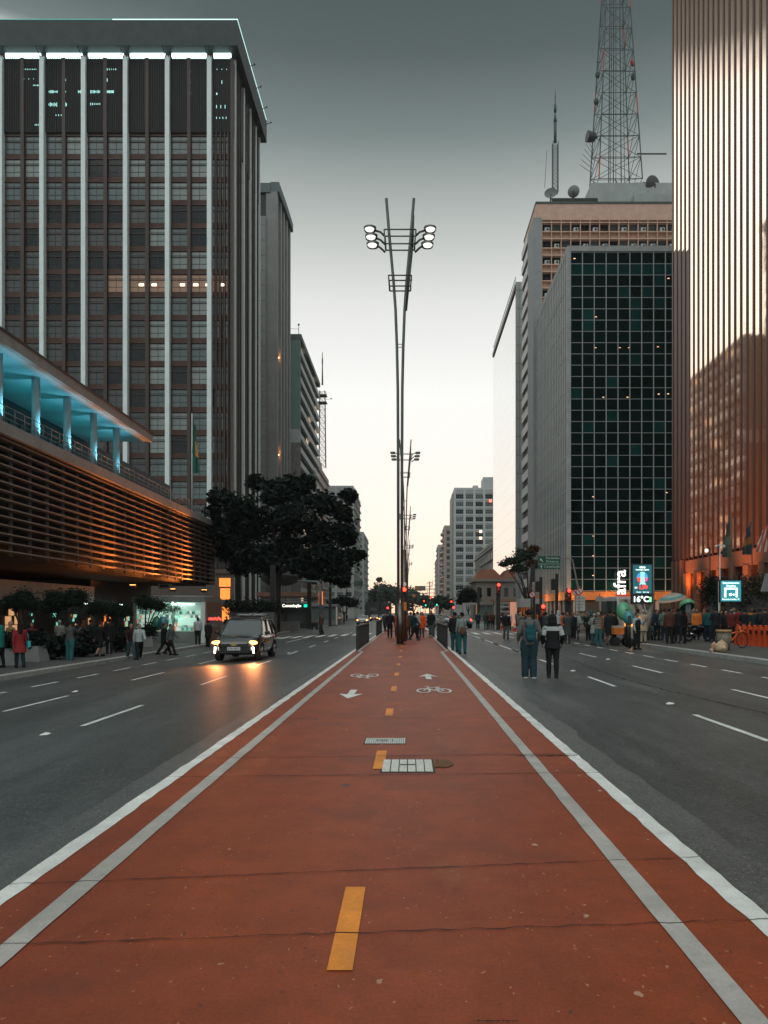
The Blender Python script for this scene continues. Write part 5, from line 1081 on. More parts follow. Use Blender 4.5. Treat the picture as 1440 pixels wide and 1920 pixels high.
# ---------------------------------------------------------------- vehicles
tyre=mat('tyre_rubber',(.012,.012,.012),.8,0,.1); rim=mat('rim_alloy',(.35,.35,.35),.35,.8,.1); chrome=mat('chrome',(.6,.6,.6),.15,1,0)
carglass=mat('car_glass',(.03,.045,.042),.04,0,0,spec=.9,coat=.5)
def car(label,loc,rz,col,kind='estate',lights='on',paint=None,Lc=4.4,Wd=1.80,H=1.58,name='parked_car',hero=False,tail=False,taxi=False):
    """nose points to -Y before rotation; origin under the centre"""
    t=thing(name,label,'car',loc,rz); P=paint or mat('car_paint_'+label.split()[0],col,.28,.2,.04,coat=1.0)
    h=Wd/2; y0=-Lc/2
    st=[(0,.42,.70,.62),(.10,.30,.80,.80),(.35,.24,.92,.92),(.95,.22,1.0,.985),(1.35,.22,1.05,1.0),(2.2,.22,1.03,1.0),(3.2,.22,1.05,1.0),(3.95,.26,1.04,.97),(4.28,.34,1.0,.90),(4.4,.45,.92,.80)]
    b=MB(); ringn=None; vs=[]; n=14
    for (y,zb,zt,wf) in st:
        y=y*Lc/4.4+y0; hw=h*wf
        half=[(0,zb),(hw*.80,zb),(hw*.97,zb+.10),(hw,zb+(zt-zb)*.45),(hw*.985,zb+(zt-zb)*.78),(hw*.90,zt-.01),(hw*.55,zt+.02*(y>y0+1.2)+.0),(0,zt+.03)]
        ring=half+[(-x,z) for x,z in half[-2:0:-1]]; vs+=[(x,y,z) for x,z in ring]; ringn=len(ring)
    k=len(st); fs=[(i*ringn+j,i*ringn+(j+1)%ringn,(i+1)*ringn+(j+1)%ringn,(i+1)*ringn+j) for i in range(k-1) for j in range(ringn)]
    fs+=[tuple(range(ringn))[::-1],tuple(range((k-1)*ringn,k*ringn))]
    b.smooth=True; b.add(vs,fs); b.smooth=False; bo=b.build('body',P,t)
    if hero: s=bo.modifiers.new('s','SUBSURF'); s.levels=1; s.render_levels=1
    # cabin
    zr=H; zb=1.02; yb0=y0+1.12*Lc/4.4; yt0=y0+1.88*Lc/4.4; yt1=y0+(3.95 if kind=='estate' else 3.2)*Lc/4.4; yb1=y0+(4.33 if kind=='estate' else 3.85)*Lc/4.4
    wb=h*.93; wt=h*.76
    def cab(ins,z1,zt,ya=0):
        return [(-wb+ins,yb0+ins*1.5,z1),(wb-ins,yb0+ins*1.5,z1),(wb-ins,yb1-ins,z1),(-wb+ins,yb1-ins,z1),(-wt+ins,yt0+ins*.5,zt),(wt-ins,yt0+ins*.5,zt),(wt-ins,yt1-ins*.5,zt),(-wt+ins,yt1-ins*.5,zt)]
    q=MB(); q.add(cab(.015,zb-.04,zr-.05),[(0,1,5,4),(1,2,6,5),(2,3,7,6),(3,0,4,7),(4,5,6,7)]); q.build('windows',carglass,t)
    q=MB(); C=[V(p) for p in cab(0,zb,zr-.04)]
    roof=[(-wt,yt0,zr-.05),(wt,yt0,zr-.05),(wt,yt1,zr-.05),(-wt,yt1,zr-.05)]
    m1=[(-wt*.86,yt0+.12,zr),(wt*.86,yt0+.12,zr),(wt*.86,yt1-.1,zr),(-wt*.86,yt1-.1,zr)]
    q.smooth=True; q.add(roof+m1,[(0,1,5,4),(1,2,6,5),(2,3,7,6),(3,0,4,7),(4,5,6,7),(3,2,1,0)]); q.smooth=False; q.build('roof',P,t)
    for s in (-1,1):
        q=MB(); 
        q.tube([(s*wb,yb0,zb-.03),(s*wt,yt0,zr-.05)],.035,6); q.tube([(s*wb,yb1,zb-.03),(s*wt,yt1,zr-.05)],.06,6)
        for f_ in (.36,.72): q.tube([(s*(wb+.0),yb0+(yb1-yb0)*f_+.05,zb-.03),(s*(wt+.005),yt0+(yt1-yt0)*(f_+.02),zr-.05)],.035,5)
        q.tube([(s*wt,yt0,zr-.05),(s*wt,yt1,zr-.05)],.03,6); q.build('pillar',P,t)
        q=MB(); q.ell((s*(h+.10),yb0+.28,zb+.04),(.11,.07,.08),10,6); q.build('mirror',black,t)
    wr=.335
    for yy in (y0+.84*Lc/4.4,y0+3.52*Lc/4.4):
        for s in (-1,1):
            wh=MB(); c_=s*(h-.13); wh.tube([(c_-.12,yy,wr),(c_-.09,yy,wr),(c_+.09,yy,wr),(c_+.12,yy,wr)],[wr*.90,wr,wr,wr*.90],22); w_=wh.build('wheel',tyre,t)
            q=MB(); q.disc((c_+s*.122,yy,wr),wr*.62,'x',.02,18)
            for a in range(5): aa=a*2*PI/5; q.tube([(c_+s*.135,yy,wr),(c_+s*.135,yy+math.cos(aa)*wr*.58,wr+math.sin(aa)*wr*.58)],.03,5)
            q.build('rim',rim,w_)
            q=MB(); 
            pts=[(s*(h-.02),yy+math.cos(a)*(wr+.06),wr+math.sin(a)*(wr+.06)) for a in [PI*i/10 for i in range(11)]]; q.tube(pts,.035,6); q.build('wheel_arch',black,t)
    # front
    q=MB(); q.box(-h*.62,h*.62,y0-.03,y0+.06,.60,.70); q.box(-h*.60,h*.60,y0-.03,y0+.06,.34,.52); q.build('grille',black,t)
    q=MB(); q.box(-.24,.24,y0-.05,y0-.03,.44,.56); pl_=q.build('number_plate',mat('plate_white',(.6,.62,.62),.5),t)
    if hero: text('FKB 4E21',.10,frm,pl_,(0,y0-.055,.50)); q=MB(); q.box(-h*.55,h*.55,y0-.045,y0-.025,.675,.70); q.build('chrome_bar',chrome,t); q=MB(); q.box(-.12,.12,y0-.06,y0-.04,.63,.68); q.box(-.06,.06,y0-.062,y0-.042,.61,.70); q.build('badge',mat('badge_gold',(.5,.38,.12),.3,.9),t)
    for s in (-1,1):
        q=MB(); q.ell((s*h*.76,y0+.14,.72),(.19,.12,.075),14,8,M.Rotation(R(s*-14),3,'Z')); 
        if lights=='on': hd=q.build('headlight',emat('headlight_warm',(1,.42,.12),5 if hero else 9),t)
        else: hd=q.build('headlight',chrome,t)
        if hero:
            q=MB(); q.tube([(s*h*.80,y0+.02,.56),(s*h*.83,y0+.03,.33)],[.035,.025],8); q.build('running_light',emat('running_light',(1,.92,.7),12),t)
            lamp('headlight_beam','SPOT',(s*h*.76,y0-.08,.70),220,(1,.30,.09),.06,spot=58,blend=.9,target=(s*h*.85,y0-3.6,0),parent=t)
            lamp('side_glow','POINT',(s*(h+.06),y0+.05,.66),7,(1,.35,.08),.05,parent=t)
        q=MB(); q.ell((s*h*.80,y0+Lc-.05,.85),(.12,.06,.16),10,6); q.build('tail_light',emat('tail_lit',(1,.04,.02),7) if tail else mat('tail_red',(.25,.01,.01),.3),t)
    if kind=='estate':
        for s in (-1,1):
            q=MB(); q.tube([(s*wt*.93,yt0+.1,zr+.0),(s*wt*.93,yt0+.25,zr+.07),(s*wt*.93,yt1-.3,zr+.07),(s*wt*.93,yt1-.15,zr)],.022,6); q.build('roof_rail',rim,t)
        if hero:
            for yy in (yt0+.5,yt1-.6): q=MB(); q.tube([(-wt,yy,zr+.11),(wt,yy,zr+.11)],.025,6); q.build('rack_bar',black,t)
            q=MB()
            for (cx,cy) in ((-.3,.4),(.15,.7),(.4,.2)): q.tube([(cx+.3*math.cos(a),yt0+cy+.6+.1*math.sin(a),zr+.17+.03*math.sin(a*2)) for a in [2*PI*i/14 for i in range(15)]],.016,5)
            q.tube([(-.5,yt0+1.3,zr+.16),(.5,yt0+1.5,zr+.17)],.03,5); q.build('rack_load',rim,t)
    if taxi: q=MB(); q.box(-.22,.22,-.05,.1,zr,zr+.14); q.build('roof_sign',mat('taxi_sign',(.5,.5,.45),.5),t)
    return t
hz=gz(-6.2)
car('dark estate car with lit orange headlights and a loaded roof rack',(-6.42,30.7,hz),R(-.5),(.012,.020,.018),'estate','on',mat('hero_car_paint',(.004,.009,.008),.14,.0,.03,coat=1.0),4.35,1.74,1.58,'estate_car',True)
car('white taxi with lit headlights far up the left carriageway',(-7.2,122,gz(-7)),0,(.45,.45,.42),'saloon','on',None,4.4,1.8,1.45,'taxi',taxi=True)
car('silver saloon behind and right of the taxi in the left carriageway',(-4.4,138,gz(-5)),0,(.30,.32,.31),'saloon','on',None,4.4,1.8,1.45,'saloon_car')
car('small distant car with orange lights between the taxi and the silver saloon',(-7.6,172,gz(-7)),0,(.3,.2,.15),'saloon','on',None,4.4,1.8,1.45,'saloon_car')
car('farthest car on the left carriageway, only its lit headlights showing',(-6.2,190,gz(-7)),0,(.1,.1,.1),'saloon','on',None,4.4,1.8,1.45,'saloon_car')
car('grey silver saloon standing across the street behind the man in the black jacket',(3.6,88,-.05),R(55),(.26,.29,.29),'saloon','off',None,4.4,1.8,1.45,'saloon_car')
car('red car far up the right carriageway behind the silver saloon',(5.6,118,-.05),R(180),(.42,.04,.025),'saloon','off',None,4.4,1.8,1.45,'saloon_car',tail=True)
car('black car with lit red tail lights right of the silver saloon',(5.9,84,-.05),R(180),(.02,.025,.03),'saloon','off',None,4.2,1.75,1.45,'saloon_car',tail=True)
car('far white car with tail lights ahead of the red car',(3.7,140,-.05),R(180),(.5,.5,.48),'saloon','off',None,4.4,1.8,1.45,'saloon_car',tail=True)
def van(label,loc,rz,body,stripe,L_=4.6,W_=1.9,H_=2.25,name='van'):
    t=thing(name,label,'van',loc,rz); P=mat('van_paint_'+label.split()[0],body,.4,0,.05,coat=.5)
    prof=[(-L_/2,.35),(-L_/2,.9),(-L_/2+.5,1.15),(-L_/2+1.1,H_-.1),(-L_/2+1.4,H_),(L_/2-.1,H_),(L_/2,H_-.2),(L_/2,.35)]
    q=MB(); q.prism(prof,-W_/2,W_/2,'yz'); o=q.build('body',P,t); bv=o.modifiers.new('b','BEVEL'); bv.width=.08; bv.segments=2
    q=MB(); q.add([(-W_/2+.12,-L_/2+.52,1.2),(W_/2-.12,-L_/2+.52,1.2),(W_/2-.2,-L_/2+1.02,H_-.22),(-W_/2+.2,-L_/2+1.02,H_-.22)],[(0,1,2,3)]); 
    for v_ in q.v: v_.y-=.05
    q.build('windscreen',carglass,t)
    for s in (-1,1):
        q=MB(); q.box(s*(W_/2+.005)-.01,s*(W_/2+.005)+.01,-L_/2+1.1,L_/2-.5,1.2,H_-.35); q.build('side_window',carglass,t)
        q=MB(); q.box(s*(W_/2+.012)-.01,s*(W_/2+.012)+.01,-L_/2+.9,L_/2-.1,.95,1.12); q.build('stripe',stripe,t)
        for yy in (-L_/2+.8,L_/2-.8): q=MB(); q.tube([(s*(W_/2-.2),yy,.34),(s*(W_/2),yy,.34)],.34,20); q.build('wheel',tyre,t)
        q=MB(); q.box(s*W_*.36-.14,s*W_*.36+.14,-L_/2-.02,-L_/2+.03,.72,.9); q.build('headlight',chrome,t)
        q=MB(); q.ell((s*(W_/2+.12),-L_/2+.9,1.35),(.08,.06,.14),8,6); q.build('mirror',black,t)
    q=MB(); q.box(-W_/2+.15,W_/2-.15,-L_/2+1.5,-L_/2+1.8,H_,H_+.16); q.build('roof_light',stripe,t)
    text('RESGATE',.2,stripe,t,(0,-L_/2-.01,1.02)); return t
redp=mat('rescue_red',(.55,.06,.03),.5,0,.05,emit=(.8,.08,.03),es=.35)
van('white rescue van with red markings behind the crowd below the advertising screen',(AT(1170,1180,60).x,60,.1),R(8),(.40,.42,.40),redp,4.6,2.2,2.75)
# striped booth and long shelter on the right pavement
def striped(): 
    t=thing('striped_booth','orange and black striped work booth with a pale top panel on the right pavement','booth',(12.0,82,.1)); 
    a=AT(958,1171,82); w_=(1000-958)/F*82
    q=MB(); q.box(-.1,w_+.1,0,3,2.1,3.0); q.build('top_panel',mat('booth_top_grey',(.33,.35,.34),.6),t)
    q=MB(); q.box(-.05,w_+.05,.25,3,0,2.1); q.build('wall',black,t)
    so=mat('stripe_orange',(.62,.17,.02),.6); n=9
    for i in range(n):
        x=i*w_/n; q=MB(); q.add([(x,0,2.1),(x+w_/n*.58,0,2.1),(x+w_/n*.58+.06*(i-n/2),-.1,0),(x+.06*(i-n/2),-.1,0),(x,.1,2.1),(x+w_/n*.58,.1,2.1),(x+w_/n*.58+.06*(i-n/2),.0,0),(x+.06*(i-n/2),.0,0)],[(0,1,2,3),(7,6,5,4),(0,4,5,1),(1,5,6,2),(2,6,7,3),(3,7,4,0)]); q.build('stripe',so,t)
    t.location=(a.x+1.1,82,.1)
    t2_=thing('bus_shelter','pale open shelter with dark bench bars left of the orange striped booth','shelter',(AT(930,1160,86).x,86,.1))
    q=MB(); q.box(-.4,2.6,0,2.5,2.75,3.0); q.build('roof',mat('shelter_brown',(.25,.13,.07),.6),t2_)
    for z in (1.0,1.55,2.1,2.55): q=MB(); q.box(0,1.5,.1,.2,z,z+.16); q.build('slat',mat('louvre_pale',(0,0,0)),t2_)
    q=MB(); q.box(1.55,2.55,.0,.15,0,2.7); q.build('poster_panel',mat('poster_pink',(.55,.28,.2),.6,emit=(.9,.4,.25),es=.35),t2_)
    for x in (-.3,1.5): q=MB(); q.box(x,x+.08,.1,.2,0,2.75); q.build('post',black,t2_)
    t3_=thing('bus_shelter','small grey glass shelter with an orange end panel before the old mansion','shelter',(AT(868,1160,140).x,140,.1))
    q=MB(); q.box(0,3,0,2,3.0,3.3); q.box(0,.1,0,2,0,3.0); q.build('roof',mat('shelter_grey',(.35,.38,.36),.5),t3_)
    q=MB(); q.box(2.4,3.0,-.05,.1,0,3.0); q.build('orange_panel',mat('shelter_orange',(.5,.18,.06),.5,emit=(.8,.25,.08),es=.3),t3_)
striped()
def cone(px_,pb,label):
    p=G(px_,pb); t=thing('traffic_cone',label,'cone',p); q=MB(); q.rings([(.04,.16,.16,0,0),(.75,.04,.04,0,0)],12); q.build('cone_body',mat('cone_orange',(.75,.10,.03),.6),t); q=MB(); q.box(-.2,.2,-.2,.2,0,.05); q.build('base',mat('cone_orange',(0,0,0)),t); q=MB(); q.rings([(.35,.112,.112,0,0),(.5,.083,.083,0,0)],12); q.build('band',white,t)
cone(941,1179,'orange traffic cone left of the walking man with a shoulder bag'); cone(965,1184,'orange traffic cone right of the walking man with a shoulder bag')
# umbrella
um=thing('parasol','tilted teal and peach striped parasol over the right hand crowd','parasol',(AT(1260,1180,44).x,44,.1)); q=MB(); q.tube([(0,0,0),(0,0,2.45)],.025,8); q.build('pole',steel,um)
q=MB(); n=24; rr=[0,.18,.36,.54,.70,.82]; zz=[.34,.31,.25,.16,.06,-.04]; vs=[]
for i in range(6):
    for j in range(n): a=2*PI*j/n; vs.append((rr[i]*math.cos(a),rr[i]*math.sin(a),zz[i]))
for i in range(5):
    q.m=i%3
    for j in range(n): q.f.append([i*n+j,i*n+(j+1)%n,(i+1)*n+(j+1)%n,(i+1)*n+j]); q.mi.append(i%3); q.sm.append(True)
q.v=[V(v_) for v_ in vs]; o=q.build('canopy',[mat('parasol_teal',(.12,.27,.25),.8),mat('parasol_peach',(.42,.27,.20),.8),mat('parasol_pale',(.30,.36,.33),.8)],um,(0,0,2.3)); o.rotation_euler=(R(8),R(-13),0)
# snack cart
ct=thing('snack_cart','metal snack cart with a glowing warm glass cabinet and orange side tray','food cart',G(1172,1211))
q=MB(); q.box(-.05,.62,-.3,.3,.55,.95); q.box(-.02,.60,-.28,.28,.35,.55); q.build('body',mat('cart_metal',(.25,.25,.23),.4,.6,.2,5),ct)
q=MB()
for x in (0,.60):
    for y in (-.28,.28): q.box(x-.02,x+.02,y-.02,y+.02,.95,1.45)
q.box(-.05,.65,-.32,.32,1.45,1.5); q.build('cabinet_frame',rim,ct)
q=MB(); q.box(.03,.57,-.22,.22,.98,1.28); q.build('warm_food',emat('warm_food',(1,.38,.08),1.3),ct); lamp('cart_light','POINT',(.3,-.5,1.25),7,(1,.5,.18),.1,parent=ct)
q=MB(); q.box(-.62,-.12,-.3,.25,.58,.92); q.build('orange_tray',mat('tray_orange',(.62,.16,.02),.5),ct); q=MB(); q.box(-.62,-.12,-.3,.25,.92,1.0); q.build('tray_goods',mat('goods_pale',(.4,.45,.38),.8,0,.5,25),ct)
for x in (-.5,.1,.5): q=MB(); q.tube([(x,-.32,.22),(x,-.26,.22)],.22,18); q.tube([(x,.26,.22),(x,.32,.22)],.22,18); q.build('wheel',tyre,ct)
rk=thing('wire_rack','tall wire display rack with rows of small goods left of the snack cart','display rack',G(1092,1202))
for k,z in enumerate((.25,.65,1.05,1.45)):
    q=MB(); q.box(-.26,.26,-.2,.2,z,z+.02); q.tube([(-.26,-.2,z+.1),(.26,-.2,z+.1),(.26,.2,z+.1),(-.26,.2,z+.1),(-.26,-.2,z+.1)],.01,5); q.build('shelf',rim,rk)
    q=MB(); rnd=random.Random(k)
    for i in range(7): x=-.24+i*.07; q.box(x,x+.05,-.15,-.05,z+.02,z+.02+rnd.uniform(.08,.2))
    q.build('goods',mat('goods_%d'%(k%2),((.45,.42,.36),(.30,.22,.13))[k%2],.6,0,.5,20),rk)
q=MB()
for x in (-.26,.26):
    for y in (-.2,.2): q.tube([(x,y,0),(x,y,1.75)],.012,5)
q.build('upright',rim,rk)
# trash bin and bags
bn=thing('litter_bin','ribbed grey and ochre litter bin behind the rubbish bags','bin',G(1357,1219)); 
q=MB(); q.rings([(0,.20,.20,0,0),(.72,.27,.27,0,0)],18)
for i in range(14): a=2*PI*i/14; q.tube([(.205*math.cos(a),.205*math.sin(a),0),(.275*math.cos(a),.275*math.sin(a),.74)],.018,5)
q.build('body',mat('bin_grey',(.20,.18,.13),.5,.3,.3,6),bn); q=MB(); q.rings([(.72,.30,.30,0,0),(.82,.31,.31,0,0)],18); q.build('rim',mat('bin_ochre',(.40,.24,.10),.6,0,.2),bn)
def bag(px_,pb,sx,sy,sz,label,seed,cols):
    p=G(px_,pb); rnd=random.Random(seed); q=MB(); q.ell((0,0,sz*.85),(sx,sy,sz),22,16)
    for i,v_ in enumerate(q.v):
        n_=V((v_.x/sx,v_.y/sy,0)); k=1+.10*math.sin(v_.x*23+seed)+.09*math.sin(v_.z*31+v_.y*17)+rnd.uniform(-.03,.03); v_.x*=k; v_.y*=k; v_.z=max(0,v_.z)
    q.v[-2].z+=sz*.25; m_=mat('bag_'+str(seed),cols[0],.35,0,.45,7,.6,spec=.5); return tag(q.build('rubbish_bag',m_,None,p),label,'rubbish bag')
bag(1353,1223,.235,.22,.24,'biggest white and ochre rubbish bag against the litter bin',1,[(.50,.36,.22)]); bag(1339,1222,.12,.14,.20,'tan rubbish bag left of the biggest bag',2,[(.45,.26,.14)]); bag(1334,1224,.07,.09,.10,'small pinkish rubbish bag lowest at the kerb',3,[(.42,.30,.24)])
# bicycle (orange share bike), docks, motorbike
def bicycle(p,rz,colm,label,name='bicycle'):
    t=thing(name,label,'bicycle',p,rz)
    for x in (-.52,.52):
        q=MB(); q.tube([(x+.33*math.cos(a),0,.34+.33*math.sin(a)) for a in [2*PI*i/24 for i in range(25)]],.022,6,False)
        for i in range(8): a=i*PI/4; q.tube([(x,0,.34),(x+.32*math.cos(a),0,.34+.32*math.sin(a))],.004,3,False)
        q.build('wheel',tyre,t)
    q=MB(); q.tube([(-.52,0,.34),(-.1,0,.32),(-.2,0,.8),(-.52,0,.34)],.025,7); q.tube([(-.1,0,.32),(.34,0,.72),(-.18,0,.62)],.045,8); q.tube([(.52,0,.34),(.34,0,.95)],.03,7); q.build('frame',colm,t)
    q=MB(); q.ell((-.22,0,.88),(.14,.07,.04),10,6); q.tube([(-.2,0,.8),(-.22,0,.88)],.02,6); q.build('saddle',black,t); q=MB(); q.tube([(.28,-.28,1.05),(.36,0,1.0),(.28,.28,1.05)],.016,6); q.tube([(.34,0,.95),(.36,0,1.0)],.02,6); q.build('handlebar',black,t); q=MB(); q.tube([(.3,0,.66),(.52,0,.72),(.72,0,.66)],.05,6); q.build('mudguard',colm,t); return t
bo_=mat('bike_orange',(.70,.12,.02),.45,0,.05,coat=.3)
pb_=G(1380,1216); bicycle(pb_+V((0,.25,0)),R(25),bo_,'orange share bicycle leaning at the docking barriers')
for k in range(9):
    p=G(1384+k*10.5,1209+k*.8); t=thing('dock_barrier','orange plastic docking barrier '+('nearest the bicycle','second from the bicycle','third from the bicycle','fourth from the bicycle','fifth from the bicycle','sixth from the bicycle, near the right edge','seventh from the bicycle, at the right edge','eighth from the bicycle, cut by the frame','ninth, just beyond the frame')[k],'barrier',p,group='orange docking barriers')
    q=MB(); q.taper(0,0,0,.25,.13,.16,.10,.12); q.taper(0,0,.25,.88,.10,.12,.085,.10); q.rings([(.88,.085,.1,0,0),(.95,.05,.07,0,0)],12); q.build('body',mat('dock_orange',(.60,.075,.015),.5,0,.1),t); q=MB(); q.box(-.05,.05,-.16,-.10,.55,.72); q.build('reader',black,t)
mo=thing('motorcycle','black motorcycle parked among the crowd between the green phone booth and the parking sign','motorcycle',G(1315,1203)+V((0,.4,0)),R(20))
for x in (-.62,.62):
    q=MB(); q.tube([(x+.26*math.cos(a),0,.3+.26*math.sin(a)) for a in [2*PI*i/20 for i in range(21)]],.06,7,False); q.disc((x,0,.3),.1,'y',.1,12); q.build('wheel',tyre,mo)
q=MB(); q.ell((.05,0,.62),(.5,.16,.20),14,8); q.ell((-.35,0,.78),(.35,.14,.10),12,8); q.tube([(.62,0,.3),(.42,0,.95)],.05,7); q.tube([(-.62,0,.3),(-.1,0,.4),(.2,0,.35)],.06,7); q.build('body',mat('moto_black',(.015,.016,.018),.2,.4,0,coat=1),mo)
q=MB(); q.tube([(.38,-.32,1.08),(.42,0,.98),(.38,.32,1.08)],.018,6); q.ell((.56,0,.86),(.10,.10,.11),10,8); q.build('handlebar',black,mo); q=MB(); q.tube([(-.1,-.16,.32),(-.7,-.18,.42)],[.03,.05],8); q.build('exhaust',chrome,mo)
# ---------------------------------------------------------------- people
def remesh(mb,name,mats,vox,smooth=5,disp=0):
    me=mb.mesh('tmp',mats[0]); o=bpy.data.objects.new('tmp',me); COL.objects.link(o)
    r=o.modifiers.new('r','REMESH'); r.mode='VOXEL'; r.voxel_size=vox; r.use_smooth_shade=True
    s=o.modifiers.new('s','SMOOTH'); s.iterations=smooth; s.factor=.5
    if disp:
        tx=bpy.data.textures.new('folds','CLOUDS'); tx.noise_scale=.11; d=o.modifiers.new('d','DISPLACE'); d.texture=tx; d.strength=disp; d.mid_level=.5
    bpy.context.view_layer.update(); dg=bpy.context.evaluated_depsgraph_get(); out=bpy.data.meshes.new_from_object(o.evaluated_get(dg)); bpy.data.objects.remove(o); out.name=name
    out.materials.clear()
    for m_ in mats: out.materials.append(m_)
    return out
skin={'light':mat('skin_light',(.40,.22,.15),.6,0,.05),'mid':mat('skin_mid',(.26,.13,.08),.6,0,.05),'dark':mat('skin_dark',(.10,.05,.032),.55,0,.05)}
eyem=mat('eye_dark',(.02,.015,.012),.3,0,0); lipm=mat('lips',(.28,.09,.07),.5,0,0)
POSE={ # leg: (thigh fwd deg, knee bend) ; arm: (fwd, out, elbow)
 'stand':dict(L=(3,4),R=(-3,2),a=(4,8,12),b=(2,8,16)),
 'wide':dict(L=(5,5),R=(-4,4),a=(12,14,40),b=(8,14,35)),
 'walk':dict(L=(24,8),R=(-20,14),a=(-20,8,14),b=(22,8,22)),
 'walk2':dict(L=(-22,18),R=(26,8),a=(24,8,30),b=(-18,8,14)),
 'hands':dict(L=(2,3),R=(-2,2),a=(22,6,85),b=(22,6,85)),
 'phone':dict(L=(3,4),R=(-2,2),a=(35,8,95),b=(5,8,14)),
 'photo':dict(L=(3,4),R=(-3,2),a=(60,4,60),b=(60,4,60)),
 'reach':dict(L=(-3,3),R=(6,6),a=(4,8,18),b=(62,38,42)),
 'pocket':dict(L=(2,2),R=(-2,4),a=(-14,16,48),b=(-14,16,48)),
 'slow':dict(L=(9,6),R=(-9,10),a=(-8,9,14),b=(8,9,16)),
 'sit':dict(L=(85,88),R=(80,84),a=(30,10,50),b=(30,10,50)),
}
def skel(p):
    P=POSE[p]; J={}
    for s,key,ak in ((-1,'L','a'),(1,'R','b')):
        a=R(P[key][0]); b_=R(P[key][0]-P[key][1]); hip=V((s*.095,0,.90)); knee=hip+V((s*.01,math.sin(a),-math.cos(a)))*.42; ank=knee+V((0,math.sin(b_),-math.cos(b_)))*.41
        f,o_,e=P[ak]; f=R(f); o_=R(o_); e=R(e); sh=V((s*.185,0,1.415)); el=sh+V((s*math.sin(o_),math.sin(f)*math.cos(o_),-math.cos(f)*math.cos(o_)))*.285
        inn=-.25 if P[ak][2]>60 and p!='reach' else (.25 if p=='reach' else .02); d=V((s*inn,math.sin(f+e),-math.cos(f+e))).normalized(); wr=el+d*.245
        J[key]=(hip,knee,ank); J[ak]=(sh,el,wr,d)
    dz=-min(J['L'][2].z,J['R'][2].z)+.075
    for k in ('L','R'): J[k]=tuple(q+V((0,0,dz)) for q in J[k])
    for k in ('a','b'): J[k]=tuple(q+V((0,0,dz)) for q in J[k][:3])+(J[k][3],)
    J['dz']=dz; return J
def limb(b,p0,p1,r0,r1):
    b.tube([p0,p0.lerp(p1,.35),p1],[r0,(r0*1.06+r1*.0) if r0>.05 else r0,r1],12); b.ell(p1,(r1,r1,r1),12,8); b.ell(p0,(r0,r0,r0),12,8)
MESH={}
def body_mesh(p,fem,sk,fine):
    key=('body',p,fem,sk,fine)
    if key in MESH: return MESH[key]
    J=skel(p); z=J['dz']; b=MB()
    b.rings([(.86+z,.13,.10,0,0),(.95+z,.165,.115,0,0),(1.05+z,.135,.10,0,0),(1.2+z,.15,.11,0,0),(1.34+z,.175,.115,0,0),(1.43+z,.16,.09,0,0),(1.47+z,.07,.06,0,0)],20)
    b.tube([(0,-.01,1.42+z),(0,.01,1.56+z)],[.062,.055],12)
    b.ell((0,.005,1.625+z),(.077,.095,.108),18,14); b.ell((0,.055,1.575+z),(.052,.05,.05),12,8); b.ell((0,.102,1.612+z),(.014,.022,.022),8,6); b.ell((0,.09,1.64+z),(.05,.012,.012),8,6)
    for s in (-1,1): b.ell((s*.078,0,1.615+z),(.012,.02,.03),8,6)
    for k,s in (('L',-1),('R',1)):
        h_,kn,an=J[k]; limb(b,h_,kn,.085,.050); limb(b,kn,an,.051,.036); b.tube([kn.lerp(an,.1)+V((0,-.005,0)),kn.lerp(an,.35)+V((0,-.012,0)),kn.lerp(an,.7)],[.045,.05,.036],10)
        b.ell((an.x,an.y+.06,an.z-.035),(.042,.115,.038),12,8)
    for k,s in (('a',-1),('b',1)):
        sh,el,wr,d=J[k]; limb(b,sh,el,.050,.040); limb(b,el,wr,.042,.026)
        up=V((s,0,0)); up=(up-d*up.dot(d)).normalized(); sd=d.cross(up).normalized()   # palm plane: d, sd ; thickness up
        pc=wr+d*.045; Q=M((sd,up,d)).transposed(); b.ell(pc,(.040,.015,.052),12,8,Q)
        for i,(o_,ln) in enumerate(((-.030,.062),(-.010,.074),(.010,.070),(.029,.054))):
            a0=wr+d*.082+sd*o_; a1=a0+d*ln*.55-up*s*.0+(-up)*.008; a2=a1+d*ln*.42+(-up)*.018; b.tube([a0-d*.02,a0,a1,a2],[.0095,.0095,.009,.0075],8); b.ell(a2,(.0075,)*3,6,5)
        f_=1 if sd.y>0 else -1
        t0=wr+d*.03+sd*f_*.032; t1=t0+d*.028+sd*f_*.024-up*.006; t2=t1+d*.026+sd*f_*.006-up*.01; b.tube([t0,t1,t2],[.013,.011,.009],8); b.ell(t2,(.009,)*3,6,5)
    me=remesh(b,'body',[skin[sk],eyem,lipm],.0065 if fine else .011,3)
    for pl_ in me.polygons:
        c=pl_.center
        if c.y>.06 and 1.5<c.z-z<1.75:
            for s in (-1,1):
                if abs(c.x-s*.030)<.014 and abs(c.z-z-1.632)<.008: pl_.material_index=1
            if abs(c.x)<.025 and abs(c.z-z-1.575)<.007: pl_.material_index=2
    MESH[key]=me; return me
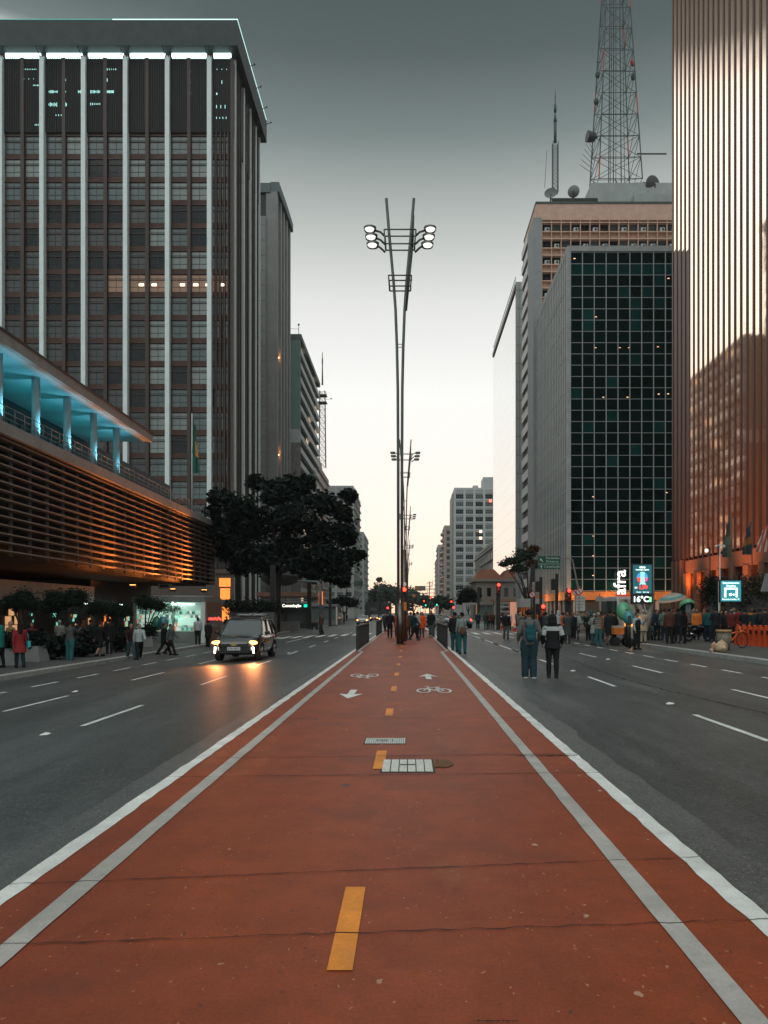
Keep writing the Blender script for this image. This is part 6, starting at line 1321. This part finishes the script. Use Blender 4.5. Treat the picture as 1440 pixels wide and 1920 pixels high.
def top_mesh(p,kind,fem,fine):
    key=('top',p,kind,fem,fine)
    if key in MESH: return MESH[key]
    J=skel(p); z=J['dz']; b=MB(); hem={'shirt':.90,'jacket':.84,'coat':.62,'longcoat':.48,'puffer':.80,'tunic':.74}[kind]; k=1.0+(.12 if kind in('puffer','coat','longcoat') else (.05 if kind=='jacket' else 0)); f=.93 if fem else 1
    fl=1.0 if hem>.8 else 1.12
    b.rings([(hem+z,.185*k*fl,.145*k*fl,0,0),(.98+z,.180*k,.135*k,0,0),(1.08+z,.165*k*f,.130*k,0,0),(1.22+z,.180*k*f,.138*k,0,0),(1.34+z,.200*k*f,.14*k,0,0),(1.42+z,.185*k*f,.115*k,0,0),(1.47+z,.10*k,.08*k,0,0),(1.50+z,.072,.068,0,0)],24)
    for a in ('a','b'):
        sh,el,wr,d=J[a]; limb(b,sh,el,.068*k,.056*k); e2=el.lerp(wr,.93) if kind!='tshirt' else el; limb(b,el,e2,.056*k,.042*k)
    me=remesh(b,'jacket',[white],.012 if fine else .018,4,.016 if fine else .010); MESH[key]=me; return me
def leg_mesh(p,kind,fine):
    key=('leg',p,kind,fine)
    if key in MESH: return MESH[key]
    J=skel(p); z=J['dz']; b=MB(); w_={'jeans':1.06,'slim':.98,'wide':1.26,'shorts':1.05,'skirt':1.0}[kind]
    b.rings([(.80+z,.150,.115,0,0),(.90+z,.175,.13,0,0),(1.00+z,.160,.12,0,0),(1.05+z,.145,.11,0,0)],20)
    if kind=='skirt': b.rings([(.50+z,.20,.16,0,.02),(.7+z,.19,.15,0,.01),(.9+z,.175,.13,0,0),(1.03+z,.145,.11,0,0)],20)
    else:
        for k in ('L','R'):
            h_,kn,an=J[k]; limb(b,h_,kn,.100*w_,.076*w_)
            if kind!='shorts': limb(b,kn,an+V((0,0,.0)),.074*w_,.060*w_*(1.15 if kind=='wide' else 1))
    me=remesh(b,'trousers',[white],.012 if fine else .018,4,.014 if fine else .008); MESH[key]=me; return me
def shoe_mesh(p,side,fine):
    key=('shoe',p,side)
    if key in MESH: return MESH[key]
    J=skel(p); an=J[side][2]; b=MB(); b.ell((an.x,an.y+.045,an.z-.02),(.050,.145,.050),14,8); b.tube([(an.x,an.y-.01,an.z-.03),(an.x,an.y-.01,an.z+.03)],[.052,.048],12)
    b.box(an.x-.046,an.x+.046,an.y-.09,an.y+.18,an.z-.075,an.z-.045)
    me=remesh(b,'shoe',[white],.010,3); MESH[key]=me; return me
def hair_mesh(kind,p):
    key=('hair',kind,p)
    if key in MESH: return MESH[key]
    z=skel(p)['dz']; b=MB()
    if kind in ('short','beanie','cap','bald','bun'): b.ell((0,-.016,1.652+z),(.088,.098,.094) if kind!='bald' else (.079,.085,.06),18,12)
    if kind=='bun': b.ell((0,-.09,1.72+z),(.045,.045,.045),12,8)
    if kind=='cap': b.ell((0,.09,1.668+z),(.06,.07,.012),12,6)
    if kind=='long': b.ell((0,-.022,1.65+z),(.096,.102,.104),18,12); b.rings([(1.30+z,.07,.03,0,-.12),(1.42+z,.10,.05,0,-.10),(1.55+z,.10,.07,0,-.05),(1.65+z,.09,.08,0,-.03)],16)
    if kind=='hood': b.ell((0,-.02,1.645+z),(.112,.118,.125),18,12); b.rings([(1.43+z,.13,.10,0,-.02),(1.52+z,.12,.12,0,-.03),(1.62+z,.11,.11,0,-.02)],18)
    if kind=='afro': b.ell((0,-.02,1.69+z),(.13,.13,.12),18,12)
    me=remesh(b,'hair',[white],.012,3,.008); MESH[key]=me
    return me
CM={}
def cm(c,rough=.85):
    c=tuple(c)
    if c not in CM: CM[c]=mat('cloth_%d'%len(CM),c,rough,0,.14,9,.15,spec=.25)
    return CM[c]
BLK=(.012,.013,.014); CHAR=(.035,.036,.038); GREY=(.13,.14,.14); LGREY=(.30,.33,.32); NAVY=(.015,.028,.045); TEAL=(.02,.09,.10); JEAN=(.035,.085,.095); DJEAN=(.018,.040,.050); RED=(.40,.045,.04); ORR=(.62,.10,.025); BROWN=(.13,.055,.030); TAN=(.30,.20,.13); WHITE=(.50,.52,.51); GREEN=(.03,.12,.09); WINE=(.12,.02,.025); BEIGE=(.30,.26,.20)
HB=(.012,.010,.009); HBR=(.05,.025,.015); HG=(.30,.30,.29); HBL=(.30,.20,.11)
def setm(o,m_,i=0): o.material_slots[i].link='OBJECT'; o.material_slots[i].material=m_
def person(px_,pb,h,yaw,pose,top,tc,leg,lc,hair,hc,label,fem=False,sk='mid',shoes=BLK,fine=False,group=None,loc=None,d=None):
    p=V(loc) if loc else G(px_,pb)
    if d: p=V(((px_-VX)/F*d,d,gz((px_-VX)/F*d)))
    t=thing('person',label,'person',p,R(yaw),group); t.scale=(h/1.74,)*3
    ob('body',body_mesh(pose,fem,sk,fine),t)
    o=ob('hair' if hair not in('hood','beanie','cap') else hair,hair_mesh(hair,pose),t); setm(o,cm(hc))
    o=ob('jacket' if top!='shirt' else 'shirt',top_mesh(pose,top,fem,fine),t); setm(o,cm(tc))
    o=ob({'skirt':'skirt','shorts':'shorts'}.get(leg,'trousers'),leg_mesh(pose,leg,fine),t); setm(o,cm(lc))
    for s in 'LR': o=ob('shoe',shoe_mesh(pose,s,fine),t); setm(o,cm(shoes))
    return t
def addp(t,name,c,fn):                           # extra clothing piece or a thing carried
    q=MB(); fn(q); return q.build(name,cm(c),t)
def carried(t,name,label,cat,c,fn):
    q=MB(); fn(q); o=q.build(name,cm(c)); o.location=t.location; o.rotation_euler=t.rotation_euler; o.scale=t.scale; return tag(o,label,cat)
def soft(q,c,r): q.ell(c,r,18,12)
# heroes on the right carriageway
h1=person(992,1271,1.74,2,'pocket','jacket',(.105,.108,.10),'wide',DJEAN,'beanie',(.010,.010,.011),'person in a grey jacket, jeans and black beanie walking away with a teal backpack',shoes=(.05,.05,.05),fine=True)
for k in 'LR':
    J=skel('pocket'); an=J[k][2]; addp(h1,'shoe_sole',WHITE,lambda q:q.box(an.x-.050,an.x+.050,an.y-.095,an.y+.185,0.0,.026))
def bp_(q):
    soft(q,(0,-.215,1.13),(.145,.085,.20)); soft(q,(0,-.22,1.27),(.10,.07,.10)); q.ell((0,-.27,1.02),(.12,.06,.10),14,8)
bk=carried(h1,'backpack','teal drawstring backpack on the back of the person in the grey jacket','backpack',(.012,.075,.085),bp_)
addp(h1,'backpack_strap',CHAR,lambda q:[q.tube([(s*.10,-.20,1.27),(s*.12,-.12,1.42),(s*.12,.02,1.45)],.013,6) for s in (-1,1)])
h2=person(1036,1271,1.60,-4,'pocket','puffer',BLK,'slim',BLK,'hood',(.012,.012,.013),'person in a black hooded coat with white shoulder panel walking beside the grey jacket person',fem=True,shoes=(.02,.02,.02),fine=True)
def yoke(q):
    q.rings([(1.30,.238,.172,0,0),(1.36,.236,.170,0,0),(1.415,.205,.145,0,0)],28,False)
    J=skel('pocket')
    for a in 'ab':
        sh,el,wr,d=J[a]; q.tube([sh+V((0,0,-.01)),sh.lerp(el,.55),sh.lerp(el,.95)],[.082,.080,.072],14,False)
addp(h2,'shoulder_panel',(.36,.38,.36),yoke)
0 and addp(h2,'shoe_sole',(.4,.4,.4),lambda q:[q.box(skel('pocket')[k][2].x-.05,skel('pocket')[k][2].x+.05,skel('pocket')[k][2].y-.095,skel('pocket')[k][2].y-.02,0,.05) for k in 'LR'])
# couple by the railing
h3=person(853,1222,1.68,-12,'stand','jacket',BLK,'jeans',(.015,.06,.06),'short',HB,'person in black jacket and dark teal trousers standing close behind the grey hoodie person',sk='mid',fine=True)
h4=person(867,1226,1.66,-15,'reach','shirt',(.20,.25,.24),'slim',(.02,.10,.105),'bun',HB,'person in a pale grey hoodie raising a phone with a brown bag on the back',fem=True,sk='mid',fine=True)
carried(h4,'shoulder_bag','brown tote bag hanging on the back of the grey hoodie person','bag',(.11,.06,.035),lambda q:(soft(q,(.05,-.20,.97),(.14,.07,.19)),q.tube([(.12,-.17,1.12),(.09,-.14,1.4),(-.1,.02,1.47)],.011,6)))
J=skel('reach'); wp=J['b'][2]+J['b'][3]*.09
carried(h4,'phone','phone held up by the grey hoodie person','phone',BLK,lambda q:q.box(wp.x-.005,wp.x+.005,wp.y-.01,wp.y+.07,wp.z-.02,wp.z+.12))
# people waiting on the median
person(731,1196,1.70,175,'pocket','jacket',BLK,'slim',BLK,'short',HB,'person all in black on the path just left of the steel column',sk='mid',shoes=CHAR)
person(722,1184,1.66,170,'walk','jacket',CHAR,'slim',BLK,'short',HB,'person in dark clothes at the left railing behind the all black person')
person(745,1194,1.66,180,'stand','coat',(.28,.07,.03),'slim',NAVY,'long',HBR,'person in a rust orange coat half hidden behind the steel column',fem=True)
person(762,1200,1.58,-60,'slow','puffer',(.16,.07,.035),'slim',DJEAN,'bun',HBR,'person in a brown hooded puffer coat right of the steel column',fem=True,sk='light',shoes=GREY)
p_=person(777,1201,1.66,-65,'walk','jacket',(.012,.045,.05),'slim',BLK,'short',HB,'person in a dark teal coat with a grey shoulder bag on the path',sk='mid',shoes=(.05,.09,.10))
carried(p_,'shoulder_bag','grey brown shoulder bag of the dark teal coated person','bag',(.10,.085,.075),lambda q:(soft(q,(-.22,0,.95),(.07,.15,.13)),q.tube([(-.2,0,1.05),(-.1,0,1.46)],.01,5)))
person(783,1196,1.68,-60,'stand','jacket',(.35,.35,.33),'slim',BLK,'short',HB,'person in a pale jacket behind the dark teal coated person')
person(791,1195,1.66,178,'stand','coat',(.75,.09,.015),'slim',(.03,.06,.085),'long',HB,'person in a bright orange red coat and jeans on the path',fem=True,sk='light',shoes=(.12,.03,.02))
person(808,1194,1.74,150,'pocket','puffer',BLK,'jeans',(.10,.13,.13),'long',HBR,'person in a black puffer jacket and light grey jeans at the right railing',fem=True,sk='light',shoes=LGREY)
person(770,1192,1.66,0,'stand','jacket',CHAR,'slim',BLK,'short',HB,'person in charcoal seen between the brown puffer and the dark teal coat')
# right carriageway
p_=person(949,1199,1.72,180,'slow','jacket',BLK,'jeans',(.085,.09,.085),'short',HB,'person in black jacket and grey trousers walking toward the camera with a shoulder bag',sk='mid',fine=True)
carried(p_,'shoulder_bag','black bag on the hip of the person walking toward the camera','bag',BLK,lambda q:(soft(q,(-.25,0,.95),(.08,.15,.12)),q.tube([(-.2,0,1.05),(.1,.1,1.46)],.012,5)))
person(955,1182,1.68,170,'stand','jacket',WHITE,'slim',BLK,'short',HB,'person in a white top behind the man walking toward the camera')
person(896,1179.5,1.74,0,'stand','jacket',(.012,.04,.045),'slim',BLK,'short',HB,'lone person in dark teal standing on the far crosswalk')
person(911,1180,1.72,20,'stand','jacket',CHAR,'slim',(.03,.09,.09),'short',HBR,'person in charcoal jacket and teal jeans, left of three on the far crosswalk')
person(917,1179,1.66,160,'stand','jacket',(.10,.05,.03),'slim',BLK,'long',HB,'person in a brown jacket in the middle of three on the far crosswalk',fem=True)
person(924,1180,1.70,170,'hands','jacket',(.05,.02,.018),'slim',BLK,'short',HB,'person in dark wine jacket, right of three on the far crosswalk')
person(864,1184,1.68,0,'photo','jacket',GREY,'slim',BLK,'short',HB,'person in grey raising both arms beyond the couple')
person(826,1182,1.6,90,'walk','jacket',(.3,.25,.2),'slim',CHAR,'short',HBL,'person in beige crossing behind the right railing')
# crowd beyond the couple on the right
R_=random.Random(77)
spec=[(975,1188,1.66,'jacket',(.16,.13,.10),'slim',DJEAN,'short',HG,'grey haired person in a tan jacket bending near the striped booth',0),
(980,1193,1.55,'jacket',(.02,.07,.09),'jeans',NAVY,'short',HB,'crouched looking person in blue near the orange cone',40),
(988,1186,1.62,'jacket',CHAR,'slim',BLK,'short',HB,'person in charcoal before the striped booth',200),
(1016,1192,1.66,'jacket',BLK,'slim',BLK,'short',HB,'person in black left of the red signal post glow',170),
(1024,1193,1.70,'jacket',(.05,.05,.05),'slim',BLK,'short',HB,'person in dark grey directly behind the hooded walker',0),
(1047,1199,1.78,'shirt',(.40,.42,.41),'jeans',GREY,'hood',(.38,.40,.39),'person in a pale grey hooded sweatshirt right behind the hooded walker',20),
(1056,1199,1.70,'jacket',(.50,.08,.03),'slim',BLK,'cap',WINE,'person in an orange red jacket and dark red cap',10),
(1064,1207,1.68,'longcoat',(.045,.055,.05),'slim',CHAR,'bald',(.2,.12,.09),'bald person in a long dark grey green coat at the kerb',-20),
(1075,1200,1.66,'jacket',BLK,'slim',BLK,'short',HBR,'person in black with an open pale shirt behind the wire rack',180),
(1081,1199,1.70,'jacket',(.28,.32,.33),'slim',NAVY,'short',HB,'person in a light blue grey shirt left of the wire rack',170),
(1071,1193,1.72,'jacket',(.09,.05,.03),'slim',BLK,'short',HB,'person in brown beyond the bald person',190),
(1104,1204,1.66,'jacket',BLK,'slim',BLK,'long',HB,'person in black right of the wire rack',160),
(1109,1196,1.76,'jacket',(.02,.10,.09),'jeans',BLK,'hood',(.02,.11,.10),'person in a green teal hooded jacket behind the wire rack',0),
(1114,1209,1.62,'coat',(.25,.28,.25),'jeans',(.04,.09,.09),'short',HG,'grey haired person in a long pale grey coat',0),
(1126,1198,1.72,'jacket',BLK,'slim',BLK,'short',HB,'person in black behind the striped sweater',0),
(1134,1203,1.74,'jacket',(.30,.11,.04),'jeans',(.12,.06,.03),'short',HBR,'person in a rust brown jacket behind the striped sweater',0),
(1143,1210,1.76,'coat',(.012,.02,.022),'skirt',(.05,.055,.05),'short',HB,'tall person in a long black jacket left of the orange tray',0),
(1151,1204,1.70,'jacket',BLK,'slim',BLK,'short',HB,'person in black between the tall person and the big phone booth',30),
(1196,1205,1.70,'jacket',(.22,.24,.25),'slim',NAVY,'short',HB,'person in pale blue grey behind the vendor',0),
(1206,1206,1.66,'coat',(.38,.30,.22),'slim',BEIGE,'short',HG,'person in a cream coat left of the curved arch',0),
(1213,1203,1.62,'jacket',(.35,.30,.25),'slim',CHAR,'cap',WHITE,'person in a white cap by the curved arch',20),
(1232,1201,1.66,'jacket',NAVY,'slim',BLK,'short',HB,'person in navy right of the curved arch',180),
(1238,1200,1.62,'longcoat',(.34,.26,.13),'slim',TAN,'long',HBR,'person in a long mustard coat right of the curved arch',0),
(1246,1204,1.72,'jacket',(.10,.14,.11),'slim',NAVY,'short',HBR,'person in a grey green jacket under the left end of the parasol',0),
(1255,1207,1.70,'jacket',(.08,.03,.025),'jeans',BLK,'short',HB,'person with a dark maroon back under the parasol',0),
(1264,1206,1.68,'jacket',(.03,.02,.018),'slim',BLK,'cap',(.2,.04,.03),'person in dark clothes and a reddish cap under the parasol',-30),
(1272,1207,1.72,'jacket',BLK,'slim',BLK,'short',HB,'person in black directly left of the pale green phone booth',0),
(1280,1206,1.62,'jacket',(.018,.018,.02),'slim',BLK,'long',HB,'long haired person in black below the pale green phone booth',10),
(1306,1200,1.70,'jacket',(.62,.17,.03),'slim',BLK,'bald',(.3,.16,.1),'person in an orange vest behind the motorcycle',170),
(1300,1194,1.78,'jacket',(.10,.11,.12),'slim',BLK,'short',HG,'grey haired person behind the orange vest',170),
(1327,1203,1.72,'jacket',(.015,.085,.09),'slim',NAVY,'short',HBR,'person in a teal jacket left of the ivy column',0),
(1342,1205,1.76,'jacket',(.015,.018,.022),'jeans',BLK,'cap',BLK,'person in black with a cap under the parking sign',0),
(1352,1202,1.64,'jacket',(.05,.04,.03),'jeans',(.2,.15,.09),'short',HB,'person in tan trousers right under the parking sign',180),
(1361,1203,1.62,'jacket',BLK,'slim',BLK,'short',HB,'person in black behind the litter bin',150),
(1372,1205,1.68,'jacket',(.12,.02,.02),'slim',BLK,'cap',(.2,.2,.2),'seated height person in dark red behind the bicycle',180),
(1376,1199,1.78,'jacket',(.18,.22,.21),'slim',BLK,'bald',(.32,.17,.11),'person in a pale grey green top behind the bicycle',180),
(1386,1201,1.76,'jacket',(.20,.015,.02),'slim',BLK,'short',HB,'person in a crimson jacket behind the bicycle',30),
(1396,1204,1.68,'jacket',(.012,.02,.022),'slim',BLK,'short',HB,'person in black at the first docking barrier',0),
(1410,1202,1.74,'jacket',(.45,.13,.02),'slim',BLK,'short',HBR,'person with a bright orange collar above the docking barriers',180),
(1414,1206,1.66,'jacket',(.015,.03,.035),'jeans',BLK,'short',HB,'person in dark teal in front of the orange collared person',0),
(1424,1206,1.70,'jacket',BLK,'slim',BLK,'short',HB,'person in black near the right edge of the view',0),
(1434,1207,1.74,'jacket',(.02,.02,.022),'slim',BLK,'cap',(.08,.03,.02),'person in black and brown cap at the right edge of the view',10),
]
poses=['stand','hands','slow','wide','stand','pocket']
for k,(x,y,h,top,tc,leg,lc,hr,hc,lb,yw) in enumerate(spec):
    person(x,y,h,yw+R_.uniform(-18,18),poses[k%6],top,tc,leg,lc,hr,hc,lb,fem=(hr=='long'),sk=['mid','light','dark','mid'][k%4],shoes=[BLK,CHAR,GREY][k%3],group='crowd on the right pavement')
bands=[]
st=person(1122,1212,1.66,5,'hands','shirt',(.10,.10,.09),'jeans',(.035,.11,.115),'cap',(.30,.28,.24),'person in a striped knit sweater and teal jeans by the wire rack',shoes=CHAR,fine=True,group='crowd on the right pavement')
addp(st,'sweater_stripes',(.42,.30,.22),lambda q:[q.rings([(z_,.186+w__,.142+w__,0,0),(z_+.035,.188+w__,.144+w__,0,0)],24,False) for z_,w__ in ((.93,.010),(1.02,-.002),(1.11,-.004),(1.20,.006),(1.30,.016))])
st=person(1194,1218,1.66,-150,'phone','shirt',(.30,.36,.37),'slim',BLK,'short',HB,'vendor in a dark vest over a pale blue shirt before the snack cart',sk='mid',fine=True,group='crowd on the right pavement')
addp(st,'vest',BLK,lambda q:q.rings([(.92,.195,.152,0,0),(1.08,.185,.15,0,0),(1.22,.195,.152,0,0),(1.36,.19,.148,0,0),(1.45,.12,.10,0,0)],22))
person(1216,1200,1.66,170,'sit','jacket',(.05,.10,.10),'slim',BLK,'cap',(.3,.03,.03),'person in a red cap sitting at the foot of the curved arch',group='crowd on the right pavement').location+=V((.1,.2,-.30))
# back rows in front of the bronze tower
cols=[((.10,.035,.02),'rust'),((.02,.05,.055),'deep teal'),(BLK,'black'),((.20,.20,.19),'grey'),((.25,.08,.03),'burnt orange'),((.15,.02,.02),'dark red'),((.05,.055,.05),'slate'),((.28,.23,.17),'cream')]
zone=[(1235,'left of the parasol'),(1262,'behind the parasol pole'),(1290,'behind the pale green phone booth'),(1315,'behind the motorcycle'),(1350,'behind the parking sign'),(1380,'behind the share bicycle'),(1405,'behind the docking barriers'),(1430,'behind the last barriers')]
for zi,(zx,zn) in enumerate(zone):
    for j in range(4):
        c_,cn=cols[(zi*3+j*2+1+(j>1))%8]; dd=50+j*2.3+R_.uniform(-.5,.5)
        person(zx+[-7,6,-2,10][j]+R_.uniform(-2,2),0,R_.uniform(1.58,1.8),R_.choice([0,180,90,-90,150,20]),poses[(zi+j)%6],'jacket',c_,'slim',BLK,['short','long','cap','short'][(zi+j)%4],[HB,HBR,c_,HG][(zi+j)%4],'background person in %s clothes %s, %s in that knot'%(cn,zn,('nearest','second','third','farthest')[j]),sk=['mid','light','dark'][(zi+j)%3],group='far crowd below the bronze tower',d=dd)
for k,(x,dd,c_,cn,zn) in enumerate([(1035,72,CHAR,'charcoal','left of the white notice board'),(1096,66,(.03,.09,.09),'teal','right of the white notice board'),(1110,70,BLK,'black','below the pale street plate'),(1145,62,(.25,.10,.05),'rust','in front of the rescue van'),(1160,64,(.05,.05,.06),'dark grey','right before the rescue van'),(1182,56,(.3,.28,.25),'beige','under the advertising screen'),(1007,84,BLK,'black','beside the striped booth'),(1222,60,(.1,.12,.12),'slate','between the arch and the parasol'),(970,84,(.2,.2,.2),'grey','before the striped booth'),(940,92,BLK,'black','under the pale shelter')]):
    person(x,0,1.7,R_.choice([0,180,90]),poses[k%6],'jacket',c_,'slim',BLK,'short',HB,'distant person in %s %s'%(cn,zn),group='crowd on the right pavement',d=dd)
# left pavement
w1=person(37,1252,1.60,40,'slow','tunic',(.26,.028,.03),'slim',(.012,.03,.035),'long',HB,'woman in a red coat and boots with a turquoise bag at the left',fem=True,sk='light',fine=True)
addp(w1,'coat_hem',(.26,.028,.03),lambda q:q.rings([(.60,.25,.21,0,0),(.72,.225,.185,0,0),(.86,.21,.165,0,0)],24,False))
carried(w1,'handbag','turquoise patterned bag carried by the woman in the red coat','bag',(.06,.36,.40),lambda q:(q.taper(.30,-.02,.80,1.04,.05,.18,.05,.15),q.tube([(.30,-.12,1.04),(.27,-.05,1.36),(.28,.08,1.04)],.010,6)))
person(20,1246,1.66,150,'stand','jacket',(.25,.17,.10),'jeans',(.22,.19,.13),'bald',(.3,.17,.12),'person in a tan jacket behind the woman in the red coat',sk='light')
g_=person(1,1252,1.5,90,'wide','jacket',(.015,.16,.14),'slim',BLK,'hood',(.015,.17,.15),'person in green cut by the left edge of the view')
person(60,1236,1.55,170,'stand','jacket',WINE,'slim',BLK,'short',HBR,'person in dark wine between the red coat and the first planter')
person(131,1238,1.60,-10,'photo','jacket',(.085,.085,.085),'wide',(.03,.13,.14),'short',HB,'person in a grey cardigan and teal trousers taking a picture',fem=True,sk='mid',fine=True,shoes=(.1,.18,.18))
person(112,1229,1.62,0,'stand','jacket',(.20,.19,.17),'slim',BLK,'short',HG,'person in a pale jacket left of the grey cardigan')
person(145,1230,1.62,20,'stand','coat',(.015,.015,.015),'slim',BLK,'short',HB,'person in black just right of the grey cardigan')
person(157,1228,1.60,0,'stand','coat',(.018,.016,.015),'slim',BLK,'long',(.12,.035,.015),'long red haired person in black',fem=True)
person(170,1226,1.64,15,'stand','coat',BLK,'slim',BLK,'short',HB,'person in black left of the bare legged walker')
person(187,1231,1.62,-20,'walk','tunic',BLK,'shorts',BLK,'short',HBR,'bare legged walker in a black coat on the left pavement',fem=True,sk='light')
person(205,1226,1.70,10,'stand','coat',(.012,.012,.013),'slim',BLK,'short',HB,'person in a black coat behind the bare legged walker')
a1=person(246,1237,1.68,-150,'walk','shirt',(.03,.012,.012),'jeans',(.05,.10,.11),'short',HBR,'walker in a dark printed top and blue jeans at the left kerb',sk='light',fine=True)
a2=person(261,1237,1.64,-155,'walk2','shirt',(.38,.42,.42),'slim',BLK,'short',HB,'walker in a pale grey t-shirt with a black backpack at the left kerb',sk='light',fine=True)
carried(a2,'backpack','black backpack of the walker in the pale grey t-shirt','backpack',BLK,lambda q:soft(q,(0,-.2,1.18),(.13,.09,.19)))
person(309,1229,1.62,-80,'walk','jacket',BLK,'slim',BLK,'short',HBR,'left of two people striding across the left carriageway, in black',sk='light',fine=True)
person(320,1229,1.58,-100,'walk2','jacket',(.09,.105,.10),'slim',BLK,'short',HB,'person in a grey jacket, right of two striding across the left carriageway',sk='mid',fine=True)
person(371,1209,1.68,10,'stand','shirt',(.42,.44,.43),'slim',BLK,'short',HB,'person in a white shirt at the newsstand counter')
person(382,1209,1.60,-30,'wide','jacket',BLK,'jeans',(.04,.10,.11),'short',HB,'person in black leaning in front of the newsstand column')
person(390,1209,1.62,-20,'stand','coat',BLK,'slim',BLK,'short',HB,'person in a black coat by the brown newsstand side')
person(603,1190,1.80,120,'slow','jacket',(.07,.04,.03),'slim',(.018,.035,.038),'short',HBR,'lone man in brown jacket and dark jeans standing in the left carriageway',fine=True)
person(576,1179,1.66,170,'stand','coat',BLK,'slim',BLK,'short',HB,'person in black with a cart at the left kerb before the metro entrance')
person(632,1167,1.7,170,'stand','coat',BLK,'slim',BLK,'short',HB,'distant person in black beside the far newsstand')
person(650,1165,1.7,0,'walk','jacket',CHAR,'slim',JEAN,'short',HB,'distant cyclist like walker right of the far newsstand')
person(425,1200,1.6,0,'stand','jacket',BLK,'slim',BLK,'short',HB,'person in black in front of the orange lobby',d=70)
ct=thing('hand_cart','dark hand cart with a pale board beside the person in black near the metro entrance','cart',G(583,1179)); q=MB(); q.box(0,.9,-.3,.3,.35,.9); q.box(-.05,1.0,-.35,.35,1.0,1.06); q.build('box',black,ct)
for x in (.15,.75): q=MB(); q.tube([(x,-.32,.2),(x,-.26,.2)],.2,14); q.build('wheel',tyre,ct)
# ---------------------------------------------------------------- haze
hb=MB(); hb.box(-200,200,-40,640,-1.9,170); hm=bpy.data.materials.new('haze'); hm.use_nodes=True; hn=hm.node_tree; hn.nodes.clear()
ho=hn.nodes.new('ShaderNodeOutputMaterial'); hv=hn.nodes.new('ShaderNodeVolumePrincipled'); hv.inputs['Color'].default_value=(.90,.93,.92,1); hv.inputs['Density'].default_value=.00016; hv.inputs['Anisotropy'].default_value=.3; hn.links.new(hv.outputs[0],ho.inputs['Volume'])
hz_=hb.build('haze',hm); hz_['kind']='stuff'
